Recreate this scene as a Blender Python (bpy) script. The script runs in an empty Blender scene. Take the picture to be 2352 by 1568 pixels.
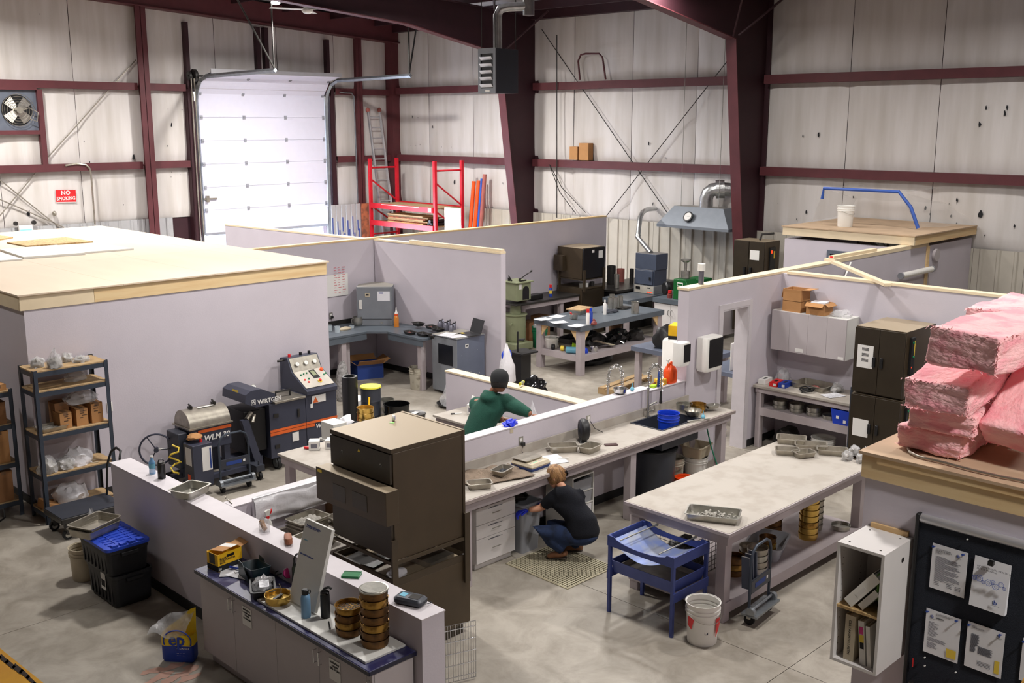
import bpy, bmesh, math, random
from mathutils import Vector, Matrix, Euler, noise
R = math.radians
SC = bpy.context.scene
COL = SC.collection
rnd = random.Random(7)
# ---------------------------------------------------------------- camera
CH, F = 4.5, 2421.0
PITCH = math.atan(504 / F)
cam_d = bpy.data.cameras.new('camera'); cam = bpy.data.objects.new('camera', cam_d)
COL.objects.link(cam); SC.camera = cam
cam_d.sensor_width = 36; cam_d.lens = 36 * F / 2352; cam_d.clip_start = .05; cam_d.clip_end = 300
cam.location = (0, 0, CH); cam.rotation_euler = (R(90) - PITCH, 0, R(-45))
# ---------------------------------------------------------------- world, exposure
w = bpy.data.worlds.new('world'); SC.world = w; w.use_nodes = True
sky = w.node_tree.nodes.new('ShaderNodeTexSky'); sky.sky_type = 'NISHITA'
sky.sun_elevation = R(40); sky.sun_rotation = R(200); sky.sun_disc = False
bgn = w.node_tree.nodes['Background']; bgn.inputs[1].default_value = 1.6
w.node_tree.links.new(sky.outputs[0], bgn.inputs[0])
SC.view_settings.view_transform = 'Standard'; SC.view_settings.look = 'None'
SC.view_settings.exposure = 0.12; SC.view_settings.gamma = 1; SC.view_settings.use_curve_mapping = False
# ---------------------------------------------------------------- lamps of the high bay fixtures
LAMPS = [(7.2, 5.0, 6.6, 165), (6.6, 10.4, 6.6, 235), (11.5, 3.5, 6.6, 190), (11.8, 9.4, 6.6, 210), (9.4, 17.2, 7.25, 280),
         (15.2, 16.9, 7.25, 170), (16.4, 6.4, 6.9, 130), (16.0, 12.0, 7.1, 120), (14.4, 19.9, 7.0, 780), (7.5, 21.6, 7.3, 480),
         (1.5, 14.0, 6.8, 90), (4.6, -1.2, 6.6, 260)]
for k, (x, y, z, p) in enumerate(LAMPS):
    ld = bpy.data.lights.new('high_bay_light', 'AREA'); ld.shape = 'DISK'; ld.size = .55; ld.energy = p
    ld.color = (1.0, .965, .93); ld.spread = R(163)
    lo = bpy.data.objects.new('high_bay_light', ld); lo.location = (x, y, z - .06); COL.objects.link(lo)
# daylight falling in through the open foot of the roll up door
ld = bpy.data.lights.new('door_daylight', 'AREA'); ld.shape = 'RECTANGLE'; ld.size = 3.5; ld.size_y = 1.5; ld.energy = 420
ld.color = (.72, .82, 1.0)
lo = bpy.data.objects.new('door_daylight', ld); lo.location = (15.5, 25.3, .9); lo.rotation_euler = (R(-90), 0, 0); COL.objects.link(lo)
# ---------------------------------------------------------------- from a place in the view to a place in the hall
_f = Vector((math.sin(R(45)), math.cos(R(45)), 0)); _r = Vector((math.sin(R(45)), -math.cos(R(45)), 0)); _u = Vector((0, 0, 1))
_fw = _f * math.cos(PITCH) - _u * math.sin(PITCH); _cu = _u * math.cos(PITCH) + _f * math.sin(PITCH)
_C = Vector((0, 0, CH))
def _ray(u, v): return _fw + _r * ((u - 1176) / F) + _cu * ((784 - v) / F)
def atz(u, v, z=0.0):                       # meets the level z
    r = _ray(u, v); return _C + r * ((z - CH) / r.z)
def atx(u, v, x):
    r = _ray(u, v); return _C + r * (x / r.x)
def aty(u, v, y):
    r = _ray(u, v); return _C + r * (y / r.y)
# ---------------------------------------------------------------- materials
def srgb(r, g, b):
    f = lambda c: ((c / 255) / 12.92) if c <= 10.3 else (((c / 255) + .055) / 1.055) ** 2.4
    return (f(r), f(g), f(b), 1)
MATS = {}
def mat(name, rgb, rough=.6, metal=0., var=.12, scale=6., bump=.0, bscale=40., stretch=(1, 1, 1), dust=0., alpha=1., trans=0., emit=0., spec=.5, rgb2=None, mix=(.45, .62), dcol=(150, 140, 120)):
    m = bpy.data.materials.new(name); m.use_nodes = True; MATS[name] = m
    nt = m.node_tree; N = nt.nodes; L = nt.links; bs = N['Principled BSDF']
    c1 = srgb(*rgb); bs.inputs['Roughness'].default_value = rough; bs.inputs['Metallic'].default_value = metal
    bs.inputs['Specular IOR Level'].default_value = spec
    tc = N.new('ShaderNodeTexCoord'); mp = N.new('ShaderNodeMapping'); mp.inputs['Scale'].default_value = stretch
    L.new(tc.outputs['Object'], mp.inputs[0])
    out = None
    if var > 0 or rgb2:
        ns = N.new('ShaderNodeTexNoise'); ns.inputs['Scale'].default_value = scale; ns.inputs['Detail'].default_value = 6
        L.new(mp.outputs[0], ns.inputs['Vector'])
        rp = N.new('ShaderNodeValToRGB'); e = rp.color_ramp.elements
        c2 = srgb(*rgb2) if rgb2 else tuple(min(1, c * (1 + var)) for c in c1[:3]) + (1,)
        c0 = c1 if rgb2 else tuple(c * (1 - var) for c in c1[:3]) + (1,)
        e[0].position, e[1].position = (mix if rgb2 else (.3, .7)); e[0].color = c0; e[1].color = c2
        L.new(ns.outputs[0], rp.inputs[0]); out = rp.outputs[0]
    if dust > 0:                            # dust lying on everything that faces up
        g = N.new('ShaderNodeNewGeometry'); sx = N.new('ShaderNodeSeparateXYZ'); L.new(g.outputs['Normal'], sx.inputs[0])
        mr = N.new('ShaderNodeMapRange'); mr.inputs[1].default_value = .75; mr.inputs[2].default_value = 1; mr.inputs[4].default_value = dust
        L.new(sx.outputs[2], mr.inputs[0]); mx = N.new('ShaderNodeMix'); mx.data_type = 'RGBA'
        L.new(mr.outputs[0], mx.inputs[0]); mx.inputs[6].default_value = c1; mx.inputs[7].default_value = srgb(*dcol)
        if out: L.new(out, mx.inputs[6])
        out = mx.outputs[2]
    if out: L.new(out, bs.inputs['Base Color'])
    else: bs.inputs['Base Color'].default_value = c1
    if bump > 0:
        nb = N.new('ShaderNodeTexNoise'); nb.inputs['Scale'].default_value = bscale; nb.inputs['Detail'].default_value = 4
        L.new(mp.outputs[0], nb.inputs['Vector']); b = N.new('ShaderNodeBump'); b.inputs['Strength'].default_value = bump; b.inputs['Distance'].default_value = .02
        L.new(nb.outputs[0], b.inputs['Height']); L.new(b.outputs[0], bs.inputs['Normal'])
    if alpha < 1: bs.inputs['Alpha'].default_value = alpha
    if trans > 0: bs.inputs['Transmission Weight'].default_value = trans; bs.inputs['IOR'].default_value = 1.3
    if emit > 0: bs.inputs['Emission Color'].default_value = c1; bs.inputs['Emission Strength'].default_value = emit
    return m
mat('drywall', (197, 190, 198), .75, var=.03, scale=2, bump=.05, bscale=60)
mat('drywall_edge', (214, 206, 206), .8, var=.05)
mat('white_paint', (202, 196, 200), .55, var=.04)
mat('insulation', (212, 207, 204), .5, var=.1, scale=1.4, stretch=(3, 3, .35), bump=.25, bscale=3, rgb2=(194, 188, 182), mix=(.35, .7))
mat('insulation_dim', (176, 168, 158), .5, var=.1, scale=1.4, stretch=(3, 3, .35), bump=.25, bscale=3, rgb2=(158, 150, 140), mix=(.35, .7))
mat('roof_white', (190, 190, 195), .6, var=.05)
mat('liner', (186, 180, 168), .5, .0, var=.08, scale=3, bump=.05)
mat('liner_grey', (170, 170, 172), .5, .0, var=.08, scale=3)
mat('red_steel', (88, 40, 45), .55, .1, var=.12, scale=4, dust=.3, dcol=(110, 84, 84))
mat('dark_steel', (52, 22, 30), .6, .1, var=.12, scale=3)
mat('door_white', (222, 222, 238), .5, var=.015)
mat('door_edge', (150, 152, 160), .5)
mat('galv', (150, 155, 160), .35, .8, var=.15, scale=8)
mat('duct', (190, 192, 192), .28, .9, var=.15, scale=10, bump=.15, bscale=30)
mat('black_rubber', (22, 22, 24), .8, dust=.15)
mat('baseboard', (30, 29, 31), .6)
mat('ply', (212, 193, 170), .7, var=.06, scale=2, stretch=(1, .2, 1), dust=.0)
mat('ply_dusty', (186, 160, 132), .8, var=.12, scale=3)
mat('osb', (196, 166, 116), .8, rgb2=(160, 128, 84), scale=30)
mat('pine', (224, 196, 148), .65, rgb2=(208, 168, 116), scale=1.6, stretch=(1, 1, 9), mix=(.4, .75))
mat('pine_side', (224, 198, 152), .65, rgb2=(206, 168, 118), scale=2.4, stretch=(.5, .5, 7), mix=(.45, .8))
mat('pine_pale', (226, 208, 176), .65, var=.06, scale=3)
mat('panel_white', (212, 211, 206), .5, var=.03)
mat('bench_top', (172, 165, 156), .7, rgb2=(162, 154, 144), scale=5, bump=.03, bscale=90)
mat('bench_wood', (170, 160, 162), .65, var=.06, scale=5)
mat('bench_edge', (146, 134, 130), .7, var=.15, scale=14)
mat('grey_top', (88, 96, 104), .4, var=.08, scale=5)
mat('brown_steel', (70, 58, 42), .45, .25, var=.1, scale=4, dust=.95, dcol=(164, 148, 124))
mat('brown_panel', (52, 44, 33), .4, .2, var=.1, scale=6)
mat('brown_frame', (66, 55, 40), .5, .2, var=.1)
mat('oven_black', (22, 20, 22), .35)
mat('steel', (176, 174, 166), .3, .85, var=.15, scale=12, bump=.05)
mat('steel_dull', (168, 162, 150), .36, .75, var=.16, scale=14)
mat('steel_dark', (58, 56, 54), .4, .5)
mat('chrome', (205, 205, 205), .18, .95, var=0)
mat('brass', (176, 136, 66), .32, .8, rgb2=(120, 88, 40), scale=18)
mat('brass_old', (118, 84, 48), .42, .7, rgb2=(84, 62, 40), scale=14)
mat('brass_bright', (206, 170, 90), .25, .85, var=.12)
mat('white_plastic', (214, 212, 206), .4, var=.03)
mat('grey_plastic', (150, 152, 158), .45, var=.04)
mat('black', (18, 18, 20), .45, var=0)
mat('black_gloss', (12, 12, 13), .15, var=0)
mat('charcoal', (52, 55, 64), .45, .1, var=.06, dust=.0)
mat('machine', (58, 61, 76), .42, .1, var=.05)
mat('machine_orange', (214, 96, 36), .45)
mat('machine_panel', (198, 192, 180), .45, .2)
mat('rack_steel', (58, 66, 78), .45, .3, var=.12)
mat('mdf', (176, 148, 108), .75, rgb2=(158, 130, 94), scale=12)
mat('cardboard', (176, 128, 80), .85, var=.08, scale=5)
mat('cardboard_dark', (140, 98, 62), .85, var=.1, scale=5)
mat('paper', (226, 226, 230), .8, var=.02)
mat('ink', (70, 72, 84), .8, var=0)
mat('ink_black', (26, 26, 30), .8, var=0)
mat('ink_blue', (40, 70, 150), .7, var=0)
mat('ink_red', (196, 60, 70), .7, var=0)
mat('label_white', (226, 224, 220), .6, var=0)
mat('label_blue', (32, 60, 130), .6, var=0)
mat('label_yellow', (230, 200, 70), .6, var=0)
mat('bag', (222, 222, 224), .12, alpha=.36, var=.1, scale=9, bump=1., bscale=12, spec=.9)
mat('bag_grey', (168, 166, 164), .2, alpha=.8, rgb2=(120, 118, 116), scale=24, bump=.7, bscale=22)
mat('bag_white', (224, 222, 226), .3, alpha=.92, var=.05, bump=.5, bscale=12)
mat('poly', (216, 216, 216), .14, alpha=.2, var=0, bump=.6, bscale=4)
mat('green_cloth', (26, 76, 62), .9, var=.12, scale=9, bump=.3, bscale=120)
mat('navy_cloth', (8, 11, 22), .95, var=.15, scale=9, bump=.25, bscale=100)
mat('denim', (28, 45, 78), .9, rgb2=(18, 30, 54), scale=12, bump=.2, bscale=150)
mat('skin', (206, 150, 120), .5, var=.05)
mat('skin_dark', (150, 100, 74), .5, var=.05)
mat('hair_blond', (160, 120, 76), .5, rgb2=(112, 78, 46), scale=30, stretch=(1, 1, .3), bump=.6, bscale=60)
mat('hair_dark', (24, 20, 18), .6, bump=.5, bscale=50)
mat('cap', (26, 28, 30), .85)
mat('boot', (136, 92, 62), .7, var=.15, scale=12)
mat('sole', (60, 50, 42), .8)
mat('nitrile', (28, 50, 210), .35, var=.1, bump=.4, bscale=30)
mat('blue_steel', (62, 76, 140), .4, .2, var=.1, scale=9)
mat('blue_tray', (122, 138, 186), .4, .3, rgb2=(150, 156, 170), scale=6)
mat('blue_plastic', (22, 62, 190), .35, var=.06)
mat('blue_lid', (34, 70, 190), .45, var=.06)
mat('tote_black', (24, 24, 28), .55)
mat('orange_plastic', (240, 84, 26), .35)
mat('red_plastic', (214, 34, 38), .35)
mat('red_rack', (204, 20, 40), .4, .1, var=.08, scale=6)
mat('orange_tube', (236, 88, 24), .45)
mat('blue_tube', (44, 92, 190), .45)
mat('rusty_tube', (168, 96, 88), .6)
mat('rusty_board', (176, 100, 68), .8, rgb2=(120, 74, 56), scale=6)
mat('sage', (142, 148, 116), .5, .1, var=.08, scale=5)
mat('green_paint', (20, 96, 44), .4, .1, var=.06)
mat('green_plastic', (24, 120, 80), .4)
mat('lime', (170, 210, 40), .4)
mat('bluegrey', (74, 82, 100), .45, .15, var=.08, scale=4, dust=.4)
mat('incubator', (128, 132, 138), .5, .2, var=.05, dust=.6, dcol=(176, 168, 150))
mat('panel_blue', (112, 120, 138), .4, .4, var=.08, scale=3)
mat('counter_navy', (40, 40, 84), .35, rgb2=(96, 98, 128), scale=7, mix=(.5, .68))
mat('counter_edge', (20, 22, 48), .35)
mat('melamine', (182, 174, 176), .5, var=.02)
mat('cab_white', (214, 210, 208), .45, var=.02)
mat('yellow_box', (244, 190, 22), .6)
mat('yellow_steel', (250, 186, 16), .5, rgb2=(226, 150, 20), scale=5, mix=(.5, .8))
mat('yellow_wear', (52, 34, 26), .7)
mat('yellow_lid', (222, 216, 60), .6, var=.15)
mat('ep_yellow', (240, 206, 30), .45)
mat('ep_blue', (30, 62, 160), .45)
mat('bucket_white', (236, 234, 228), .4, var=.03)
mat('bucket_beige', (190, 178, 154), .55, var=.08)
mat('bucket_dirty', (176, 170, 154), .6, rgb2=(90, 80, 62), scale=9, mix=(.52, .7))
mat('towel', (128, 112, 96), .95, var=.18, scale=20, bump=.8, bscale=70)
mat('pink', (252, 198, 200), .95, rgb2=(248, 170, 180), scale=7, bump=.6, bscale=30, stretch=(1, 1, 2.2))
mat('pink_kraft', (206, 164, 136), .9, var=.08)
mat('board_navy', (24, 30, 42), .9, bump=.4, bscale=160, var=.1)
mat('alu', (196, 196, 200), .3, .6, var=.03)
mat('gravel', (128, 122, 112), .9, rgb2=(188, 182, 170), scale=60, bump=1., bscale=60)
mat('asphalt', (36, 38, 44), .6, rgb2=(88, 92, 100), scale=90, bump=1., bscale=80, mix=(.5, .7))
mat('chips', (150, 146, 138), .8, var=.25, scale=40)
mat('glass', (210, 220, 225), .08, alpha=.35, var=0)
mat('amber', (196, 120, 40), .3, var=.05)
mat('tin', (120, 120, 132), .35, .6, var=.1, scale=12)
mat('water_blue', (120, 176, 220), .1, alpha=.55, var=0)
mat('flask_blue', (104, 142, 174), .4, var=.04)
mat('olive', (52, 62, 50), .45)
mat('magenta', (208, 40, 130), .5)
mat('teal_dark', (26, 46, 54), .4)
mat('case_brown', (158, 98, 70), .6, var=.08)
mat('notebook', (22, 110, 62), .6)
mat('mat_holes', (186, 178, 152), .8, var=.1)
mat('mat_dark', (60, 56, 48), .9, var=.1)
mat('window_grey', (92, 98, 110), .5)
mat('window_dark', (26, 28, 34), .15)
mat('lamp_glow', (255, 252, 244), .3, emit=24, var=0)
mat('exit_glow', (120, 255, 190), .3, emit=.9, var=0)
mat('screen_green', (90, 220, 150), .4, emit=.35, var=0)
mat('led_red', (255, 60, 20), .4, emit=1.2, var=0)
mat('light_green', (150, 214, 120), .4)
mat('sponge', (236, 180, 60), .95, bump=.5, bscale=90)
mat('bulb_blue', (110, 176, 200), .4)
mat('tape_blue', (52, 92, 180), .5, var=.1)
mat('laptop', (34, 35, 38), .4)
mat('phone', (70, 44, 42), .3)
mat('hose_green', (30, 120, 90), .4)
mat('old_red', (128, 60, 54), .6, var=.15)
mat('wood_brown', (120, 88, 60), .7, var=.1)
mat('asphalt_out', (220, 220, 216), .9)
mat('hood_grey', (128, 134, 142), .45, .35, var=.06, dust=.5)
def floor_mat():
    m = bpy.data.materials.new('concrete'); m.use_nodes = True; nt = m.node_tree; N = nt.nodes; L = nt.links; bs = N['Principled BSDF']
    tc = N.new('ShaderNodeTexCoord')
    n1 = N.new('ShaderNodeTexNoise'); n1.inputs['Scale'].default_value = .55; n1.inputs['Detail'].default_value = 8; n1.inputs['Roughness'].default_value = .65
    n2 = N.new('ShaderNodeTexNoise'); n2.inputs['Scale'].default_value = 2.6; n2.inputs['Detail'].default_value = 10; n2.inputs['Roughness'].default_value = .7
    n2.inputs['Distortion'].default_value = .6
    for n in (n1, n2): L.new(tc.outputs['Object'], n.inputs['Vector'])
    r1 = N.new('ShaderNodeValToRGB'); r1.color_ramp.elements[0].position = .32; r1.color_ramp.elements[0].color = srgb(146, 139, 128)
    r1.color_ramp.elements[1].position = .68; r1.color_ramp.elements[1].color = srgb(172, 165, 154)
    L.new(n1.outputs[0], r1.inputs[0])
    r2 = N.new('ShaderNodeValToRGB'); r2.color_ramp.elements[0].position = .34; r2.color_ramp.elements[0].color = (.68, .665, .64, 1)
    r2.color_ramp.elements[1].position = .6; r2.color_ramp.elements[1].color = (1, 1, 1, 1)
    L.new(n2.outputs[0], r2.inputs[0])
    mx = N.new('ShaderNodeMix'); mx.data_type = 'RGBA'; mx.blend_type = 'MULTIPLY'; mx.inputs[0].default_value = 1
    L.new(r1.outputs[0], mx.inputs[6]); L.new(r2.outputs[0], mx.inputs[7])
    L.new(mx.outputs[2], bs.inputs['Base Color'])
    rr = N.new('ShaderNodeMapRange'); rr.inputs[3].default_value = .3; rr.inputs[4].default_value = .6; L.new(n2.outputs[0], rr.inputs[0]); L.new(rr.outputs[0], bs.inputs['Roughness'])
    bs.inputs['Specular IOR Level'].default_value = .35
    MATS['concrete'] = m
floor_mat()
# ---------------------------------------------------------------- mesh gathering
class G:
    def __init__(s): s.v = []; s.f = []; s.m = []; s.M = Matrix(); s.k = 0
    def at(s, loc=(0, 0, 0), rot=(0, 0, 0), sc=(1, 1, 1)):
        s.M = Matrix.LocRotScale(Vector(loc), Euler([R(a) for a in rot]), Vector(sc)); return s
    def mi(s, k): s.k = k; return s
    def raw(s, vs, fs):
        b = len(s.v); s.v += [tuple(s.M @ Vector(p)) for p in vs]
        s.f += [tuple(b + i for i in f) for f in fs]; s.m += [s.k] * len(fs); return s
    def box(s, x0, y0, z0, x1, y1, z1, tx=0, ty=0):     # tx, ty narrow the top
        if x0 > x1: x0, x1 = x1, x0
        if y0 > y1: y0, y1 = y1, y0
        if z0 > z1: z0, z1 = z1, z0
        return s.raw([(x0, y0, z0), (x1, y0, z0), (x1, y1, z0), (x0, y1, z0), (x0 + tx, y0 + ty, z1), (x1 - tx, y0 + ty, z1), (x1 - tx, y1 - ty, z1), (x0 + tx, y1 - ty, z1)],
                     [(0, 3, 2, 1), (4, 5, 6, 7), (0, 1, 5, 4), (1, 2, 6, 5), (2, 3, 7, 6), (3, 0, 4, 7)])
    def cbox(s, cx, cy, z0, lx, ly, h, **k): return s.box(cx - lx / 2, cy - ly / 2, z0, cx + lx / 2, cy + ly / 2, z0 + h, **k)
    def lathe(s, prof, n=24, c=(0, 0)):                  # prof [(r, z)...]
        vs = []; fs = []
        for r, z in prof:
            for i in range(n):
                a = 2 * math.pi * i / n; vs.append((c[0] + r * math.cos(a), c[1] + r * math.sin(a), z))
        for k in range(len(prof) - 1):
            for i in range(n):
                j = (i + 1) % n; fs.append((k * n + i, k * n + j, (k + 1) * n + j, (k + 1) * n + i))
        if prof[0][0] > 1e-4: fs.append(tuple(reversed(range(n))))
        if prof[-1][0] > 1e-4: fs.append(tuple(range((len(prof) - 1) * n, len(prof) * n)))
        return s.raw(vs, fs)
    def olathe(s, prof, n=24, c=(0, 0)):                 # an open wall, no caps
        vs = []; fs = []
        for r, z in prof:
            for i in range(n):
                a = 2 * math.pi * i / n; vs.append((c[0] + r * math.cos(a), c[1] + r * math.sin(a), z))
        for k in range(len(prof) - 1):
            for i in range(n):
                j = (i + 1) % n; fs.append((k * n + i, k * n + j, (k + 1) * n + j, (k + 1) * n + i))
        return s.raw(vs, fs)
    def cup(s, prof_out, t=.004, n=28):                  # hollow vessel open at the top, thickness t
        zi = prof_out[0][1] + t
        inner = [(max(r - t, .001), max(z, zi)) for r, z in prof_out[::-1]]
        return s.olathe([(.0005, prof_out[0][1])] + prof_out + inner + [(.0005, zi)], n)
    def cyl(s, p0, p1, r, r1=None, n=16):
        p0, p1 = Vector(p0), Vector(p1); r1 = r if r1 is None else r1
        q = (p1 - p0).to_track_quat('Z', 'Y').to_matrix()
        vs = []
        for P, rr in ((p0, r), (p1, r1)):
            for i in range(n):
                a = 2 * math.pi * i / n; vs.append(tuple(P + q @ Vector((rr * math.cos(a), rr * math.sin(a), 0))))
        fs = [(i, (i + 1) % n, n + (i + 1) % n, n + i) for i in range(n)] + [tuple(reversed(range(n))), tuple(range(n, 2 * n))]
        return s.raw(vs, fs)
    def tube(s, pts, r, n=8, closed=False):
        P = [Vector(p) for p in pts]; m = len(P); vs = []; fs = []; up = None
        for i, p in enumerate(P):
            if closed: d = P[(i + 1) % m] - P[i - 1]
            else: d = (P[min(i + 1, m - 1)] - P[max(i - 1, 0)])
            d.normalize()
            if up is None: up = Vector((0, 0, 1)) if abs(d.z) < .9 else Vector((1, 0, 0))
            a = (up - d * up.dot(d)).normalized(); b = d.cross(a); up = a
            rr = r[i] if isinstance(r, (list, tuple)) else r
            for k in range(n):
                t = 2 * math.pi * k / n; vs.append(tuple(p + a * rr * math.cos(t) + b * rr * math.sin(t)))
        for i in range(m if closed else m - 1):
            j = (i + 1) % m
            for k in range(n): l = (k + 1) % n; fs.append((i * n + k, i * n + l, j * n + l, j * n + k))
        if not closed: fs += [tuple(reversed(range(n))), tuple(range((m - 1) * n, m * n))]
        return s.raw(vs, fs)
    def prism(s, poly, a, b, axis='y'):                  # polygon in the other two axes, extruded a..b
        def P(p, t): return {'y': (p[0], t, p[1]), 'x': (t, p[0], p[1]), 'z': (p[0], p[1], t)}[axis]
        n = len(poly); vs = [P(p, a) for p in poly] + [P(p, b) for p in poly]
        return s.raw(vs, [tuple(range(n)), tuple(reversed(range(n, 2 * n)))] + [(i, n + i, n + (i + 1) % n, (i + 1) % n) for i in range(n)])
    def grid(s, fn, nu, nv):
        vs = [fn(i / nu, j / nv) for j in range(nv + 1) for i in range(nu + 1)]
        return s.raw(vs, [(j * (nu + 1) + i, j * (nu + 1) + i + 1, (j + 1) * (nu + 1) + i + 1, (j + 1) * (nu + 1) + i) for j in range(nv) for i in range(nu)])
    def ball(s, c, rx, ry=None, rz=None, n=12, m=8):
        ry = rx if ry is None else ry; rz = rx if rz is None else rz; vs = []; fs = []
        for j in range(m + 1):
            t = math.pi * j / m
            for i in range(n):
                a = 2 * math.pi * i / n; vs.append((c[0] + rx * math.sin(t) * math.cos(a), c[1] + ry * math.sin(t) * math.sin(a), c[2] - rz * math.cos(t)))
        for j in range(m):
            for i in range(n): k = (i + 1) % n; fs.append((j * n + i, j * n + k, (j + 1) * n + k, (j + 1) * n + i))
        return s.raw(vs, fs)
    def pipe_sq(s, pts, w):
        for p, q in zip(pts, pts[1:]): s.tube([p, q], w * .7071, 4)
        return s
F0 = dict(smooth=False)
def mesh(name, g, mats, smooth=True, ang=38, merge=False):
    me = bpy.data.meshes.new(name); me.from_pydata(g.v, [], g.f)
    if isinstance(mats, str): mats = [mats]
    for m in mats: me.materials.append(MATS[m])
    if len(mats) > 1: me.polygons.foreach_set('material_index', g.m)
    bm = bmesh.new(); bm.from_mesh(me)
    if merge: bmesh.ops.remove_doubles(bm, verts=bm.verts, dist=1e-5)
    bmesh.ops.dissolve_degenerate(bm, dist=1e-6, edges=bm.edges)
    bmesh.ops.recalc_face_normals(bm, faces=bm.faces); bm.to_mesh(me); bm.free()
    if smooth:
        me.polygons.foreach_set('use_smooth', [True] * len(me.polygons)); me.set_sharp_from_angle(angle=R(ang))
    return me
def props(o, label=None, cat=None, group=None, kind=None):
    if label: o['label'] = label
    if cat: o['category'] = cat
    if group: o['group'] = group
    if kind: o['kind'] = kind
    return o
def thing(name, label, cat, loc=(0, 0, 0), rz=0, group=None, kind=None):
    o = bpy.data.objects.new(name, None); COL.objects.link(o); o.empty_display_size = .1
    o.location = loc; o.rotation_euler = (0, 0, R(rz)); return props(o, label, cat, group, kind)
def part(name, g, mats, parent, label=None, bev=0, kind=None, smooth=True, ang=38, loc=None, rot=None, sub=0, merge=False):
    o = bpy.data.objects.new(name, mesh(name, g, mats, smooth, ang, merge)); COL.objects.link(o); o.parent = parent
    if loc: o.location = loc
    if rot: o.rotation_euler = [R(a) for a in rot]
    if bev: b = o.modifiers.new('bevel', 'BEVEL'); b.width = bev; b.segments = 2; b.limit_method = 'ANGLE'; b.angle_limit = R(40)
    if sub: b = o.modifiers.new('sub', 'SUBSURF'); b.levels = sub; b.render_levels = sub
    return props(o, label, None, None, kind)
def solo(name, g, mats, label, cat, loc=(0, 0, 0), rz=0, group=None, bev=0, kind=None, rot=None, **k):
    o = part(name, g, mats, None, bev=bev, **k); o.location = loc; o.rotation_euler = (0, 0, R(rz)) if rot is None else [R(a) for a in rot]
    return props(o, label, cat, group, kind)
def link(name, src, parent, loc=None, rot=None):        # another piece that shares a mesh
    o = src.copy(); o.name = name; COL.objects.link(o); o.parent = parent
    if loc: o.location = loc
    if rot: o.rotation_euler = [R(a) for a in rot]
    return o
def dup(root, loc, rz=0, label=None, group=None):
    kids = {}
    for o in ALLK(root): kids.setdefault(o.parent, []).append(o)
    def cp(o, par):
        c = o.copy(); COL.objects.link(c); c.parent = par
        for ch in kids.get(o, []): cp(ch, c)
        return c
    r = cp(root, None); r.location = loc; r.rotation_euler = (0, 0, R(rz))
    if label: r['label'] = label
    if group: r['group'] = group
    return r
def ALLK(root):
    out = []
    for c in root.children: out.append(c); out += ALLK(c)
    return out
FONT = {}
def text(name, body, size, mats, parent, loc, rot, align='LEFT', ext=.0006, sx=1., bold=False, ls=.95, shear=0.):
    key = (body, size, align, sx, shear)
    if key not in FONT:
        c = bpy.data.curves.new(name, 'FONT'); c.body = body; c.size = size; c.extrude = ext; c.align_x = align; c.space_line = ls; c.resolution_u = 2
        c.shear = shear
        if bold: c.offset = size * .022
        o = bpy.data.objects.new(name, c); COL.objects.link(o)
        dg = bpy.context.evaluated_depsgraph_get(); me = bpy.data.meshes.new_from_object(o.evaluated_get(dg)); bpy.data.objects.remove(o)
        me.transform(Matrix.Diagonal((sx, 1, 1, 1))); FONT[key] = me
    me = FONT[key].copy(); me.materials.clear(); me.materials.append(MATS[mats])
    o = bpy.data.objects.new(name, me); COL.objects.link(o); o.parent = parent; o.location = loc; o.rotation_euler = [R(a) for a in rot]; return o
def lines(g, x0, x1, ztop, n, dz, h=.0022, jag=.35, y=-.0012, seed=1):   # print seen from afar: rows of ink in the x z plane
    q = random.Random(seed)
    for i in range(n):
        xe = x0 + (x1 - x0) * (1 - jag * q.random()); z = ztop - i * dz
        g.raw([(x0, y, z - h), (xe, y, z - h), (xe, y, z + h), (x0, y, z + h)], [(0, 1, 2, 3)])
    return g
# ================================================================ THE HALL
XW, YW, YT = 20.0, 24.9, 0.0
def roofz(x): return 7.32 + (XW - x) * .062
def struct(name, g=None, mats=None, parent=None, loc=None, **k):
    if g is None:
        o = bpy.data.objects.new(name, None); COL.objects.link(o); o.empty_display_size = .1
        if loc: o.location = loc
        if parent: o.parent = parent
        return props(o, kind='structure')
    return part(name, g, mats, parent, kind='structure' if parent is None else None, loc=loc, **k)
# floor slabs with saw cut joints between them
fl = struct('floor', G().box(-8, -7, -.3, XW + .4, YW + .3, -.012), 'mat_dark')
xs = [-8, -2.4, 2.5, 7.4, 12.3, 17.2, XW + .2]; ys = [-7, -1.2, 4.1, 9.4, 14.7, 20.0, YW + .1]
for i in range(6):
    for j in range(6):
        part('slab', G().box(xs[i] + .003, ys[j] + .003, -.1, xs[i + 1] - .003, ys[j + 1] - .003, 0), 'concrete', fl, **F0)
fm = G(); q = random.Random(4)
for (u, v) in ((352, 1540), (372, 1552), (388, 1562), (420, 1548), (440, 1534), (355, 1562), (400, 1530), (432, 1556)):
    p = atz(u, v); n = 9
    fm.raw([(p.x, p.y, .0015 + u * 2e-6)] + [(p.x + (.05 + .09 * q.random()) * math.cos(a * 6.283 / n), p.y + (.02 + .05 * q.random()) * math.sin(a * 6.283 / n), .0015 + u * 2e-6) for a in range(n)], [(0, i + 1, (i + 1) % n + 1) for i in range(n)])
mat('floor_pink', (172, 134, 118), .7, var=.1)
part('paint_mark', fm, 'floor_pink', fl, label='faded pink marking paint on the concrete', **F0)
def pillow(w, h, bulge, seed, nu=10, nv=10):            # insulation blanket between the girts, in the x z plane, bulging to -y
    def fn(a, b):
        e = min(a, 1 - a, b, 1 - b)
        y = -bulge * (1 - (1 - min(1, e * 6)) ** 2) - .012 * noise.noise(Vector((a * w * 2.2 + seed, b * h * 1.1, seed * 3.1)))
        return (a * w, y, b * h)
    return G().grid(fn, nu, nv)
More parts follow.
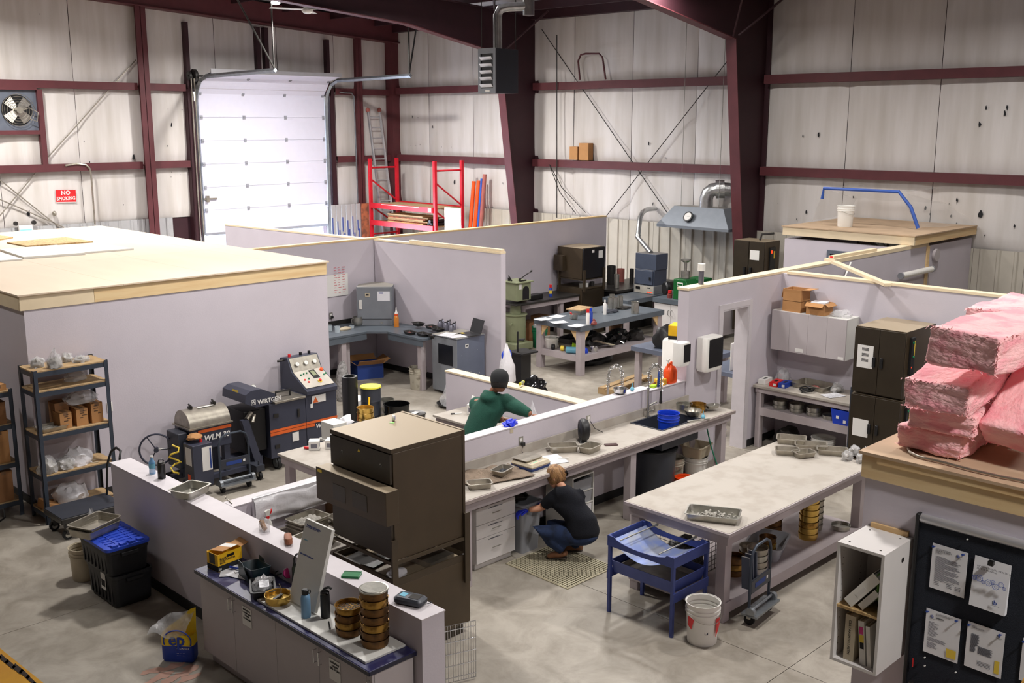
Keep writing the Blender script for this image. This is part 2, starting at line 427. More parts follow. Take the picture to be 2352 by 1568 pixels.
# ---- back wall (gable): plane y = YW
wb = struct('wall_back', G().box(-8, YW, 0, 13.55, YW + .15, 8.95).box(17.45, YW, 0, XW + .1, YW + .15, 7.6).box(13.55, YW, 5.25, 17.45, YW + .15, 8), 'dark_steel')
bands = [(2.14, 3.46), (3.46, 5.32), (5.32, None)]
SE = [10.55 + 1.83 * k for k in range(-6, 6)]
SE = [s for s in SE if s < 19.9] + [19.95]
for i, (a, b) in enumerate(zip(SE, SE[1:])):
    for (z0, z1) in bands:
        zz = z1 or roofz((a + b) / 2) - .1
        if z1 is not None and a < 13.6 < b: cuts = [(a, 13.52)]
        elif z1 is not None and a < 17.5 < b: cuts = [(17.48, b)]
        elif z1 is not None and 13.5 < a and b < 17.6: continue
        else: cuts = [(a, b)]
        for (ca, cb) in cuts:
            if cb - ca < .2: continue
            part('insulation_panel', pillow(cb - ca - .012, zz - z0 - .01, .05, i * 7 + z0), 'insulation', wb, loc=(ca + .006, YW - .03, z0 + .005), ang=80)
# ribbed liner sheets at the foot
def liner_sheet(w, h, n):
    g = G(); g.box(0, -.008, 0, w - .006, 0, h); d = w / n
    for k in range(n):
        x = (k + .5) * d; g.prism([(x - .045, -.008), (x - .022, -.034), (x + .022, -.034), (x + .045, -.008)], 0, h, 'z')
    return g
ls = mesh('liner_panel', liner_sheet(.93, 2.16, 3), 'liner_grey', **F0)
k = 0; x = -1.2
while x < 19.4:
    if not (12.7 < x < 17.4):
        o = bpy.data.objects.new('liner_panel', ls); COL.objects.link(o); o.parent = wb; o.location = (x, YW - .09, 0)
    x += .93
def channel(L, h, d):                                    # a C girt running along x, flange ledge to -y
    t = .012; return G().box(0, -t, -h / 2, L, 0, h / 2).box(0, 0, h / 2 - t, L, d, h / 2).box(0, 0, -h / 2, L, d, -h / 2 + t)
def ibeam(h, w, d, t=.014):                              # upright I column, web in the y z plane, inner flange at -y
    return G().box(-w / 2, -d, 0, w / 2, -d + t, h).box(-w / 2, -t, 0, w / 2, 0, h).box(-t / 2, -d, 0, t / 2, 0, h)
for (xa, xb) in ((-8, 12.0), (12.28, 13.25), (17.75, 18.4), (18.65, 19.8)):
    for z in (3.47, 5.33):
        part('girt', channel(xb - xa, .17, .2), 'red_steel', wb, loc=(xa, YW - .23, z), **F0)
for (x, w_, d, z0) in ((5.6, .22, .34, 0), (12.12, .26, .36, 0), (18.52, .2, .3, 0)):
    part('column', ibeam(roofz(x) - .6 - z0, w_, d), 'red_steel', wb, loc=(x, YW - .02, z0), **F0)
for (x, w_, z0, z1) in ((13.36, .2, 0, 5.3), (13.36, .1, 5.3, 6.9), (15.38, .12, 5.6, 6.9), (15.62, .12, 5.6, 6.9), (17.55, .1, 5.2, 6.7), (17.64, .14, 0, 5.4)):
    part('jamb', G().box(-w_ / 2, -.2, 0, w_ / 2, 0, z1 - z0), 'dark_steel', wb, loc=(x, YW - .03, z0), **F0)
part('header_girt', channel(4.1, .2, .2), 'red_steel', wb, loc=(13.45, YW - .23, 5.42), **F0)
# ---- right wall (long wall): plane x = XW
wr = struct('wall_right', G().box(XW, -7, 0, XW + .15, YW + .15, 7.5), 'dark_steel')
SY = [8.65 + 1.83 * k for k in range(-5, 9)] + [24.85]
for i, (a, b) in enumerate(zip(SY, SY[1:])):
    for (z0, z1) in ((2.18, 3.48), (3.48, 5.36), (5.36, 7.25)):
        part('insulation_panel', pillow(b - a - .012, z1 - z0 - .01, .06, i * 5 + z0), 'insulation' if z0 < 5 else 'insulation', wr, loc=(XW - .03, b - .006, z0 + .005), rot=(0, 0, -90), ang=80)
ls2 = mesh('liner_panel', liner_sheet(.93, 2.2, 3), 'liner', **F0)
y = 3.1
while y < 24.3:
    o = bpy.data.objects.new('liner_panel', ls2); COL.objects.link(o); o.parent = wr; o.location = (XW - .1, y + .93, 0); o.rotation_euler = (0, 0, R(-90)); y += .93
FR = (12.4, 19.1)
for (ya, yb) in ((-1, 12.3), (12.5, 19.0), (19.2, 24.5)):
    for z in (3.48, 5.37):
        part('girt', channel(yb - ya, .18, .2), 'red_steel', wr, loc=(XW - .25, yb, z), rot=(0, 0, -90), **F0)
part('column', G().box(-.3, -.3, 0, 0, 0, 6.9), 'red_steel', wr, loc=(XW - .04, YW - .05, 0), **F0)
# torn spots and dark scuffs in the blanket
def tears(specs, onx):
    g = G(); q = random.Random(3)
    for (u, v, s) in specs:
        p = atx(u, v, XW - .115) if onx else aty(u, v, YW - .095); n = 8
        c = [(q.uniform(.25, 1) * s * .45 * math.cos(i * 6.283 / n), q.uniform(.35, 1) * s * math.sin(i * 6.283 / n)) for i in range(n)]
        if onx: g.raw([(p.x, p.y + a, p.z + b) for a, b in c], [tuple(range(n))])
        else: g.raw([(p.x + a, p.y, p.z + b) for a, b in c], [tuple(range(n))])
    return g
part('tear', tears([(1844, 312, .05), (1880, 308, .07), (2250, 285, .08), (2265, 248, .05), (2308, 262, .08), (2314, 246, .06), (2252, 492, .11), (2198, 460, .07), (2126, 478, .08), (2136, 492, .04), (2184, 496, .05), (2197, 515, .06), (1852, 486, .06), (1830, 503, .03), (1787, 467, .02), (1960, 452, .05), (2262, 540, .03), (2180, 468, .02), (1172, 400, .1), (1155, 420, .04), (1168, 440, .04), (1173, 448, .05), (1044, 418, .1), (947, 268, .07), (993, 291, .06), (960, 270, .03), (1178, 270, .05), (944, 334, .03), (955, 334, .02), (965, 332, .03), (1014, 337, .03), (1036, 338, .03), (1490, 330, .06), (1500, 468, .06), (1528, 362, .04), (2330, 520, .05)], True), 'ink_black', wr, label='dark torn spots in the white blanket', kind='stuff', **F0)
part('tear', tears([(307, 360, .12), (206, 372, .04), (66, 490, .12), (193, 325, .03), (394, 288, .08), (386, 250, .02), (418, 252, .03), (385, 335, .03), (414, 401, .02), (393, 406, .03), (284, 470, .03), (90, 32, .02), (394, 395, .02)], False), 'ink_black', wb, label='dark torn spots in the white blanket', kind='stuff', **F0)
# ---- rigid frames: tapered column and rafter
ce = struct('ceiling', G().prism([(-8.2, roofz(-8.2)), (XW + .2, roofz(XW + .2)), (XW + .2, roofz(XW + .2) + .2), (-8.2, roofz(-8.2) + .2)], -7.2, YW + .3, 'y'), 'dark_steel', **F0)
x = XW - .2
while x > -7:                                             # white faced blanket between the purlins
    part('roof_panel', G().prism([(x - 1.42, roofz(x - 1.42) - .03), (x, roofz(x) - .03), (x, roofz(x)), (x - 1.42, roofz(x - 1.42))], -7, YW, 'y'), 'roof_white', ce, **F0)
    x -= 1.5
x = XW - .9
while x > -7:
    part('purlin', G().box(x - .04, -7, roofz(x) - .24, x + .04, YW - .1, roofz(x) - .03), 'dark_steel', ce, **F0); x -= 1.5
for yc in FR + (5.7, -1.0):
    fr = struct('frame', parent=ce, loc=(0, yc, 0))
    ib, it = 19.46, 18.62
    top = roofz(XW) - .25
    inner = [(ib, 0), (it, 6.14)]
    raf = [(15.7, 6.66), (12.0, 6.95), (6, 7.33), (-8, 8.2)]
    poly = [(XW - .05, 0), (ib, 0), (it, 6.14)] + raf + [(-8, roofz(-8) - .25), (XW - .05, top)]
    part('web', G().prism(poly, -.008, .008, 'y'), 'dark_steel', fr, **F0)
    fg = G(); pts = [(ib, 0), (it, 6.14)] + raf
    for (a, b) in zip(pts, pts[1:]):
        dx, dz = b[0] - a[0], b[1] - a[1]; l = math.hypot(dx, dz); nx, nz = -dz / l * .02, dx / l * .02
        fg.prism([a, b, (b[0] + nx, b[1] + nz), (a[0] + nx, a[1] + nz)], -.12, .12, 'y')
    part('inner_flange', fg, 'red_steel', fr, **F0)
    part('outer_flange', G().box(XW - .07, -.12, 0, XW - .05, .12, top).prism([(XW - .05, top - .02), (-8, roofz(-8) - .27), (-8, roofz(-8) - .25), (XW - .05, top)], -.12, .12, 'y'), 'dark_steel', fr, **F0)
    part('flange_brace', G().tube([(it + .1, .1, 6.2), (it + .6, 1.1, 7.1)], .025, 6).tube([(it + .1, -.1, 6.2), (it + .6, -1.1, 7.1)], .025, 6).tube([(it - .1, -.1, 6.15), (17.2, -1.3, 7.3)], .02, 6), 'dark_steel', fr)
part('gable_rafter', G().prism([(XW, 6.72), (8, 7.42), (-8, 8.4), (-8, 8.85), (XW, 7.25)], YW - .36, YW - .1, 'y').prism([(XW, 6.70), (-8, 8.38), (-8, 8.40), (XW, 6.72)], YW - .45, YW - .05, 'y'), 'red_steel', ce, **F0)
part('eave_strut', G().box(XW - .3, -7, 7.0, XW - .06, YW - .1, 7.22), 'dark_steel', ce, **F0)
# walls behind the viewer close the hall
wl = struct('wall_left', G().box(-8.15, -7, 0, -8, YW + .1, 9.1), 'insulation', **F0)
wf = struct('wall_front', G().box(-8.1, -7.15, 0, XW + .1, -7, 9.1), 'insulation', **F0)
gr = struct('ground_outside', G().box(5, YW + .4, -.1, 30, YW + 30, -.02), 'asphalt_out', **F0)
# bracing rods
def rod(p, q, nm='bracing_rod', r=.011, m='steel_dark', par=None): return part(nm, G().tube([p, q], r, 6), m, par)
rod((XW - .2, 18.75, 6.75), (XW - .2, 14.5, 2.2), par=wr); rod((XW - .22, 12.95, 6.1), (XW - .22, 16.6, 2.2), par=wr)
for (a, b) in (((9.62, 3.56), (12.05, 5.95)), ((8.0, 2.6 + .55), (10.0, 2.1)), ((8.6, 2.45), (9.5, 3.4))):
    rod((a[0], YW - .14, a[1]), (b[0], YW - .14, b[1]), par=wb, r=.014, m='steel_dull')
part('rod', G().tube([(8.4, YW - .14, 3.5), (9.9, YW - .14, 2.1)], .014, 6), 'steel_dull', wb)
part('vent_hoop', G().tube([atx(1332, 183, 19.72), atx(1328, 140, 19.72), atx(1334, 126, 19.72), atx(1345, 123, 19.72), atx(1376, 123, 19.72), atx(1384, 132, 19.72), atx(1391, 182, 19.72)], .022, 8), 'red_steel', wr)
part('conduit', G().tube([aty(150, 380, YW - .26), aty(175, 376, YW - .26), aty(197, 378, YW - .26), aty(207, 388, YW - .26), aty(210, 410, YW - .26), aty(218, 515, YW - .26)], .022, 8), 'steel_dull', wb)
part('conduit', G().tube([aty(780, 212, YW - .3), aty(808, 214, YW - .3), aty(813, 222, YW - .3), aty(822, 465, YW - .3)], .02, 8), 'galv', wb)
part('stove_wire', G().tube([atx(1279, 80, 19.7), atx(1279, 300, 19.7), atx(1279, 500, 19.7)], .012, 6), 'steel_dark', wr)
for s, (pa, pb, pc) in enumerate((((1262, 378), (1285, 440), (1322, 490)), ((1262, 378), (1290, 430), (1345, 488)))):
    part('hanging_cable', G().tube([atx(*pa, 19.72), atx(*pb, 19.72), atx(*pc, 19.72)], .01, 6), 'steel_dark', wr)
# ---- door_1: the overhead door, raised a step, bent back at the head
d1 = struct('door_1', loc=(0, 0, 0)); ZD = 1.69; x0, x1 = 13.62, 17.42; yd = YW - .12
prof = [(yd, ZD + .585 * k) for k in range(7)]
yy, zz = prof[-1]
for an in (38, 78): yy -= .50 * math.sin(R(an)); zz += .50 * math.cos(R(an)); prof.append((yy, zz))
for i, (a, b) in enumerate(zip(prof, prof[1:])):
    L = math.hypot(b[0] - a[0], b[1] - a[1]); ang = math.degrees(math.atan2(-(b[0] - a[0]), b[1] - a[1]))
    g = G().box(0, -.02, .003, x1 - x0, .02, L - .003).box(0, -.01, -.004, x1 - x0, .015, L + .002)
    for zk in (.14, .28, .42): g.box(.02, -.0225, L * zk / .56 - .004, x1 - x0 - .02, -.02, L * zk / .56 + .004)
    pn = part('door_panel', g, 'door_white', d1, loc=(x0, a[0], a[1]), rot=(ang, 0, 0), **F0)
    if i:
        for xx in (.05, 1.27, 2.53, 3.75): part('hinge', G().box(xx - .035, -.045, -.05, xx + .035, -.021, .05).cyl((xx - .03, -.05, 0), (xx + .03, -.05, 0), .012, n=6), 'door_edge', pn)
part('bottom_seal', G().box(x0, yd - .03, ZD - .06, x1, yd + .03, ZD), 'door_edge', d1, **F0)
part('lock_bar', G().box(x0 - .02, yd - .07, ZD + .86, x0 + .34, yd - .03, ZD + .9).box(x0 + .04, yd - .09, ZD + .8, x0 + .12, yd - .03, ZD + .96), 'steel_dull', d1, **F0)
part('top_seal', G().box(x0 - .05, 0, 0, x1 + .05, .05, .1), 'alu', d1, loc=(0, prof[-1][0] - .02, prof[-1][1] - .02), **F0)
for s, xt in ((0, x0 - .07), (1, x1 + .07)):
    far = atx(632, 151, xt).y if s == 0 else atx(943, 160, xt).y
    tr = [(xt, YW - .16, 0), (xt, YW - .16, 5.0), (xt, YW - .24, 5.28), (xt, YW - .42, 5.5), (xt, YW - .7, 5.6), (xt, far, 5.64)]
    part('track', G().pipe_sq(tr, .075), 'galv', d1, label='galvanised door track', **F0)
    part('track_strut', G().tube([(xt, far + .05, 5.6), (xt, far + .05, roofz(xt) - .2)], .022, 6).tube([(xt, far + .05, 5.7), (xt - .9 + 1.5 * s, far + .35, roofz(xt) - .2)], .022, 6), 'steel_dark', d1)
part('spring_shaft', G().cyl((x0 - .35, YW - .3, 5.62), (x0 + .35, YW - .3, 5.62), .022).cyl((x0 - .2, YW - .3, 5.62), (x0 - .12, YW - .3, 5.62), .16, n=20).cyl((x0 - .32, YW - .3, 5.62), (x0 - .27, YW - .3, 5.62), .1).box(x0 - .24, YW - .34, 5.3, x0 - .1, YW - .2, 5.6), 'steel_dark', d1)
part('hoist_chain', G().tube([(x0 - .22, YW - .4, 5.55), (x0 - .2, YW - .4, .9)], .016, 5).tube([(x0 - .3, YW - .4, 5.55), (x0 - .3, YW - .4, .9)], .016, 5), 'steel_dull', d1)
# ---- drywall partitions
H = 2.4
def wallseg(name, xa, ya, xb, yb, h, t, cap='pine_pale', capt=.0, z0=0, base=True):
    L = math.hypot(xb - xa, yb - ya); a = math.degrees(math.atan2(yb - ya, xb - xa))
    o = struct(name, G().box(0, 0, z0, L, t, h), 'drywall', **F0); o.location = (xa, ya, 0); o.rotation_euler = (0, 0, R(a))
    if capt: part('top_plate', G().box(-.002, -.006, h, L + .002, t + .006, h + capt), cap, o, **F0)
    if base and z0 == 0: part('baseboard', G().box(.0, -.014, 0.001, L, -.001, .1), 'baseboard', o, **F0)
    return o
# closed room at the left
w1 = wallseg('wall_room_front', 4.41, 12.25, 8.56, 12.25, H, .14)
w2 = wallseg('wall_room_side', 8.56, 12.391, 8.56, 19.6, H, .14); w2b = wallseg('wall_room_left', 4.41, 19.6, 4.41, 12.391, H, .14)
rd = struct('ceiling_room_deck', loc=(4.37, 12.24, 0)); L_, D_ = 4.22, 7.4
for i, (a, b) in enumerate(((0, .86), (.86, 4.18))):
    part('rim_joist', G().box(a + .002, 0, H + .004, b - .002, .04, H + .168), ['pine_pale', 'pine_side'][i], rd, **F0)
part('rim_joist', G().box(0, .04, H + .004, .04, D_, H + .168), 'pine_pale', rd, **F0); part('rim_joist', G().box(L_ - .04, .04, H + .004, L_, D_, H + .168), 'pine_pale', rd, **F0)
for i in range(4):
    for j in range(3):
        a0, a1 = [0, 1.22, 2.44, 3.66, L_][i:i + 2]; b0, b1 = j * 2.44, min((j + 1) * 2.44, D_)
        if (i, j) == (0, 2): b0 += .5
        part('plywood_sheet', G().box(a0 - (.02 if i == 0 else -.003), b0 - (.02 if j == 0 else -.003), H + .17, a1, b1, H + .188), 'ply', rd, **F0)
# partitions of the far bays
w3 = wallseg('wall_lab_back', 8.7, 15.5, 18.5, 15.46, H - .01, .12, 'pine', .03)
w4 = wallseg('wall_lab_middle', 11.88, 15.46, 12.1, 12.36, H - .03, .12, 'pine_pale', .03)
w5 = wallseg('wall_far_bay', 11.42, 19.95, 11.78, 15.7, H - .03, .12, 'pine_pale', .03)
p1, p2 = Vector((11.935, 14.55, H)), Vector((12.09, 12.37, H)); dv = (p2 - p1); L = dv.length
solo('timber_stud', G().box(0, -.03, 0, L, .06, .04), 'pine_pale', 'loose pale timber stud lying along the top of the middle partition', 'timber', (p1.x + .05, p1.y, H + .002), math.degrees(math.atan2(dv.y, dv.x)), **F0)
# right hand partition with the doorway
dx0, dx1, dt = 11.72, 12.36, 2.05
w6 = struct('wall_kitchen_front', G().box(10.97, 7.78, 0, dx0, 7.95, H).box(dx1 + .0, 7.78, 0, 17.3, 7.95, H).box(dx0, 7.78, dt, dx1, 7.95, H), 'drywall', **F0)
part('top_plate', G().box(10.95, 7.775, H, 14.6, 7.955, H + .03).box(14.7, 7.775, H, 18.0, 7.955, H + .06), 'pine_pale', w6, **F0)
part('baseboard', G().box(dx1 + .09, 7.765, 0.001, 13.19, 7.779, .1), 'baseboard', w6, **F0)
d2 = struct('door_2', G().box(dx0 - .075, 7.755, 0, dx0, 7.779, dt + .075).box(dx1, 7.755, 0, dx1 + .075, 7.779, dt + .075).box(dx0, 7.755, dt, dx1, 7.779, dt + .075), 'white_paint', **F0)
part('jamb', G().box(dx0, 7.76, 0, dx0 + .02, 7.97, dt - .02).box(dx1 - .02, 7.76, 0, dx1 - .001, 7.97, dt - .02).box(dx0 + .001, 7.76, dt - .02, dx1 - .001, 7.97, dt - .001), 'white_paint', d2, **F0)
w7 = struct('wall_kitchen_right', G().box(13.2, 1.0, 0, 13.33, 4.4, H).box(13.2, 5.2, 0, 13.33, 7.779, H).box(13.2, 4.0, 0, 13.33, 5.2, 1.1).box(13.2, 4.0, 2.12, 13.33, 5.2, H), 'drywall', **F0)
part('top_plate', G().box(13.19, 1.0, H, 13.34, 7.7, H + .035), 'pine_pale', w7, **F0)
yw0 = atx(2230, 728, 13.19).y
wn = struct('window_1', G().box(13.15, 4.0, 2.02, 13.21, yw0, 2.12).box(13.15, yw0 - .09, 1.05, 13.21, yw0, 2.02).box(13.15, 4.0, 1.05, 13.21, yw0 - .09, 1.15), 'window_grey', **F0)
part('pane', G().box(13.24, 4.0, 1.15, 13.25, yw0 - .09, 2.02), 'window_dark', wn, **F0)
# little roofed room by the long wall
w8 = struct('wall_booth', G().box(17.3, 7.96, 0, 17.43, 10.18, H).box(17.43, 10.05, 0, 19.85, 10.18, H).box(17.3, 7.779, 0, 19.85, 7.93, H), 'drywall', **F0)
part('corner_trim', G().box(17.9, 7.755, 0, 18.0, 7.775, H), 'pine', w8, **F0)
rb = struct('ceiling_booth_roof', loc=(17.28, 7.72, 0))
part('rim_joist', G().box(0, 0, H + .065, .04, 2.5, H + .21), 'pine_pale', rb, **F0); part('rim_joist', G().box(.04, 0, H + .065, 2.6, .04, H + .21), 'pine', rb, **F0)
for k in range(2): part('plywood_sheet', G().box(-.02 + k * 1.3, -.02, H + .212, 1.276 + k * 1.3, 2.52, H + .23), 'ply_dusty', rb, **F0)
wn2 = struct('window_2', G().box(17.26, 8.62, 2.2, 17.3, 9.3, 2.26).box(17.26, 9.24, 1.5, 17.3, 9.3, 2.2).box(17.26, 8.62, 1.5, 17.3, 8.68, 2.2), 'window_grey', **F0)
part('pane', G().box(17.28, 8.68, 1.5, 17.298, 9.24, 2.2), 'window_dark', wn2, **F0)
# low walls
HL = 1.25
w9 = struct('wall_low_centre', G().box(5.95 + .5, 7.78, 0, 10.2, 7.92, HL).box(10.2, 7.80, 0, 10.98, 7.94, HL - .04), 'drywall', **F0)
part('cap', G().box(6.44, 7.775, HL, 10.21, 7.925, HL + .012).box(10.21, 7.79, HL - .04, 10.97, 7.945, HL - .028), 'white_paint', w9, **F0)
part('baseboard', G().box(6.5, 7.765, 0.001, 10.9, 7.779, .1), 'baseboard', w9, **F0)
w10 = struct('wall_low_cross', G().box(9.05, 7.935, 0, 9.19, 10.3, HL - .01), 'drywall', **F0)
part('cap', G().box(9.04, 7.935, HL - .01, 9.2, 10.31, HL + .01), 'pine_pale', w10, **F0)
HF = 1.1
w11 = struct('wall_low_front', G().box(4.36, 5.25, 0, 4.57, 10.14, HF), 'drywall', **F0)
part('cap', G().box(4.353, 5.243, HF, 4.575, 10.147, HF + .008), 'white_paint', w11, **F0)
part('baseboard', G().box(4.345, 7.75, 0.001, 4.36, 10.14, .1), 'baseboard', w11, **F0)
w12 = struct('wall_low_stub', G().box(4.58, 8.14, 0, 6.3, 8.3, HF), 'drywall', **F0)
part('cap', G().box(4.58, 8.133, HF, 6.31, 8.307, HF + .008), 'white_paint', w12, **F0)
# office roof at the right, close to the viewer
w13 = struct('wall_office', G().box(5.8, -2, 0, 5.95, 2.78, H).box(5.95, 2.65, 0, 9.2, 2.78, H), 'drywall', **F0)
ro = struct('ceiling_office_deck', loc=(5.78, -2, 0)); Y1 = 4.8
part('rim_joist', G().box(0, 0, H + .005, .04, Y1, H + .15), 'pine_side', ro, **F0); part('rim_joist', G().box(.04, Y1 - .04, H + .005, 3.4, Y1, H + .15), 'pine_side', ro, **F0)
part('header', G().box(-.012, .3, H + .11, -.002, Y1 - .1, H + .15), 'pine', ro, **F0)
for k in range(3): part('plywood_sheet', G().box(-.02 + k * 1.22, 0, H + .152, 1.195 + k * 1.22, Y1 + .015, H + .17), 'ply_dusty', ro, **F0)
# ---- high bay fixtures, each over its lamp
fx = thing('high_bay_fixture', 'round high bay lamp hanging above the grey bench and green jumper', 'lamp', (LAMPS[1][0], LAMPS[1][1], LAMPS[1][2]), group=None)
part('shade', G().olathe([(.31, 0), (.3, .02), (.12, .2), (.05, .26)], 24), 'alu', fx); part('rod', G().cyl((0, 0, 0), (0, 0, 1), .012), 'steel_dark', fx, loc=(0, 0, .26)).scale = (1, 1, roofz(LAMPS[1][0]) - 6.9)
pass
names = ['over the front counter', None, 'over the office roof', 'over the sink bench', 'over the closed room and far bay', 'over the island table', 'over the booth roof', 'over the oven bay', 'high in front of the overhead door', 'over the back of the plywood deck', 'over the left aisle', 'behind the viewer']
for k, (x, y, z, p) in enumerate(LAMPS):
    if k not in (1, 8): [c for c in dup(fx, (x, y, z), 0, 'round high bay lamp hanging ' + names[k]).children if 'rod' in c.name][0].scale.z = roofz(x) - z - .32
pl = aty(633, 6, 21.0)
bl = thing('bulb_lamp', 'glowing bare bulb at the roof above the overhead door', 'lamp', tuple(pl))
part('bulb', G().ball((0, 0, 0), .1, .1, .05), 'lamp_glow', bl); part('housing', G().cyl((0, 0, .05), (0, 0, .3), .09), 'steel_dark', bl)
pf = aty(706, 24, 20.5)
cf = thing('ceiling_fan', 'ceiling fan with pale blades under the roof beside the glowing bulb', 'fan', tuple(pf))
part('motor', G().ball((0, 0, 0), .13, .13, .08).cyl((0, 0, .05), (0, 0, .6), .025), 'white_plastic', cf)
for k in range(3): part('blade', G().at(rot=(6, 0, 45 + 120 * k)).box(.1, -.07, .01, .85, .07, .02), 'white_plastic', cf)
# ================================================================ MAKERS
def rl(g, rings, nc=4, cap0=True, cap1=True, c=(0, 0)):     # loft of rounded rectangles (lx, ly, radius, z[, dx, dy])
    vs = []; per = 4 * (nc + 1)
    for rg in rings:
        lx, ly, r, z = rg[:4]; ox, oy = (rg[4], rg[5]) if len(rg) > 4 else (0, 0)
        r = min(r, lx / 2 - 1e-4, ly / 2 - 1e-4)
        for q_, (sx, sy) in enumerate(((1, 1), (-1, 1), (-1, -1), (1, -1))):
            for i in range(nc + 1):
                a = math.pi / 2 * (q_ + i / nc)
                vs.append((c[0] + ox + sx * (lx / 2 - r) + r * math.cos(a), c[1] + oy + sy * (ly / 2 - r) + r * math.sin(a), z))
    fs = []
    for k in range(len(rings) - 1):
        for i in range(per): j = (i + 1) % per; fs.append((k * per + i, k * per + j, (k + 1) * per + j, (k + 1) * per + i))
    if cap0: fs.append(tuple(reversed(range(per))))
    if cap1: fs.append(tuple(range((len(rings) - 1) * per, len(rings) * per)))
    return g.raw(vs, fs)
def pan_g(L, W, h, r=.03, fl=.012, t=.003, tp=.012):
    return rl(G(), [(L - 2 * fl - 2 * tp, W - 2 * fl - 2 * tp, r, 0), (L - 2 * fl, W - 2 * fl, r, h - .004), (L, W, r + .006, h - .004), (L, W, r + .006, h), (L - 2 * fl - 2 * t, W - 2 * fl - 2 * t, r, h),
                    (L - 2 * fl - 2 * tp - 2 * t, W - 2 * fl - 2 * tp - 2 * t, r, t)])
def heap(lx, ly, h, seed, n=14):                            # uneven filling of a tray
    def fn(a, b):
        e = max(0, min(a, 1 - a, b, 1 - b)) * 2
        return ((a - .5) * lx, (b - .5) * ly, h * (.35 + e * .5 + .45 * noise.noise(Vector((a * 7 + seed, b * 7, seed)))) * (1 if e > 0 else .3))
    return G().grid(fn, n, n)
def pan(p, L, W, h, rz, label, group=None, m='steel', fill=None, cat='pan', name='steel_pan'):
    t = thing(name, label, cat, p, rz, group); part('pan_body', pan_g(L, W, h), m, t)
    if fill: part('contents', heap(L - .06, W - .06, fill[1], len(label)), fill[0], t, kind='stuff', loc=(0, 0, .006))
    return t
def chips(lx, ly, z, n, seed, s=.02):
    g = G(); q = random.Random(seed)
    for i in range(n):
        g.at((q.gauss(0, lx / 4), q.gauss(0, ly / 4), z + q.random() * .025), (q.uniform(-40, 40), q.uniform(-40, 40), q.uniform(0, 360)))
        a = s * q.uniform(.5, 1.3); g.box(-a, -a * .6, 0, a, a * .6, a * .3, tx=a * .3, ty=a * .2)
    return g
def sieve_g(r, h):
    return G().cup([(r - .006, 0), (r - .006, h * .3), (r, h * .36), (r, h - .006), (r + .004, h - .005), (r + .004, h)], .002, 28).at((0, 0, h * .38)).lathe([(.0005, 0), (r - .003, 0), (r - .003, .001), (.0005, .001)], 28)
def sieve(p, r, h, label, group, m='brass_old', lid=False, wire=False, rz=0):
    t = thing('test_sieve', label, 'sieve', p, rz, group); part('ring', sieve_g(r, h), m, t)
    if lid: part('lid', G().lathe([(.0005, h + .010), (r * .9, h + .010), (r * .95, h + .004), (r + .005, h + .006), (r + .005, h - .004), (r - .002, h - .004), (.0005, h)], 28), 'steel', t)
    if wire:
        g = G()
        for k in range(-3, 4): l = math.sqrt(max(0, (r - .01) ** 2 - (k * r / 3.6) ** 2)); g.box(k * r / 3.6 - .002, -l, h * .4, k * r / 3.6 + .002, l, h * .4 + .004).box(-l, k * r / 3.6 - .002, h * .4, l, k * r / 3.6 + .002, h * .4 + .004)
        part('wire_mesh', g, 'chrome', t)
    return t
def bucket(p, r, h, label, m='bucket_white', group=None, rz=0, handle=True, fill=None, name='bucket', lean=0):
    t = thing(name, label, 'bucket', p, rz, group)
    rb = r * .87
    part('bucket_body', G().cup([(rb * .97, 0), (rb, .01), (rb + (r - rb) * .7, h * .74), (r * 1.03, h * .75), (r * 1.03, h * .77), (r * .97, h * .78), (r * .98, h * .83), (r * 1.04, h * .84), (r * 1.04, h * .86), (r * .98, h * .87), (r, h * .98), (r * 1.05, h * .985), (r * 1.05, h)], .006, 32), m, t)
    if handle:
        part('bail', G().tube([(r * 1.05 * math.cos(a), -r * 1.02 * math.sin(a) - .004, h * .76 - r * .45 * math.sin(a)) for a in [math.pi * k / 14 for k in range(15)]], .0028, 6), 'steel', t)
    if fill: part('contents', G().lathe([(.0005, h * fill[1]), (r * .93, h * fill[1])], 20), fill[0], t, kind='stuff')
    return t
def carton(p, lx, ly, h, rz, label, group=None, m='cardboard', flaps=0, cat='box', mark=None, name='cardboard_box', ang=(35, 50, 40, 30)):
    t = thing(name, label, cat, p, rz, group); d = .004
    g = G().box(-lx / 2, -ly / 2, 0, lx / 2, ly / 2, d)
    g.box(-lx / 2, -ly / 2, d, -lx / 2 + d, ly / 2, h).box(lx / 2 - d, -ly / 2, d, lx / 2, ly / 2, h).box(-lx / 2 + d, -ly / 2, d, lx / 2 - d, -ly / 2 + d, h).box(-lx / 2 + d, ly / 2 - d, d, lx / 2 - d, ly / 2, h)
    if not flaps: g.box(-lx / 2, -ly / 2, h - d, lx / 2, ly / 2, h)
    part('carton_body', g, m, t, **F0)
    if flaps:
        fw = flaps
        for k, (cx, cy, L, rr) in enumerate(((0, -ly / 2, lx, 0), (lx / 2, 0, ly, 90), (0, ly / 2, lx, 180), (-lx / 2, 0, ly, 270))):
            part('flap', G().box(-L / 2 + .004, -fw, 0, L / 2 - .004, 0, d), 'cardboard', t, **F0, loc=(cx, cy, h), rot=(ang[k], 0, rr))
    else: part('tape', G().box(-.025, -ly / 2 - .001, h - .04, .025, -ly / 2, h).box(-.025, -ly / 2 - .001, h, .025, ly / 2, h + .001), 'wood_brown', t, **F0)
    if mark:
        q = random.Random(len(label)); g = G()
        for i in range(mark): x = q.uniform(-.38, .1) * lx; z = h * (.85 - .13 * i); g.box(x, -ly / 2 - .002, z, x + q.uniform(.2, .45) * lx, -ly / 2 - .0005, z + .006)
        part('handwriting', g, 'ink_black', t, **F0)
    return t
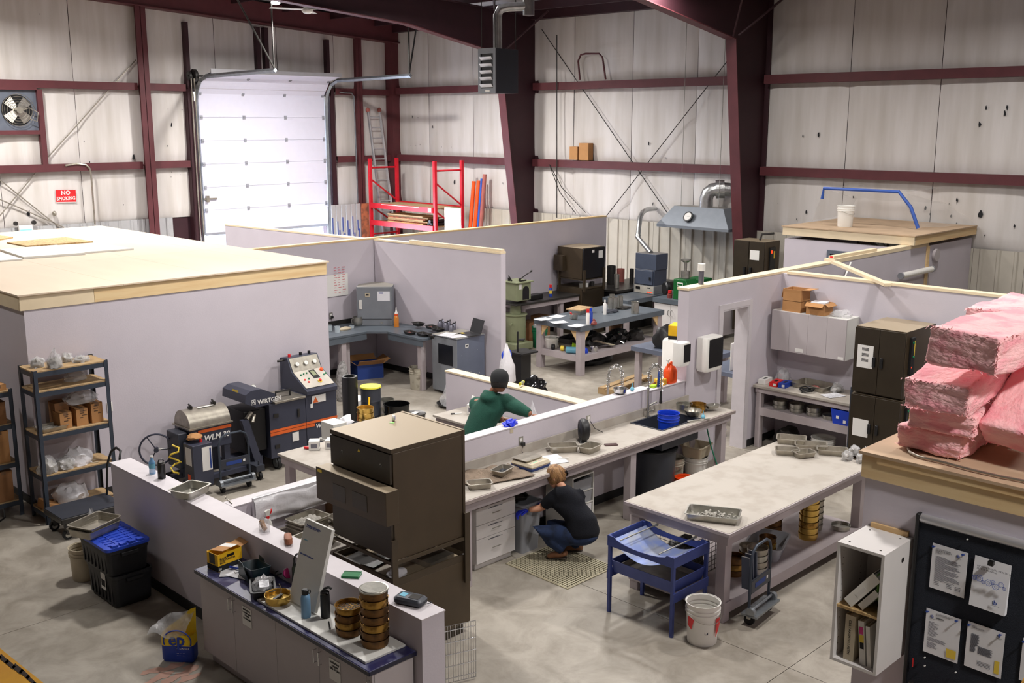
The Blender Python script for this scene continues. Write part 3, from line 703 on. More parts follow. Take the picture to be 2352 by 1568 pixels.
def blob(rx, ry, rz_, seed, amp=.28, fr=2.2, sub=3, flat=.35, tip=0):
    bm = bmesh.new(); bmesh.ops.create_icosphere(bm, subdivisions=sub, radius=1)
    g = G(); vs = []
    for v in bm.verts:
        p = v.co.copy(); n = 1 + amp * noise.noise(p * fr + Vector((seed * 3.7, seed, 0))) + amp * .7 * abs(noise.noise(p * fr * 2.7 + Vector((seed, 0, seed)))) - amp * .3
        p *= n; p.z = max(p.z, -flat)
        if tip and p.z > .3: k = min(1, (p.z - .3) / .7); p.x *= 1 - .75 * k; p.y *= 1 - .75 * k; p.z += tip * k
        vs.append((p.x * rx, p.y * ry, (p.z + flat) * rz_))
    fs = [tuple(v.index for v in f.verts) for f in bm.faces]; bm.free(); return g.raw(vs, fs)
def bag(p, rx, ry, h, seed, label, m='bag', group=None, cat='bag', name='plastic_bag', rz=0, tip=0, knot=False, inner=None):
    if m == 'bag_grey': m, inner = 'bag', 'gravel'
    t = solo(name, blob(rx, ry, h / 1.35, seed, tip=tip, amp=.38, fr=2.8), m, label, cat, p, rz, group, ang=50)
    if inner: part('contents', blob(rx * .86, ry * .86, h / 1.75, seed, amp=.3, fr=2.8), inner, t, ang=50, kind='stuff', loc=(0, 0, .004))
    return t
def bottle(p, prof, m, label, cat='bottle', cap=None, name='bottle', group=None, n=20, rz=0, extra=None):
    t = thing(name, label, cat, p, rz, group); part('bottle_body', G().lathe(prof, n), m, t)
    if cap: part('cap', G().lathe(cap[0], n), cap[1], t)
    if extra: part(extra[0], extra[1], extra[2], t)
    return t
def paper(p, lx, ly, rz, label, group=None, m='paper', rows=10, name='paper_sheet', cat='paper', ink='ink', curl=.006):
    t = thing(name, label, cat, p, rz, group)
    part('sheet', G().grid(lambda a, b: ((a - .5) * lx, (b - .5) * ly, .001 + curl * ((a - .5) ** 2 + (b - .5) ** 2) * 2), 4, 4), m, t)
    if rows:
        g = G(); q = random.Random(len(label))
        for i in range(rows):
            y = ly * (.42 - .84 * i / rows); xe = lx * q.uniform(-.1, .42); z = .004 + curl; g.raw([(-lx * .42, y, z), (xe, y, z), (xe, y + .003, z), (-lx * .42, y + .003, z)], [(0, 1, 2, 3)])
        part('print', g, ink, t, **F0)
    return t
def table(name, label, cat, x0, y0, x1, y1, z, tt, top_m, leg_m, legs, shelf=None, apron=.09, lw=.09, group=None, over=.03, edge_m=None):
    t = thing(name, label, cat, (x0, y0, 0), 0, group); X, Y = x1 - x0, y1 - y0
    part('table_top', G().box(0, 0, z - tt, X, Y, z), top_m, t, bev=.004)
    if edge_m: part('edge_trim', G().box(-.012, -.012, z - tt, X + .012, -.0005, z - .004).box(-.012, -.0005, z - tt, -.0005, Y, z - .004), edge_m, t, **F0)
    if apron: part('apron', G().box(over, over, z - tt - apron, X - over, over + .038, z - tt).box(over, Y - over - .038, z - tt - apron, X - over, Y - over, z - tt).box(over, over + .038, z - tt - apron, over + .038, Y - over - .038, z - tt).box(X - over - .038, over + .038, z - tt - apron, X - over, Y - over - .038, z - tt), leg_m, t, **F0)
    for (lx, ly) in legs: part('leg', G().box(-lw / 2, -lw / 2, 0, lw / 2, lw / 2, z - tt - apron - .001), leg_m, t, loc=(lx, ly, 0), bev=.003)
    if shelf: over += .008; part('lower_shelf', G().box(over, over, shelf - .02, X - over, Y - over, shelf).box(over, over, shelf - .11, X - over, over + .03, shelf - .02).box(over, over + .03, shelf - .11, over + .03, Y - over, shelf - .02).box(X - over - .03, over + .03, shelf - .11, X - over, Y - over, shelf - .02).box(over + .03, Y - over - .03, shelf - .11, X - over - .03, Y - over, shelf - .02), leg_m, t, **F0)
    return t
def garment(name, rings, side, tubes, m, par, vox=.016, extra=None):   # cloth over a body: ring loft and sleeves fused into one skin
    s = Vector(side).normalized(); g = G(); n = 20; vs = []
    for i, (c, w_, d_) in enumerate(rings):
        c = Vector(c); up = (Vector(rings[min(i + 1, len(rings) - 1)][0]) - Vector(rings[max(i - 1, 0)][0])).normalized(); f = s.cross(up).normalized()
        for k in range(n): a = 2 * math.pi * k / n; vs.append(tuple(c + s * w_ * math.cos(a) + f * d_ * math.sin(a)))
    m_ = len(rings); g.raw(vs, [(j * n + k, j * n + (k + 1) % n, (j + 1) * n + (k + 1) % n, (j + 1) * n + k) for j in range(m_ - 1) for k in range(n)] + [tuple(reversed(range(n))), tuple(range((m_ - 1) * n, m_ * n))])
    for pts, rr in tubes: g.tube(pts, rr, 14)
    if extra: extra(g)
    o = part(name, g, m, par); r_ = o.modifiers.new('r', 'REMESH'); r_.mode = 'VOXEL'; r_.voxel_size = vox; r_.use_smooth_shade = True
    sm = o.modifiers.new('s', 'SMOOTH'); sm.factor = .6; sm.iterations = 7; return o
def skin_fig(name, joints, bones, m, parent, sub=2, label=None):
    me = bpy.data.meshes.new(name); ks = list(joints); me.from_pydata([joints[k][0] for k in ks], [(ks.index(a), ks.index(b)) for a, b in bones], []); me.materials.append(MATS[m])
    o = bpy.data.objects.new(name, me); COL.objects.link(o); o.parent = parent
    sk = o.modifiers.new('skin', 'SKIN'); sk.use_smooth_shade = True
    if not me.skin_vertices: bpy.context.view_layer.update()
    bm = bmesh.new(); bm.from_mesh(me); ly = bm.verts.layers.skin.verify(); bm.verts.ensure_lookup_table()
    for i, k in enumerate(ks):
        r = joints[k][1]; bm.verts[i][ly].radius = r if isinstance(r, tuple) else (r, r); bm.verts[i][ly].use_root = (i == 0)
    bm.to_mesh(me); bm.free()
    ss = o.modifiers.new('sub', 'SUBSURF'); ss.levels = sub; ss.render_levels = sub
    return props(o, label)
# ================================================================ FRONT COUNTER
cx0, cy0, cy1, cz = 3.94, 5.31, 7.69, .85
fc = thing('base_cabinet', 'long grey base cabinet with wire pulls against the front low wall', 'cabinet', (3.98, cy0 + .02, 0))
LY = cy1 - cy0 - .03
part('cabinet_body', G().box(.02, 0, .1, .36, LY, cz - .036).box(.06, .02, 0, .36, LY - .02, .1), 'melamine', fc, **F0)
ds = [LY, atx(632, 1430, 3.98).y - cy0 - .02, atx(733, 1520, 3.98).y - cy0 - .02]
ds = [ds[0], (atx(535, 1380, 3.98).y - cy0 - .02), ds[1], ds[2], ds[2] - (ds[1] - ds[2]), 0]
hh = [(atx(549, 1400, 3.97), 1), (atx(523, 1390, 3.97), 0), (atx(713, 1510, 3.97), 0), (atx(741, 1530, 3.97), 0)]
for i, (b, a) in enumerate(zip(ds, ds[1:])):
    d = part('door', G().box(0, a + .002, .11, .019, b - .002, cz - .042), 'melamine', fc, bev=.001)
    hy = {0: a + .03, 1: b - .03, 2: a + .03, 3: b - .03, 4: a + .03}[i]
    part('door_pull', G().tube([(0, 0, 0), (-.028, 0, 0), (-.028, 0, .1), (0, 0, .1)], .004, 8), 'chrome', d, loc=(0, hy, cz - .2))
def wall_note(p, w, h, body, size, par, name='note'):
    o = part(name, G().box(-.0015, -w, 0, 0, 0, h), 'label_white', par, **F0, loc=p)
    text('lettering', body, size, 'ink_black', o, (-.0024, -w / 2, h - size * 1.15), (90, 0, -90), 'CENTER', .0004, bold=True, ls=.9)
pn = atx(555, 1393, 3.975); wall_note((-.002, pn.y - cy0 - .02, pn.z - .145), .135, .16, 'stationary\n- envelopes\n- labels\n- notepads', .027, fc)
pn = atx(755, 1513, 3.975); wall_note((-.002, pn.y - cy0 - .02, pn.z - .15), .135, .165, 'stationary\n- paper\n- file folders', .028, fc)
ct = thing('countertop', 'navy blue countertop running along the front low wall', 'countertop', (cx0, cy0, 0))
part('slab', G().box(0, 0, cz - .035, .415, cy1 - cy0, cz), 'counter_navy', ct, bev=.006); part('edge_band', G().box(-.003, 0, cz - .034, -.0002, cy1 - cy0, cz - .004).box(0, -.003, cz - .034, .415, -.0002, cz - .004), 'counter_edge', ct, **F0)
pa, pb = atz(655, 1375, cz), atz(846, 1500, cz)
sb = solo('shelf_board', G().box(0, 0, 0, .355, 1.38, .018), ['panel_white'], 'white melamine board lying on the navy countertop under the sieves', 'board', (3.985, cy0 + .1, cz + .001), bev=.002)
ZB = cz + .02
# box of contractor bags
pc = atz(520, 1312, cz)
pc = atz(503, 1314, cz); cb = thing('bag_carton', 'yellow and black carton of contractor bags on the navy countertop', 'box', (pc.x + .105, pc.y + .085, cz + .001), 6)
part('carton_body', rl(G(), [(.24, .15, .001, 0), (.24, .15, .001, .15), (.234, .144, .001, .15), (.234, .144, .001, .004)], nc=1).mi(1).box(-.1205, -.0755, .002, .1205, -.0752, .05).box(-.1208, -.075, .002, -.1202, .075, .05).mi(2).box(-.03, -.076, .105, .045, -.0752, .128).box(-.1212, -.035, .06, -.1202, .04, .148), ['yellow_box', 'ink_black', 'black'], cb, **F0)
text('lettering', 'BLACK\nCONTRACTOR\nBAGS', .022, 'ink_black', cb, (-.1, -.0762, .1), (90, 0, 0), bold=True, ls=.85); text('lettering', '32', .024, 'label_white', cb, (-.11, -.0765, .014), (90, 0, 0), bold=True)
part('flap', G().box(-.1, -.15, 0, .1, 0, .003).mi(1).box(.0, -.15, .003, .07, 0, .0036), ['cardboard', 'label_white'], cb, loc=(0, .07, .155), rot=(-8, 0, 8), **F0)
part('flap', G().box(0, -.07, 0, .1, .07, .003), 'cardboard', cb, loc=(.12, 0, .15), rot=(0, -12, 0), **F0)
for k, (u, v, rz) in enumerate(((545, 1312, 55), (562, 1318, 20), (570, 1300, 75))):
    p = atz(u, v, cz); paper((p.x, p.y, cz + .001 + .002 * k), .2, .27, rz, ['white sheet under the pile beside the yellow carton', 'white sheet in the middle of the loose pile by the yellow carton', 'topmost white sheet under the blue marker'][k], 'loose sheets on the navy countertop', rows=0)
p = atz(543, 1310, cz)
mk = thing('marker_pen', 'blue marker lying on white sheets beside the yellow carton', 'marker', (p.x, p.y, cz + .022), 112)
part('barrel', G().cyl((-.055, 0, 0), (.03, 0, 0), .008), 'ep_blue', mk); part('cap', G().cyl((.031, 0, 0), (.066, 0, 0), .009), 'blue_plastic', mk)
# dark teal stacking bin
p = atz(613, 1318, cz)
bn = thing('parts_bin', 'dark teal open bin behind the white papers on the navy countertop', 'bin', (4.21, p.y + .0, cz + .001), 80)
part('bin_body', rl(G(), [(.25, .13, .01, 0), (.29, .16, .012, .09), (.30, .17, .012, .11), (.29, .16, .01, .11), (.28, .15, .01, .09), (.24, .12, .01, .004)], nc=2), 'teal_dark', bn, rot=(0, 8, 0))
part('side_fin', G().prism([(-.1, .0), (.14, .0), (.14, .13), (.05, .13)], -.092, -.088, 'y').prism([(-.1, .0), (.14, .0), (.14, .13), (.05, .13)], .088, .092, 'y'), 'teal_dark', bn, **F0)
p = atz(590, 1372, cz)
bt_ = thing('black_tray', 'black tray holding a clear bag and leaflet on the navy countertop', 'tray', (p.x + .08, p.y + .04, cz + .001), 60)
part('tray_body', pan_g(.3, .2, .07), 'black', bt_)
bag((p.x + .10, p.y + .085, cz + .02), .085, .065, .1, 3, 'clear bag bulging out of the black tray', 'bag')
paper((p.x + .07, p.y - .0, cz + .09), .075, .13, 150, 'small white leaflet on the black tray beside the clear bag', rows=8)
# respirator
p = atz(655, 1335, cz)
rp = thing('respirator', 'grey half mask respirator with magenta filters beside the olive jug', 'respirator', (p.x + .05, p.y + .02, cz + .03), 30)
part('face_piece', blob(.05, .045, .07, 4, amp=.12), 'white_plastic', rp)
for s in (-1, 1): part('filter', G().at((.05 * s, -.02, .045), (70, 0, 40 * s)).lathe([(.0005, -.012), (.04, -.012), (.043, 0), (.04, .012), (.0005, .012)], 20), 'magenta', rp)
part('strap', G().tube([(-.04, .04, .03), (-.07, .09, .02), (0, .12, .015), (.07, .09, .02), (.04, .04, .03)], .006, 6), 'black', rp)
p = atz(668, 1358, cz)
jg = thing('insulated_jug', 'olive green insulated jug with carry loop behind the leaning whiteboard', 'jug', (p.x + .12, p.y + .05, cz + .001))
part('jug_body', G().lathe([(.0005, 0), (.055, 0), (.06, .01), (.06, .15), (.05, .17), (.048, .172), (.05, .178), (.05, .19), (.0005, .195)], 24), 'olive', jg)
part('handle', G().tube([(-.045, 0, .185), (-.045, 0, .24), (-.02, 0, .27), (.02, 0, .27), (.045, 0, .24), (.045, 0, .185)], .008, 8), 'black', jg)
# single brass sieve
p = atz(634, 1385, cz + .02); sieve((p.x + .03, p.y + .02, ZB), .1, .062, 'single brass sieve with a wire brush in it at the edge of the white board', 'sieves on the front counter', 'brass_bright', wire=False)
br = thing('wire_brush', 'small dark wire bristle brush lying in the single brass sieve', 'brush', (p.x + .03, p.y + .02, ZB + .03), 20)
part('bristles', G().box(-.05, -.012, 0, .05, .012, .012), 'steel_dark', br); part('handle', G().tube([(.04, 0, .012), (.06, .01, .05), (.05, .02, .09)], .003, 6), 'steel', br)
# leaning whiteboard
def slab_quad(name, c, th, mats, label, cat):          # a flat board given by its four corners in space
    c = [Vector(x) for x in c]; n = (c[1] - c[0]).cross(c[3] - c[0]).normalized() * th
    g = G().raw([tuple(x) for x in c] + [tuple(x + n) for x in c], [(0, 1, 2, 3), (7, 6, 5, 4), (0, 4, 5, 1), (1, 5, 6, 2), (2, 6, 7, 3), (3, 7, 4, 0)])
    return solo(name, g, mats, label, cat, **F0)
b0 = atz(663, 1380, ZB); b1 = atz(729, 1412, ZB)
xb = 4.34
wbd = thing('whiteboard', 'tall narrow white panel with blue handwriting leaning on the front low wall', 'whiteboard', (b0.x + .0, b0.y, ZB), -90)
Lw = (b0 - b1).length * .97; Hh = .64; lean = math.degrees(math.asin(min(.95, (4.352 - b0.x - .03) / .36)))
g = G().box(0, 0, 0, Lw, .03, Hh)
wp = part('panel', g, 'panel_white', wbd, bev=.002, loc=(0, 0, .016), rot=(-17, 0, 0))
text('handwriting', 'Pending Lab Samples', .022, 'ink_blue', wp, (.03, -.0012, Hh - .05), (90, 0, 0), shear=.3); part('handwriting', G().box(.03, -.0012, Hh - .058, .2, -.0005, Hh - .055), 'ink_blue', wp)
text('handwriting', '- pans needed for washouts :', .02, 'ink_blue', wp, (.015, -.0012, Hh - .27), (90, 0, 0), shear=.3, sx=.8)
text('handwriting', 'washed', .018, 'bulb_blue', wp, (.03, -.0012, Hh - .16), (90, 0, 0), shear=.3)
# flasks
p = atz(705, 1417, ZB)
bottle((p.x, p.y + .01, ZB), [(.0005, 0), (.034, 0), (.036, .004), (.036, .15), (.03, .175), (.024, .182), (.0005, .182)], 'flask_blue', 'pale blue metal flask with black cap before the whiteboard', 'flask', ([(.0005, .183), (.026, .183), (.027, .215), (.02, .222), (.0005, .222)], 'black'), 'flask', extra=('carry_loop', G().tube([(.024, 0, .2), (.042, 0, .205), (.048, 0, .19), (.04, 0, .175), (.028, 0, .178)], .004, 6), 'black'))
p = atz(750, 1417, ZB)
bottle((p.x, p.y + .01, ZB), [(.0005, 0), (.033, 0), (.036, .006), (.036, .17), (.034, .185), (.0005, .185)], 'black', 'matt black metal flask with spout lid right of the whiteboard', 'flask', ([(.0005, .186), (.034, .186), (.034, .2), (.02, .21), (.0005, .21)], 'black_gloss'), 'flask', rz=-30, extra=('spout', G().tube([(-.02, 0, .205), (0, 0, .228), (.03, 0, .235), (.05, 0, .22)], .01, 8), 'black'))
p = atz(757, 1437, ZB); solo('pen', G().cyl((-.06, 0, .005), (.06, 0, .005), .0045, n=8), 'ink_black', 'thin black pen lying beside the short sieve stack', 'pen', (p.x, p.y, ZB), 60)
# sieve stacks
def stack(u, v, z, r, n, h, lab, grp, mats=('brass_old',), lid=False, wire=False, jit=.002, off=None):
    p = atz(u, v, z); q = random.Random(n + int(u)); d = Vector((p.x, p.y, 0)).normalized() * r; cx, cy = p.x + d.x, p.y + d.y
    names = ['bottom', 'second from bottom', 'third from bottom', 'fourth from bottom', 'fifth from bottom', 'sixth from bottom', 'seventh from bottom', 'eighth from bottom']
    for k in range(n):
        nm = 'topmost' if k == n - 1 else names[k]
        sieve((cx + q.uniform(-jit, jit), cy + q.uniform(-jit, jit), z + .001 + k * (h + .0015)), r, h, nm + ' sieve of ' + lab, grp, mats[k % len(mats)], lid and k == n - 1, wire and k == n - 1)
stack(862, 1493, ZB, .1, 7, .0585, 'the tall lidded stack on the front counter', 'sieves of the tall front stack', ('brass_old', 'brass_old', 'brass', 'brass_old', 'brass_old', 'brass', 'brass_old'), lid=True)
stack(803, 1466, ZB, .098, 4, .054, 'the short open stack beside the tall one', 'sieves of the short front stack', ('brass_old', 'brass'), wire=True)
# ---- on the low wall's cap
ZC = HF + .009
p = atz(802, 1330, ZC); nb = thing('notebook', 'green hardback notebook with elastic band on the front low wall', 'notebook', (4.45, p.y + .04, ZC), 38)
part('cover', G().box(-.05, -.068, 0, .05, .068, .003).box(-.05, -.068, .014, .05, .068, .017).box(-.052, -.068, 0, -.049, .068, .017), 'notebook', nb, **F0); part('pages', G().box(-.048, -.064, .0032, .047, .064, .0138), 'paper', nb, **F0); part('elastic', G().box(.032, -.069, .0172, .036, .069, .018), 'ink_black', nb, **F0)
p = atz(935, 1393, ZC); gd = thing('field_meter', 'grey handheld meter with blue label lying on the front low wall end', 'meter', (4.47, p.y + .03, ZC), 20)
part('meter_body', rl(G(), [(.1, .2, .02, 0), (.13, .23, .03, .015), (.13, .23, .03, .04), (.105, .2, .03, .055)]), 'charcoal', gd); part('screen', G().box(-.03, .03, .0552, .03, .08, .057), 'bulb_blue', gd, **F0); part('grille', G().box(-.035, -.08, .0552, .035, -.0, .057), 'steel_dark', gd, **F0)
part('lead', G().tube([(0, -.115, .03), (.01, -.14, .02), (.05, -.15, .012), (.06, -.12, .01)], .003, 6), 'black', gd)
p = atz(672, 1245, ZC); cs = thing('glasses_case', 'brown fabric spectacle case on the front low wall', 'case', (4.47, p.y + .02, ZC), 60)
part('case_shell', rl(G(), [(.1, .04, .018, 0), (.16, .062, .028, .012), (.165, .066, .03, .03), (.15, .058, .028, .058), (.1, .03, .015, .066)]), 'case_brown', cs); part('seam', G().tube([(.083 * math.cos(a), .034 * math.sin(a), .03) for a in [k * .5236 for k in range(12)]], .0022, 5, closed=True), 'wood_brown', cs)
p = atz(652, 1212, ZC); bag((4.47, p.y + .06, ZC), .045, .05, .12, 9, 'clear bag wrapped round a card tube on the front low wall', 'bag')
tb = thing('card_tube', 'short brown card tube lying in clear wrap on the front low wall', 'tube', (4.47, p.y + .05, ZC + .02), 80); part('tube_wall', G().at(rot=(0, 60, 0)).cup([(.021, 0), (.021, .09)], .003, 20), 'cardboard', tb)
pan((4.47, atz(432, 1140, ZC).y + .04, ZC), .325, .265, .075, 22, 'large steel pan balanced on the front low wall beside the black flask', m='steel')
p = atz(377, 1098, ZC); bottle((4.5, p.y + .02, ZC), [(.0005, 0), (.036, 0), (.038, .01), (.038, .14), (.0005, .14)], 'black_gloss', 'black travel mug with steel band on the front low wall', 'flask', ([(.0005, .141), (.039, .141), (.039, .15), (.034, .152), (.034, .165), (.0005, .168)], 'steel_dark'), 'flask', extra=('carry_loop', G().tube([(-.028, 0, .165), (-.02, 0, .19), (.02, 0, .19), (.028, 0, .165)], .006, 6), 'black'))
p = atz(341, 1091, ZC); bottle((4.5, p.y + .02, ZC), [(.0005, 0), (.03, 0), (.032, .01), (.03, .05), (.032, .09), (.031, .12), (.014, .15), (.012, .165), (.0005, .165)], 'water_blue', 'clear blue plastic water bottle on the front low wall', 'bottle', ([(.0005, .166), (.015, .166), (.015, .182), (.0005, .182)], 'label_white'), 'bottle', extra=('wrapper', G().olathe([(.0325, .06), (.0325, .105)], 20), 'bulb_blue'))
p = atz(530, 1149, ZC); solo('metal_pin', G().cyl((-.09, 0, .006), (.09, 0, .006), .005, n=8).cyl((.07, 0, .006), (.09, 0, .006), .009, n=8), 'steel_dull', 'thin metal pin lying where the low walls meet', 'pin', (4.63, p.y, ZC), 78)
# ================================================================ LEFT OF THE LOW WALL
def tote(p, lx, ly, h, rz, label, lid=None, sticker=False):
    t = thing('storage_tote', label, 'tote', p, rz, 'stacked black storage totes')
    part('tote_body', rl(G(), [(lx * .84, ly * .84, .04, 0), (lx * .9, ly * .9, .04, .02), (lx * .97, ly * .97, .045, h - .04), (lx, ly, .05, h - .035), (lx, ly, .05, h), (lx * .94, ly * .94, .04, h), (lx * .82, ly * .82, .035, .01)]), 'tote_black', t)
    g = G()
    for k in range(-3, 4):
        x = k * lx * .12; g.box(x - .012, -ly * .48, .04, x + .012, -ly * .445, h - .05, ty=0); g.box(-lx * .48, k * ly * .12 - .01, .04, -lx * .445, k * ly * .12 + .01, h - .05)
    part('ribs', g, 'tote_black', t, **F0)
    part('handle', G().box(-lx / 2 - .03, -.08, h - .06, -lx / 2, .08, h - .03).box(lx / 2, -.08, h - .06, lx / 2 + .03, .08, h - .03), 'tote_black', t, **F0)
    if sticker: s = part('sticker', G().box(-.05, -ly / 2 - .002, h * .45, .05, -ly / 2 - .0005, h * .95).mi(1).box(-.04, -ly / 2 - .003, h * .55, .04, -ly / 2 - .002, h * .75), ['label_white', 'ink_black'], t, **F0, loc=(.08, 0, 0))
    if lid:
        l = part('lid', rl(G(), [(lx + .02, ly + .02, .05, h + .001), (lx + .02, ly + .02, .05, h + .03), (lx - .03, ly - .03, .045, h + .034)]), lid, t)
        g = G()
        for k in range(-4, 5): g.box(k * lx * .1 - .008, -ly * .4, h + .034, k * lx * .1 + .008, ly * .4, h + .04)
        for k in (-1, 1): g.box(-lx * .42, k * ly * .2 - .006, h + .034, lx * .42, k * ly * .2 + .006, h + .041)
        for k in (-.3, -.1, .1, .3): g.box(lx * .42, k * ly - .03, h + .034, lx * .5, k * ly + .03, h + .052)
        part('lid_rib', g, lid, l, **F0)
    return t
tote((4.06, 9.43, 0), .62, .40, .33, -90, 'lower black storage tote with white sticker on the floor', sticker=True)
tote((4.02, 9.42, .331), .64, .42, .27, -90, 'upper black storage tote with blue lid, second from the floor', lid='blue_lid')
ZT = .331 + .27 + .043
pan((3.92, 9.60, ZT), .42, .32, .075, 20, 'lower of two nested brown stained pans on the blue tote lid', 'nested pans on the blue tote', 'steel_dull')
pan((3.93, 9.61, ZT + .032), .42, .32, .075, 22, 'upper of two nested brown stained pans on the blue tote lid', 'nested pans on the blue tote', 'steel_dull')
p = atz(182, 1340); bucket((p.x + .1, p.y + .1, 0), .13, .34, 'dirty beige bucket lined with clear film behind the black totes', 'bucket_beige', handle=False)
p = atz(205, 1255, .3); bag((4.08, 10.03, .34), .1, .16, .3, 13, 'tall clear film sack rising from the beige bucket', 'bag', tip=.5)
# sack of ep
p = atz(420, 1497)
ep = thing('open_sack', 'open yellow and blue sack with clear liner standing by the base cabinet', 'bag', (3.85, 7.86, 0), -50)
def sackf(w, d, h, zz):
    return rl(G(), [(w * .92, d, .02, 0), (w, d * 1.1, .03, .04), (w * 1.02, d * 1.05, .03, h * .5), (w, d * .6, .02, h * .85), (w * .96, d * .35, .01, h)], cap1=False)
part('sack_front', rl(G(), [(.26, .10, .02, 0), (.28, .13, .03, .03), (.28, .13, .03, .155)], cap1=False).mi(1), ['ep_blue', 'ep_yellow'], ep)
part('sack_back', rl(G(), [(.282, .13, .03, .155), (.28, .12, .03, .25)], cap0=False, cap1=False).raw([(-.135, .03, .25), (.14, .03, .25), (.14, .05, .46), (.09, .055, .44), (-.02, .05, .34), (-.12, .04, .27)], [(0, 1, 2, 3, 4, 5)]), 'ep_yellow', ep)
part('liner', G().grid(lambda a, b: (-.2 + .33 * a - .05 * (1 - b), -.08 + .13 * b + .02 * math.sin(a * 9), .25 + .09 * b + .12 * a * b + .02 * math.sin(a * 7 + b * 5)), 12, 8), 'bag', ep)
text('logo', 'ep', .15, 'ep_blue', ep, (-.07, -.072, .165), (84, 0, 0), bold=True, ext=.001); part('logo_ring', G().tube([(.01 + .12 * math.cos(a), -.071 + .0, .2 + .1 * math.sin(a)) for a in [math.radians(d_) for d_ in range(-20, 201, 11)]], .006, 6), 'ep_blue', ep)
text('lettering', 'A SURFACE\n\n- - - - - -\n- - - - - -', .022, 'label_white', ep, (-.0, -.072, .13), (90, 0, 0))
# platform truck under the racking
pt = thing('platform_truck', 'low black platform truck with loop handle before the grey racking', 'trolley', (4.19, 11.12, 0))
part('deck', G().box(0, 0, .2, .72, .5, .26), 'steel_dark', pt, bev=.008); part('deck_mat', G().box(.01, .01, .261, .71, .49, .268), 'charcoal', pt, **F0); part('frame_rail', G().box(.04, .02, .15, .68, .06, .2).box(.04, .44, .15, .68, .48, .2), 'black', pt, **F0)
for (x, y) in ((.08, .07), (.64, .07), (.08, .43), (.64, .43)):
    c = part('caster', G().box(-.02, -.03, .06, .02, .03, .15), 'steel_dark', pt, loc=(x, y, 0), **F0); part('wheel', G().cyl((0, -.018, .055), (0, .018, .055), .054, n=20).mi(1).cyl((0, -.02, .055), (0, .02, .055), .03, n=14), ['black_rubber', 'steel'], c)
part('handle', G().tube([(.70, .08, .26), (.72, .08, .62), (.74, .09, .78), (.78, .14, .84), (.8, .3, .84), (.77, .38, .78), (.73, .42, .62), (.7, .42, .26)], .014, 8), 'black', pt)
# ---- grey steel racking (two units)
def rack(name, label, x0, y0, x1, y1, zt, levels, board='mdf', post=.045, m='rack_steel', grp=None):
    t = thing(name, label, 'shelving', (x0, y0, 0), 0, grp); X, Y = x1 - x0, y1 - y0
    for (a, b, sx, sy) in ((0, 0, 1, 1), (X, 0, -1, 1), (0, Y, 1, -1), (X, Y, -1, -1)):
        part('post', G().box(min(0, sx * post), min(0, sy * .004), 0, max(0, sx * post), max(0, sy * .004), zt).box(min(0, sx * .004), min(0, sy * post), 0, max(0, sx * .004), max(0, sy * post), zt), m, t, loc=(a, b, 0), **F0)
    for z in levels:
        s = part('shelf_board', G().box(.006, .006, z - .014, X - .006, Y - .006, z), board, t, **F0)
        part('beam', G().box(.005, .005, z - .07, X - .005, .02, z - .014).box(.005, Y - .02, z - .07, X - .005, Y - .005, z - .014).box(.005, .02, z - .07, .02, Y - .02, z - .014).box(X - .02, .02, z - .07, X - .005, Y - .02, z - .014), m, s, **F0)
    return t
rx0, ry0, rx1, ry1 = 4.27, 11.76, 5.12, 12.2
LV = [.12, .6, 1.04, 1.55, 1.78]
LV = [.14, aty(330, 1125 - 0, 11) and .58, 1.06, 1.56, 1.79]
rack('steel_racking', 'grey steel racking with five board shelves against the closed room front', rx0, ry0, rx1, ry1, 1.8, LV)
solo('outlet_plate', G().box(0, -.008, 0, .07, 0, .115).mi(1).box(.022, -.011, .015, .048, -.008, .045).box(.022, -.011, .065, .048, -.008, .095), ['label_white', 'ink'], 'white double outlet plate on the closed room wall beside the racking', 'outlet', (aty(245, 932, 12.25).x, 12.249, aty(245, 946, 12.25).z), **F0)
zt = LV[4] + .001
for k, (u, v, a, b, h, m, lab) in enumerate(((82, 846, .09, .07, .12, 'bag_grey', 'leftmost clear bag of grey aggregate on the racking top'), (121, 848, .09, .07, .16, 'bag_grey', 'tied bag of tan aggregate with upright knot on the racking top'), (148, 834, .08, .06, .11, 'bag_grey', 'middle bag of grey stone on the racking top'), (182, 834, .1, .06, .08, 'bag_grey', 'flat bag with label at the right of the racking top'))):
    p = atz(u, v, zt); bag((p.x + .05, min(p.y + .06, 12.13), zt), a, b, h, k + 20, lab, m, 'bags on the racking top', tip=.7 if k == 1 else 0)
zt = LV[3] + .001
p = atz(178, 878, zt); bag((p.x + .02, 12.0, zt), .13, .08, .12, 26, 'crumpled clear bag on the second shelf from the top', 'bag', 'plastic on the racking');
solo('shelf_insert', G().box(0, 0, 0, .3, .2, .014), 'mdf', 'loose square of board on the second shelf from the top', 'board', (rx0 + .05, ry0 + .1, zt), 4, **F0)
zt = LV[2] + .001
for k, (u, v) in enumerate(((160, 994), (195, 985), (228, 977))):
    p = atz(u, v, zt)
    carton((p.x + .05, ry0 + .17, zt), .135, .2, [.19, .2, .235][k], 0, ['left written cardboard box on the middle racking shelf', 'middle written cardboard box on the middle racking shelf', 'right written cardboard box beside the racking post'][k], 'written cartons on the racking', mark=4)
carton((rx0 + .36, ry0 + .3, zt), .16, .18, .28, 0, 'tall plain cardboard box behind the written cartons', m='cardboard_dark')
carton((rx0 + .57, ry0 + .35, zt), .2, .13, .27, 0, 'wide plain cardboard box behind the middle written carton', m='cardboard_dark')
bag((rx0 + .58, ry0 + .2, zt + .245), .2, .13, .13, 31, 'sheet of shiny clear plastic over the written cartons', 'bag', 'plastic on the racking')
pan((rx0 + .2, ry0 + .16, zt), .34, .25, .05, 4, 'tray of pale shavings on the middle racking shelf', None, 'steel_dull', ('chips', .045))
zt = LV[1] + .001
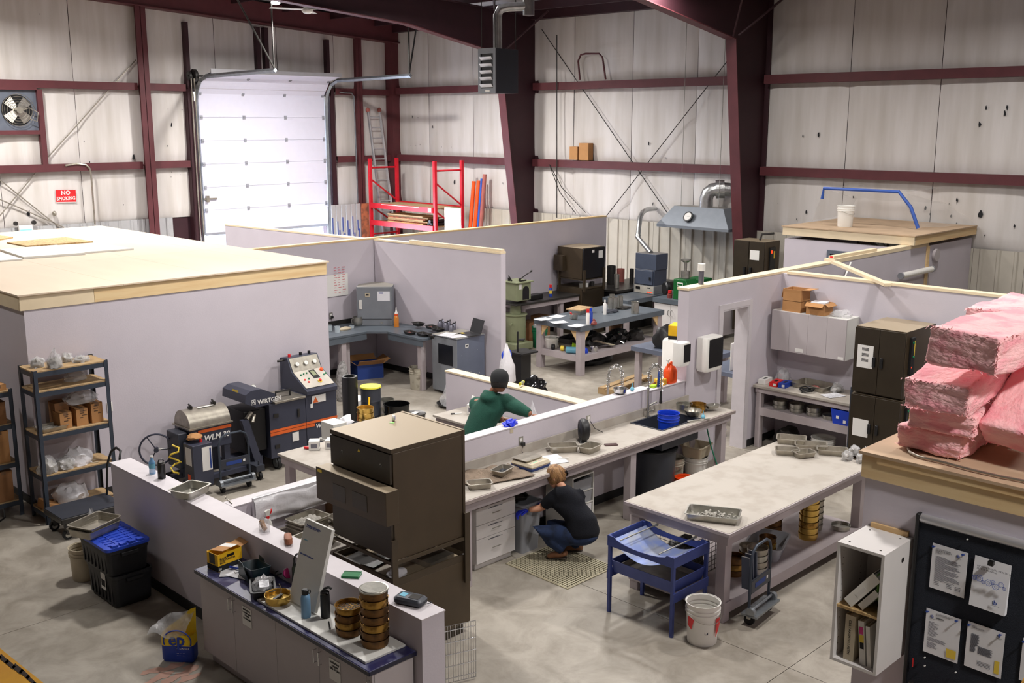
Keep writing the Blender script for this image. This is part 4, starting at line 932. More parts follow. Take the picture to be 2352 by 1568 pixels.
bag((rx0 + .1, ry0 + .1, zt), .11, .1, .2, 33, 'pale clear bag of stone at the left of the fourth shelf', 'bag_grey', 'plastic on the racking'); bag((rx0 + .3, ry0 + .12, zt), .12, .1, .15, 35, 'grey aggregate bag in the middle of the fourth shelf', 'bag_grey', 'plastic on the racking')
bag((rx0 + .48, ry0 + .18, zt), .17, .12, .2, 36, 'white printed sack slumped on the fourth shelf', 'bag_white'); solo('cable_loop', G().tube([(.08 * math.cos(a), .05 * math.sin(a), .006) for a in [k * .45 for k in range(12)]], .005, 6), 'bucket_beige', 'cream cable loop lying on the fourth shelf', 'cable', (rx0 + .66, ry0 + .12, zt))
zt = LV[0] + .001
bag((rx0 + .38, ry0 + .2, zt), .2, .14, .24, 38, 'bundle of clear sacks on the lowest racking shelf', 'bag_white', 'plastic on the racking')
solo('folded_card', G().prism([(0, 0), (.2, 0), (.19, .03), (.02, .09)], 0, .28, 'y'), 'cardboard', 'folded piece of card on the lowest racking shelf', 'cardboard', (rx0 + .03, ry0 + .06, zt), **F0)
LV2 = [.2, .66, 1.12, 1.5]
rack('steel_racking', 'dark steel racking full of cartons at the left edge', 3.1, 12.3, 4.22, 12.78, 1.52, LV2, grp=None)
q = random.Random(5); k = 0
for zi, z in enumerate(LV2[:3]):
    x = 3.72
    for j in range(2):
        wd = [.27, .2][j]; hh = [.36, .38, .26][zi]
        carton((x + wd / 2 - .06, 12.45, z + .001), wd - .01, .26, hh, 0, ['left', 'right'][j] + ' brown carton with red print on the ' + ['lowest', 'second', 'third'][zi] + ' shelf of the edge racking', 'cartons on the edge racking', m='cardboard_dark' if (zi + j) % 2 else 'cardboard'); x += wd + .01
for k, (u, v) in enumerate(((14, 815), (30, 845))):
    p = atz(u, v, LV2[3]); carton((4.0 - .12 * (1 - k), 12.5, LV2[3] + .001 + .0 * k), .16, .3, [.2, .1][k], 5, ['tall carton', 'low open carton'][k] + ' on top of the edge racking', 'cartons on the edge racking') if k == 0 else carton((4.08, 12.5, LV2[3] + .001), .17, .3, .07, 5, 'low flattened carton on top of the edge racking', m='cardboard')
solo('flat_lumber', G().box(0, 0, 0, .5, .1, .02).box(-.1, .02, .021, .4, .12, .04), 'wood_brown', 'dark wooden strips on the floor under the edge racking', 'timber', (3.2, 12.05, 0), 8, **F0)
solo('power_strip', G().tube([(0, 0, .01), (.3, .1, .02), (.6, .4, .02), (.7, .7, .02)], .01, 6), 'black', 'black cable on the floor beside the edge racking', 'cable', (3.4, 11.9, 0))
# ================================================================ BIG OVENS AT THE FRONT
def oven_upper():
    o = thing('laboratory_oven', 'large brown lab oven with dusty top, raised on straps above another oven', 'oven', (5.09, 6.48, 0)); X, Y = .81, .84
    part('cabinet', G().box(.02, .0, .93, X - .03, Y, 1.86), 'brown_steel', o, bev=.004)
    part('top_panel', G().box(.0, .0, 1.861, X - .02, Y, 1.9), 'brown_steel', o, bev=.003)
    part('back_panel', G().box(X - .028, -.004, .78, X, Y, 1.905), 'brown_steel', o, bev=.003)
    part('front_panel', G().box(-.006, .01, 1.6, .018, Y - .01, 1.855).box(-.006, .01, .95, .018, Y - .01, 1.29), 'brown_panel', o, **F0)
    c = part('control_box', G().box(-.14, -.1, 1.3, -.008, Y + .03, 1.59), 'brown_steel', o, bev=.004)
    part('louvre', G().box(-.143, .15, 1.36, -.1405, .35, 1.50).box(-.143, .45, 1.36, -.1405, .62, 1.5), 'brown_panel', c, **F0)
    part('warning_label', G().box(-.1425, Y - .06, 1.55, -.1405, Y, 1.575), 'label_yellow', c, **F0)
    for y in (.13, .66): part('knob_hole', G().cyl((-.009, y, 1.74), (-.001, y, 1.74), .014, n=12).mi(1).cyl((-.011, y, 1.738), (-.009, y, 1.738), .01), ['steel', 'black'], o)
    part('sticker', G().raw([(-.0075, .44, 1.79), (-.0075, .42, 1.82), (-.0075, .4, 1.79)], [(0, 1, 2)]), 'label_yellow', o, **F0)
    return o
ov = oven_upper()
for (x, y, z0, z1) in ((-.03, -.028, .5, 1.12), (.78, -.028, .5, 1.15)):
    part('stand_strap', G().box(x, y, z0, x + .06, y + .02, z1), 'brown_frame', ov, **F0)
part('stand_rail', G().box(.0, -.02, .9, .8, .0, .928).box(-.02, .0, .9, .0, .82, .928), 'brown_frame', ov, **F0)
lo_ = thing('laboratory_oven', 'brown oven standing on the floor beneath the large dusty topped oven', 'oven', (5.09, 6.48, 0))
part('cabinet', G().box(.0, .0, .1, .86, .86, .7), 'brown_steel', lo_, bev=.004); part('plinth', G().box(.03, .03, 0, .8, .8, .1), 'brown_panel', lo_, **F0)
part('tray_rim', G().box(0, 0, .701, .86, .02, .76).box(0, .84, .701, .86, .86, .76).box(0, .02, .701, .02, .84, .76).box(.84, .02, .701, .86, .84, .76), 'brown_frame', lo_, **F0)
solo('ceramic_tile', G().box(0, 0, 0, .3, .3, .05), 'steel_dull', 'flat grey block in the gap between the stacked ovens', 'block', (5.55, 6.55, .702), 5, **F0)
solo('steel_plate', G().box(0, 0, 0, .25, .35, .012), 'steel_dark', 'dark steel plate in the gap between the stacked ovens', 'plate', (5.2, 6.9, .702), 12, **F0)
bag((5.24, 6.62, .702), .09, .07, .09, 55, 'crumpled foil and film in the gap at the oven corner', 'bag_white')
pl_ = atz(1022, 645 + 330, 1.901); p = atz(901, 957 + 8, 1.901)
tp = thing('tape_roll', 'white and blue tape roll standing on the dusty oven top', 'tape', (p.x - .0, p.y - .02, 1.901), 45); part('roll', G().at((0, 0, .027), (90, 0, 0)).lathe([(.010, -.012), (.027, -.012), (.027, .012), (.010, .012), (.010, -.012)], 24).mi(1).lathe([(.011, .0122), (.02, .0122), (.02, .0135), (.011, .0135)], 20).lathe([(.011, -.0135), (.02, -.0135), (.02, -.0122), (.011, -.0122)], 20), ['label_white', 'label_blue'], tp)
solo('sticky_note', G().box(-.015, -.02, 0, .015, .02, .0015), 'light_green', 'pale green slip beside the tape roll on the oven', 'note', (p.x - .05, p.y - .06, 1.901), 30, **F0)
# wire rack leaning in front of the low wall end
wr_ = thing('wire_shelf', 'chromed wire shelf stood on end beside the low wall and ovens', 'shelf', (5.02, 5.98, 0), -20)
g = G();
fr_ = part('rim', G().tube([(0, 0, .02), (0, 0, .52), (.42, 0, .52), (.42, 0, .02)], .006, 6, closed=True), 'chrome', wr_)
for k in range(18): part('wire', G().cyl((.02 + k * .0224, 0, .02), (.02 + k * .0224, 0, .52), .0025, n=5), 'chrome', wr_)
for k in range(5): part('cross_wire', G().cyl((0, -.006, .06 + k * .105), (.42, -.006, .06 + k * .105), .004, n=6), 'chrome', wr_)
# bench of trays between the low walls
tb_ = table('work_bench', 'small bench of shavings trays enclosed by the low walls', 'bench', 4.6, 7.34, 6.2, 8.12, .78, .03, 'bench_top', 'bench_wood', ((.08, .08), (1.5, .08), (.08, .68), (1.5, .68)))
for k, (x, y, r_, f) in enumerate(((5.2, 7.88, 6, None), (5.2, 7.88, 6, None), (5.2, 7.88, 6, ('chips', .06)), (5.6, 7.8, -4, None), (5.05, 7.55, 8, None), (5.06, 7.55, 8, ('chips', .06)), (5.62, 7.62, 0, ('chips', .05)))):
    lv = [0, .034, .068, 0, 0, .034, .1][k]
    pan((x, y, .781 + lv), .36, .27, .065, r_, ['bottom tray of the back pile behind the low wall', 'middle tray of the back pile behind the low wall', 'top tray of rusty shavings in the back pile', 'empty tray right of the back pile', 'lower tray of the front pile behind the low wall', 'top tray of pale shavings in the front pile', 'tray of shavings tucked against the brown oven'][k], 'shavings trays behind the low wall', 'steel_dull', f)
solo('clear_wrap', G().grid(lambda a, b: (.8 * a - .4, .03 - .06 * (1 - (2 * b - 1) ** 4) + .015 * noise.noise(Vector((a * 6, b * 5, 2))), .25 * b + .012 * math.sin(a * 7)), 26, 12).box(-.4, .0, .0, .4, .03, .25), 'bag_white', 'big clear wrapped slab of white foam lying along the low stub wall', 'wrap', (5.16, 8.08, .9), ang=60)
sp = thing('spray_bottle', 'spray bottle with red trigger head behind the low wall', 'bottle', (4.85, 8.0, .781)); part('bottle_body', G().lathe([(.0005, 0), (.04, 0), (.042, .1), (.03, .15), (.014, .18), (.0005, .18)], 18), 'white_plastic', sp)
part('collar', G().lathe([(.0005, .18), (.016, .18), (.016, .205), (.0005, .205)], 14), 'red_plastic', sp); part('spray_head', G().prism([(-.02, .206), (.012, .206), (.016, .235), (.03, .255), (.0, .262), (-.03, .25)], -.012, .012, 'y'), 'white_plastic', sp); part('trigger', G().prism([(.018, .25), (.045, .26), (.042, .235), (.03, .215), (.026, .235)], -.006, .006, 'y'), 'red_plastic', sp)
solo('clipboard', G().box(0, 0, 0, .02, .26, .36), 'wood_brown', 'brown framed board stood on edge beside the wrapped foam', 'board', (5.62, 7.93, .781), 12, **F0)
# ================================================================ CENTRE BENCH
bx0, by0, bx1, by1, bz = 6.45, 7.12, 11.1, 7.77, .93
cbh = thing('work_bench', 'long grey work bench with steel sink along the low centre wall', 'bench', (bx0, by0, 0)); X, Y = bx1 - bx0, by1 - by0
sx0, sx1, sy0, sy1 = 9.72 - bx0, 10.46 - bx0, .09, .55
part('bench_top', G().box(0, 0, bz - .03, sx0, Y, bz).box(sx1, 0, bz - .03, X, Y, bz).box(sx0, 0, bz - .03, sx1, sy0, bz).box(sx0, sy1, bz - .03, sx1, Y, bz), 'bench_top', cbh, **F0)
part('edge_trim', G().box(-.002, -.022, bz - .036, X, -.001, bz - .003), 'bench_edge', cbh, **F0)
part('apron', G().box(.03, .02, bz - .13, X - .03, .058, bz - .031), 'bench_wood', cbh, **F0); part('apron', G().box(X - .07, .06, bz - .13, X - .03, Y - .02, bz - .031), 'bench_wood', cbh, **F0)
part('backsplash', G().box(0, Y - .02, bz + .001, X - .1, Y, bz + .1), 'bench_top', cbh, **F0)
for x in (.1, 9.12 - bx0, X - .16): part('leg', G().box(-.05, -.05, 0, .05, .05, bz - .131), 'bench_wood', cbh, loc=(x, .085, 0), bev=.003)
part('leg', G().box(-.05, -.05, 0, .05, .05, bz - .131), 'bench_wood', cbh, loc=(X - .16, Y - .1, 0), bev=.003)
sk = part('sink_basin', G().box(sx0 - .015, sy0 - .015, bz + .001, sx1 + .015, sy0 + .01, bz + .006).box(sx0 - .015, sy1 - .01, bz + .001, sx1 + .015, sy1 + .015, bz + .006).box(sx0 - .015, sy0 + .01, bz + .001, sx0 + .01, sy1 - .01, bz + .006).box(sx1 - .01, sy0 + .01, bz + .001, sx1 + .015, sy1 - .01, bz + .006)
    .box(sx0 + .002, sy0 + .002, bz - .24, sx0 + .008, sy1 - .002, bz).box(sx1 - .008, sy0 + .002, bz - .24, sx1 - .002, sy1 - .002, bz).box(sx0 + .008, sy0 + .002, bz - .24, sx1 - .008, sy0 + .008, bz).box(sx0 + .008, sy1 - .008, bz - .24, sx1 - .008, sy1 - .002, bz).box(sx0 + .002, sy0 + .002, bz - .25, sx1 - .002, sy1 - .002, bz - .24), 'charcoal', cbh, label='dark sink basin', **F0)
ZB2 = bz + .001
bw = bucket((10.04, 7.36, bz - .238), .13, .37, 'royal blue bucket standing in the bench sink', 'blue_plastic', handle=False)
def faucet(p, rz, label, hh=.58):
    t = thing('spring_faucet', label, 'faucet', p, rz, 'pull down spring faucets')
    part('post', G().cyl((0, 0, 0), (0, 0, .36), .014).cyl((0, 0, 0), (0, 0, .02), .028).cyl((0, 0, .14), (.15, 0, .17), .009), 'steel', t)
    arc = [(.11 - .11 * math.cos(a), 0, .36 + hh - .47 + .12 * math.sin(a)) for a in [math.pi * k / 10 for k in range(11)]]
    arc = [(0, 0, .36)] + arc + [(.22, 0, .3)]
    part('hose', G().tube(arc, .007, 8), 'steel', t)
    P = [Vector(a) for a in arc]; dist = [0]
    for a, b in zip(P, P[1:]): dist.append(dist[-1] + (b - a).length)
    n = 400; pts = []
    for i in range(n):
        s = dist[-1] * i / n; k = max(j for j in range(len(dist)) if dist[j] <= s); k = min(k, len(P) - 2); f_ = (s - dist[k]) / max(1e-6, dist[k + 1] - dist[k]); c = P[k].lerp(P[k + 1], f_); d = (P[k + 1] - P[k]).normalized(); n1 = Vector((0, 1, 0)); n2 = d.cross(n1); a = i * .42; pts.append(tuple(c + (n1 * math.cos(a) + n2 * math.sin(a)) * .023))
    part('spring', G().tube(pts, .0038, 4), 'chrome', t)
    part('spray_head', G().cyl((.22, 0, .3), (.22, 0, .16), .013, .019).cyl((.22, 0, .16), (.22, 0, .14), .02), 'steel_dark', t); part('lever', G().cyl((0, 0, .06), (.06, -.05, .1), .007), 'steel', t)
    return t
faucet((10.07, 7.70, ZB2), -8, 'right spring faucet rising over the sink basin', .63)
f2 = faucet((9.80, 8.12, .93), -12, 'left spring faucet seen behind the low centre wall', .6)
sk2 = table('sink_table', 'grey sink table hidden behind the low centre wall', 'table', 9.3, 7.95, 10.9, 8.5, .925, .03, 'bench_top', 'bench_wood', ((.08, .08), (1.5, .08), (.08, .45), (1.5, .45)))
# on the bench
fn = thing('desk_fan', 'black desk fan on the bench under a wall socket', 'fan', (8.74, 7.6, ZB2), 52)
g = G().at((0, 0, .135), (90, 0, 0)); rr = [.125]
part('guard', g.lathe([(.0005, -.035), (.03, -.04), (.12, -.025), (.132, -.01), (.132, .02), (.11, .06), (.04, .085), (.0005, .09)], 28), 'black', fn)
g = G().at((0, 0, .135), (90, 0, 0))
for k in range(5): g.tube([((.03 + k * .022) * math.cos(a), (.03 + k * .022) * math.sin(a), -.042 + .002 * k) for a in [i * .314 for i in range(20)]], .0022, 4, closed=True)
part('grille', g, 'charcoal', fn, kind='stuff'); part('foot', rl(G(), [(.16, .1, .03, 0), (.12, .08, .03, .03), (.05, .04, .01, .06)]), 'black', fn)
def wallplate(u, v, y, label, plug=True):
    p = aty(u, v, y); t = thing('wall_socket', label, 'socket', (p.x, y, p.z))
    part('plate', G().box(-.035, -.006, -.057, .035, -.0005, .057), 'steel', t, bev=.001); part('receptacle', G().box(-.018, -.009, -.04, .018, -.006, -.005).box(-.018, -.009, .005, .018, -.006, .04), 'label_white', t, **F0)
    if plug: part('plug', G().box(-.015, -.045, -.045, .03, -.009, -.005), 'black', t, bev=.003); part('cord', G().tube([(0, -.03, -.045), (-.01, -.03, -.1), (.02, -.03, -.16), (.0, -.04, -.2)], .003, 6), 'black', t)
    return t
wallplate(1196, 1014, 7.78, 'steel wall socket with black plug above the counting scale')
ws = wallplate(1351, 964, 7.78, 'steel wall socket behind the black fan', False)
part('cord', G().tube([(.01, -.02, -.01), (.05, -.06, -.1), (.16, -.12, -.17), (.13, -.14, -.17), (.04, -.12, -.165), (.1, -.08, -.17), (-.02, -.1, -.17)], .004, 6), 'black', ws)
sc = thing('bench_scale', 'counting scale with grey pan and green display on the bench', 'scale', (7.68, 7.40, ZB2), 3)
part('scale_body', rl(G(), [(.30, .30, .02, .032), (.31, .31, .02, .05), (.28, .27, .02, .078)]), 'bucket_beige', sc); part('base', rl(G(), [(.28, .28, .02, 0), (.31, .31, .02, .031)]), 'label_blue', sc)
part('weighing_pan', rl(G(), [(.22, .2, .015, .08, -.01, .045), (.27, .22, .015, .094, -.01, .045), (.27, .22, .015, .1, -.01, .045)]), 'steel_dull', sc)
part('keypad', G().raw([(-.13, -.152, .05), (.13, -.152, .05), (.13, -.095, .0795), (-.13, -.095, .0795)], [(0, 1, 2, 3)]).at((0, 0, .002)).mi(1).raw([(-.1, -.14, .0565), (0.0, -.14, .0565), (0.0, -.1, .0775), (-.1, -.1, .0775)], [(0, 1, 2, 3)]), ['label_blue', 'screen_green'], sc, **F0)
paper((8.02, 7.38, ZB2), .22, .3, -20, 'white printed sheet on the bench beside the counting scale', rows=9, ink='ink_blue'); solo('pen', G().cyl((-.06, 0, .006), (.06, 0, .006), .006, n=8), 'white_plastic', 'white pen lying on the printed sheet by the scale', 'pen', (8.08, 7.3, ZB2 + .012), -30)
GR = 'small steel pans on the centre bench'
pan((8.32, 7.52, ZB2), .34, .2, .07, -38, 'shallow pan in front of the black fan', GR, 'steel_dull'); pan((8.52, 7.3, ZB2), .27, .19, .07, 8, 'small pan right of the shallow pan by the fan', GR, 'steel_dull')
pan((7.26, 7.4, ZB2 + .02), .26, .17, .06, 15, 'small pan of black grit on the brown towel', GR, 'steel_dull', ('asphalt', .04)); pan((6.84, 7.3, ZB2), .26, .17, .06, -30, 'empty small pan at the oven end of the bench', GR, 'steel_dull')
tw = solo('towel', G().grid(lambda a, b: (-.34 + .72 * a - .03 * b, -.2 + .44 * b + .03 * math.sin(a * 5), .006 + .018 * (noise.noise(Vector((a * 5, b * 4, 1))) + .5) + .02 * abs(math.sin(a * 9 + b * 4)) * (b > .6)), 24, 16), 'towel', 'crumpled brown towel spread on the bench beside the scale', 'towel', (7.14, 7.42, ZB2), -8)
so = tw.modifiers.new('thick', 'SOLIDIFY'); so.thickness = .004
ph = thing('phone', 'dark phone lying on the bench right of the small pans', 'phone', (8.86, 7.28, ZB2), -35); part('phone_body', rl(G(), [(.15, .075, .012, 0), (.15, .075, .012, .009)]), 'phone', ph); part('screen', rl(G(), [(.14, .066, .01, .0092), (.14, .066, .01, .01)]), 'phone', ph)
sieve((10.62, 7.55, ZB2), .1, .1, 'deep chromed sieve against the low wall right of the sink', 'sieves beside the sink', 'steel'); sieve((10.73, 7.42, ZB2), .1, .1, 'tall brass sieve beside the sink', 'sieves beside the sink', 'brass')
t = thing('mixing_bowl', 'steel mixing bowl beside the blue bucket', 'bowl', (10.5, 7.33, ZB2)); part('bowl', G().cup([(.05, 0), (.09, .03), (.11, .08)], .002), 'steel_dull', t)
for k, (x, y, rz) in enumerate(((10.83, 7.4, 20), (10.88, 7.3, -15))): pan((x, y, ZB2 + k * .035), .2, .13, .045, rz, ['lower small steel pan at the bench end', 'upper tilted steel pan at the bench end'][k], 'small pans at the bench end')
def bulb(p, label): t = thing('rubber_bulb', label, 'bulb', p, 0, 'blue ear syringes'); part('squeeze_bulb', G().lathe([(.0005, 0), (.022, .008), (.028, .025), (.02, .045), (.008, .055), (.004, .1), (.0005, .1)], 16), 'bulb_blue', t); return t
bulb((10.49, 7.17, ZB2), 'pale blue rubber bulb at the sink corner')
solo('sprayer_wand', G().cyl((0, 0, .012), (.3, -.12, .012), .01), 'steel', 'short steel wand lying by the sink corner', 'wand', (10.2, 7.2, ZB2 + .006))
# on the low wall's cap
ZL = HL + .013
t = thing('steel_bowl', 'shiny steel bowl sitting on the low centre wall', 'bowl', (9.72, 7.86, ZL)); part('bowl', G().cup([(.045, 0), (.075, .02), (.085, .07), (.088, .072)], .002), 'chrome', t)
bulb((9.93, 7.84, ZL), 'pale blue rubber bulb on the low centre wall')
solo('nitrile_gloves', blob(.11, .06, .045, 71, amp=.5, fr=2.8), 'nitrile', 'bright blue nitrile gloves crumpled on the low centre wall', 'glove', (7.82, 7.85, ZL), 10, ang=60)
solo('sticky_note', G().box(0, -.004, 0, .05, -.001, .05), 'bucket_beige', 'small cream note stuck on the low centre wall', 'note', (aty(1171, 995, 7.78).x, 7.78, aty(1171, 995, 7.78).z), **F0)
ZL2 = HL - .027
jx = 10.74
jg = thing('soap_jug', 'bright orange hand cleaner jug with pump on the low wall', 'jug', (jx, 7.87, ZL2), 0)
part('jug_body', rl(G(), [(.15, .12, .03, 0), (.17, .135, .04, .02), (.17, .135, .04, .15), (.12, .1, .03, .21), (.05, .05, .02, .235), (.045, .045, .02, .25)]), 'orange_plastic', jg); part('handle', G().tube([(-.06, 0, .19), (-.05, 0, .245), (.02, 0, .262), (.075, 0, .24), (.08, 0, .16)], .014, 8), 'orange_plastic', jg)
part('pump', G().cyl((-.045, 0, .22), (-.045, 0, .3), .008).cyl((-.08, 0, .3), (-.02, 0, .305), .01), 'white_plastic', jg)
for k, (x, y, z, rz) in enumerate(((10.56, 7.87, 0, 10), (10.55, 7.88, .041, -12), )): solo('sponge', G().box(-.07, -.045, 0, .07, .045, .04), 'sponge', ['lower yellow sponge beside the orange jug', 'upper yellow sponge beside the orange jug'][k], 'sponge', (x, y, ZL2 + z), rz, 'yellow sponges by the jug', bev=.006)
solo('sponge', G().box(-.05, -.035, 0, .05, .035, .03), 'lime', 'green sponge left of the yellow sponges', 'sponge', (10.39, 7.87, ZL2), 15, bev=.006)
solo('scrub_brush', blob(.022, .018, .15, 76, amp=.2), 'label_blue', 'blue and green scrub brush stood against the yellow sponges', 'brush', (10.45, 7.83, ZL2))
# in front of and under the bench
dc = thing('drawer_cabinet', 'white three drawer cabinet under the end of the bench', 'cabinet', (6.86, 7.39, 0)); part('cabinet_body', G().box(0, 0, .07, .56, .36, .68).box(.02, .03, 0, .54, .34, .07), 'cab_white', dc, **F0)
for (z0, z1) in ((.49, .67), (.34, .485), (.075, .335)):
    d = part('drawer', G().box(.002, -.018, z0, .558, -.001, z1), 'cab_white', dc, bev=.002)
    part('drawer_pull', G().at((.23, -.019, (z0 + z1) / 2 - .005)).tube([(0, 0, 0), (0, -.022, .012), (.1, -.022, .012), (.1, 0, 0)], .004, 6), 'steel', d); part('handwriting', G().box(.17, -.0192, z1 - .035, .37, -.0181, z1 - .03).box(.19, -.0192, z1 - .028, .3, -.0181, z1 - .024), 'ink', d, **F0)
ctn = thing('storage_bin', 'tall grey plastic bin in front of the crouching person', 'bin', (7.64, 7.53, 0), 0)
part('bin_body', rl(G(), [(.26, .34, .03, 0), (.30, .4, .04, .52), (.32, .42, .04, .53), (.32, .42, .04, .55), (.28, .38, .04, .55), (.24, .32, .03, .02)]), 'grey_plastic', ctn)
part('label', G().box(.02, -.213, .45, .12, -.208, .5), 'label_white', ctn, **F0)
pan((7.64, 7.56, .56), .3, .2, .04, 60, 'dark pan propped on the grey bin under the bench', None, 'steel_dark')
dt_ = thing('drawer_tower', 'white framed plastic drawer tower right of the crouching person', 'drawers', (8.24, 7.3, 0));
part('frame', G().box(0, 0, .02, .015, .4, .68).box(.345, 0, .02, .36, .4, .68).box(.015, 0, .665, .345, .4, .68).box(.015, 0, .02, .345, .4, .035).box(.015, .385, .035, .345, .4, .665).box(.015, 0, .48, .345, .38, .49).box(.015, 0, .33, .345, .38, .34).box(.015, 0, .18, .345, .38, .19), 'white_plastic', dt_, **F0)
for k, z in enumerate((.037, .192, .342, .492)): part('drawer', rl(G(), [(.31, .35, .01, z, .18, .19), (.32, .37, .01, z + .13, .18, .19), (.3, .35, .01, z + .13, .18, .19), (.29, .33, .01, z + .01, .18, .19)], nc=1), 'bag_white' if k < 2 else 'grey_plastic', dt_)
tc_ = thing('trash_can', 'large black trash can with lid under the bench', 'bin', (9.93, 7.47, 0)); part('can_body', G().lathe([(.0005, 0), (.22, 0), (.235, .02), (.26, .62), (.0005, .62)], 32), 'charcoal', tc_); part('lid', G().lathe([(.0005, .66), (.2, .655), (.28, .635), (.285, .62), (.262, .621)], 32), 'black', tc_)
bucket((10.45, 7.58, 0), .15, .36, 'white pail with red print standing right of the trash can', 'bucket_dirty', 'pails under the bench', handle=False); bucket((10.33, 7.3, 0), .12, .14, 'lower orange pail of the nest under the bench', 'orange_plastic', 'nested orange pails', handle=False); bucket((10.33, 7.3, .05), .12, .14, 'upper orange pail of the nest under the bench', 'orange_plastic', 'nested orange pails', handle=False)
bucket((10.85, 7.5, 0), .15, .3, 'white printed pail carrying a beige tub under the bench', 'bucket_white', 'pails under the bench', handle=False)
tt = thing('wash_tub', 'beige square tub standing on the white pail', 'tub', (10.85, 7.5, .302), 8); part('tub_body', rl(G(), [(.28, .24, .03, 0), (.34, .3, .04, .14), (.37, .33, .05, .145), (.37, .33, .05, .155), (.33, .29, .04, .155), (.26, .22, .03, .01)]), 'bucket_beige', tt)
solo('garden_hose', G().tube([(10.75, 7.3, .78), (10.8, 7.25, .5), (10.9, 7.2, .2), (11.0, 7.1, .02), (11.2, 6.95, .015)], .009, 6), 'hose_green', 'green hose hanging from under the sink to the floor', 'hose')
# rubber mat with holes
mt = thing('rubber_mat', 'worn perforated rubber mat on the floor behind the crouching person', 'mat', (7.22, 6.45, 0)); g = G(); n1, n2 = 22, 26
part('backing', G().box(0, 0, .001, .72, .84, .003), 'mat_dark', mt, **F0)
for i in range(n1 + 1): g.box(i * .72 / n1 - .004, 0, .003, i * .72 / n1 + .004, .84, .014)
for j in range(n2 + 1): g.box(0, j * .84 / n2 - .004, .003, .72, j * .84 / n2 + .004, .013)
part('grid', g, 'mat_holes', mt, kind='stuff', **F0); part('edge', G().box(-.012, -.012, .001, .732, -.001, .01).box(-.012, .841, .001, .732, .852, .01).box(-.012, -.001, .001, -.001, .841, .01).box(.721, -.001, .001, .732, .841, .01), 'mat_holes', mt, **F0)
# ================================================================ RIGHT TABLE
tx0, ty0, tx1, ty1, tz = 7.64, 4.9, 10.4, 6.09, .9
TT = table('work_table', 'large grey work table with pans, slotted lower shelf and thick top', 'table', tx0, ty0, tx1, ty1, tz, .035, 'bench_top', 'bench_wood', ((.09, .1), (2.66, .1), (.09, 1.09), (2.66, 1.09)), shelf=.2, apron=.1, lw=.1, edge_m='bench_wood')
part('foot_rail', G().box(.04, .06, .1, .13, 1.12, .19), 'bench_wood', TT, **F0)
pn_ = pan((7.86, 5.22, tz + .001), .5, .29, .065, -63, 'long steel pan of grey rock flakes at the near table corner', 'pans on the large grey table', 'steel'); part('rock_flakes', chips(.34, .16, .02, 70, 5), 'chips', pn_, kind='stuff')
for k, (u, v, L, W) in enumerate(((1818, 1004, .34, .25), (1863, 1018, .36, .22), (1808, 1030, .27, .19), (1847, 1036, .25, .18), (1912, 1030, .34, .2))):
    p = atz(u, v, tz + .06); pan((p.x, p.y, tz + .001), L, W, .06, [-62, -60, -55, -25, -60][k] + 0, ['farthest steel pan at the far table end', 'middle steel pan at the far table end', 'leftmost small pan of dark grit at the far table end', 'nearest small pan at the far table end', 'rightmost pan beside the stone bags'][k], 'pans on the large grey table', 'steel_dull', ('gravel', .02) if k in (2,) else None)
for k, (u, v) in enumerate(((1945, 1056), (1978, 1062), (1962, 1043), (1990, 1048))):
    p = atz(u, v, tz); bag((p.x, max(p.y, 4.99), tz + .001), .07, .06, .11, 80 + k, ['leftmost bag of stone by the pans', 'nearest bag of stone at the table edge', 'bag of stone at the back of the bag group', 'rightmost bag of stone beside the office wall'][k], 'bag_grey', 'stone bags on the table')
ZS = .201
for k, (x, y, n, r, h, m) in enumerate(((8.5, 5.12, 4, .1, .062, ('steel', 'steel_dull')), (8.3, 5.25, 3, .1, .06, ('brass_old', 'brass')), (8.62, 5.3, 3, .085, .06, ('steel_dull', 'brass')))):
    for j in range(n): sieve((x, y, ZS + j * (h + .002)), r, h, ['lowest', 'second', 'third', 'topmost'][j if j < n - 1 else 3] + ' sieve of the ' + ['chromed', 'brassy', 'small mixed'][k] + ' stack on the table shelf', 'sieves under the large table', m[j % 2])
gt = thing('bus_tub', 'grey plastic tub of sieves on the lower shelf', 'tub', (8.98, 5.3, ZS), 20); part('tub_body', rl(G(), [(.46, .3, .05, 0), (.52, .36, .06, .13), (.55, .39, .07, .135), (.55, .39, .07, .145), (.51, .35, .06, .145), (.44, .28, .05, .01)]), 'grey_plastic', gt)
for j in range(3): sieve((8.95, 5.28, ZS + .012 + j * .058), .085, .056, ['lower', 'middle', 'upper'][j] + ' brass sieve standing in the grey tub', 'sieves in the grey tub', ['brass', 'brass_bright', 'brass_old'][j])
for j in range(7): sieve((9.62, 5.2, ZS + j * .067), .1, .065, ['first', 'second', 'third', 'fourth', 'fifth', 'sixth', 'topmost'][j] + ' bright brass sieve counted up in the tall stack', 'bright brass stack under the table', 'brass_bright' if j != 2 else 'brass')
for j in range(6): sieve((9.9, 5.3, ZS + j * .067), .1, .065, ['first', 'second', 'third', 'fourth', 'fifth', 'topmost'][j] + ' steel sieve counted up behind the bright brass stack', 'steel stack under the table', 'steel_dull')
for j in range(5): sieve((9.4, 5.5, ZS + j * .067), .1, .065, ['first', 'second', 'third', 'fourth', 'topmost'][j] + ' dark brass sieve counted up in the shaded stack', 'dark brass stack under the table', 'brass_old')
sieve((10.1, 5.08, ZS), .1, .05, 'single steel sieve by the office wall under the table', None, 'steel')
t = thing('wire_basket', 'round white wire basket behind the steel sieves under the table', 'basket', (10.15, 5.45, ZS)); part('basket_rim', G().tube([(.13 * math.cos(a), .13 * math.sin(a), .42) for a in [k * .2618 for k in range(24)]], .005, 6, closed=True), 'white_plastic', t); part('basket_wall', G().olathe([(.1, 0), (.13, .42)], 24), 'glass', t)
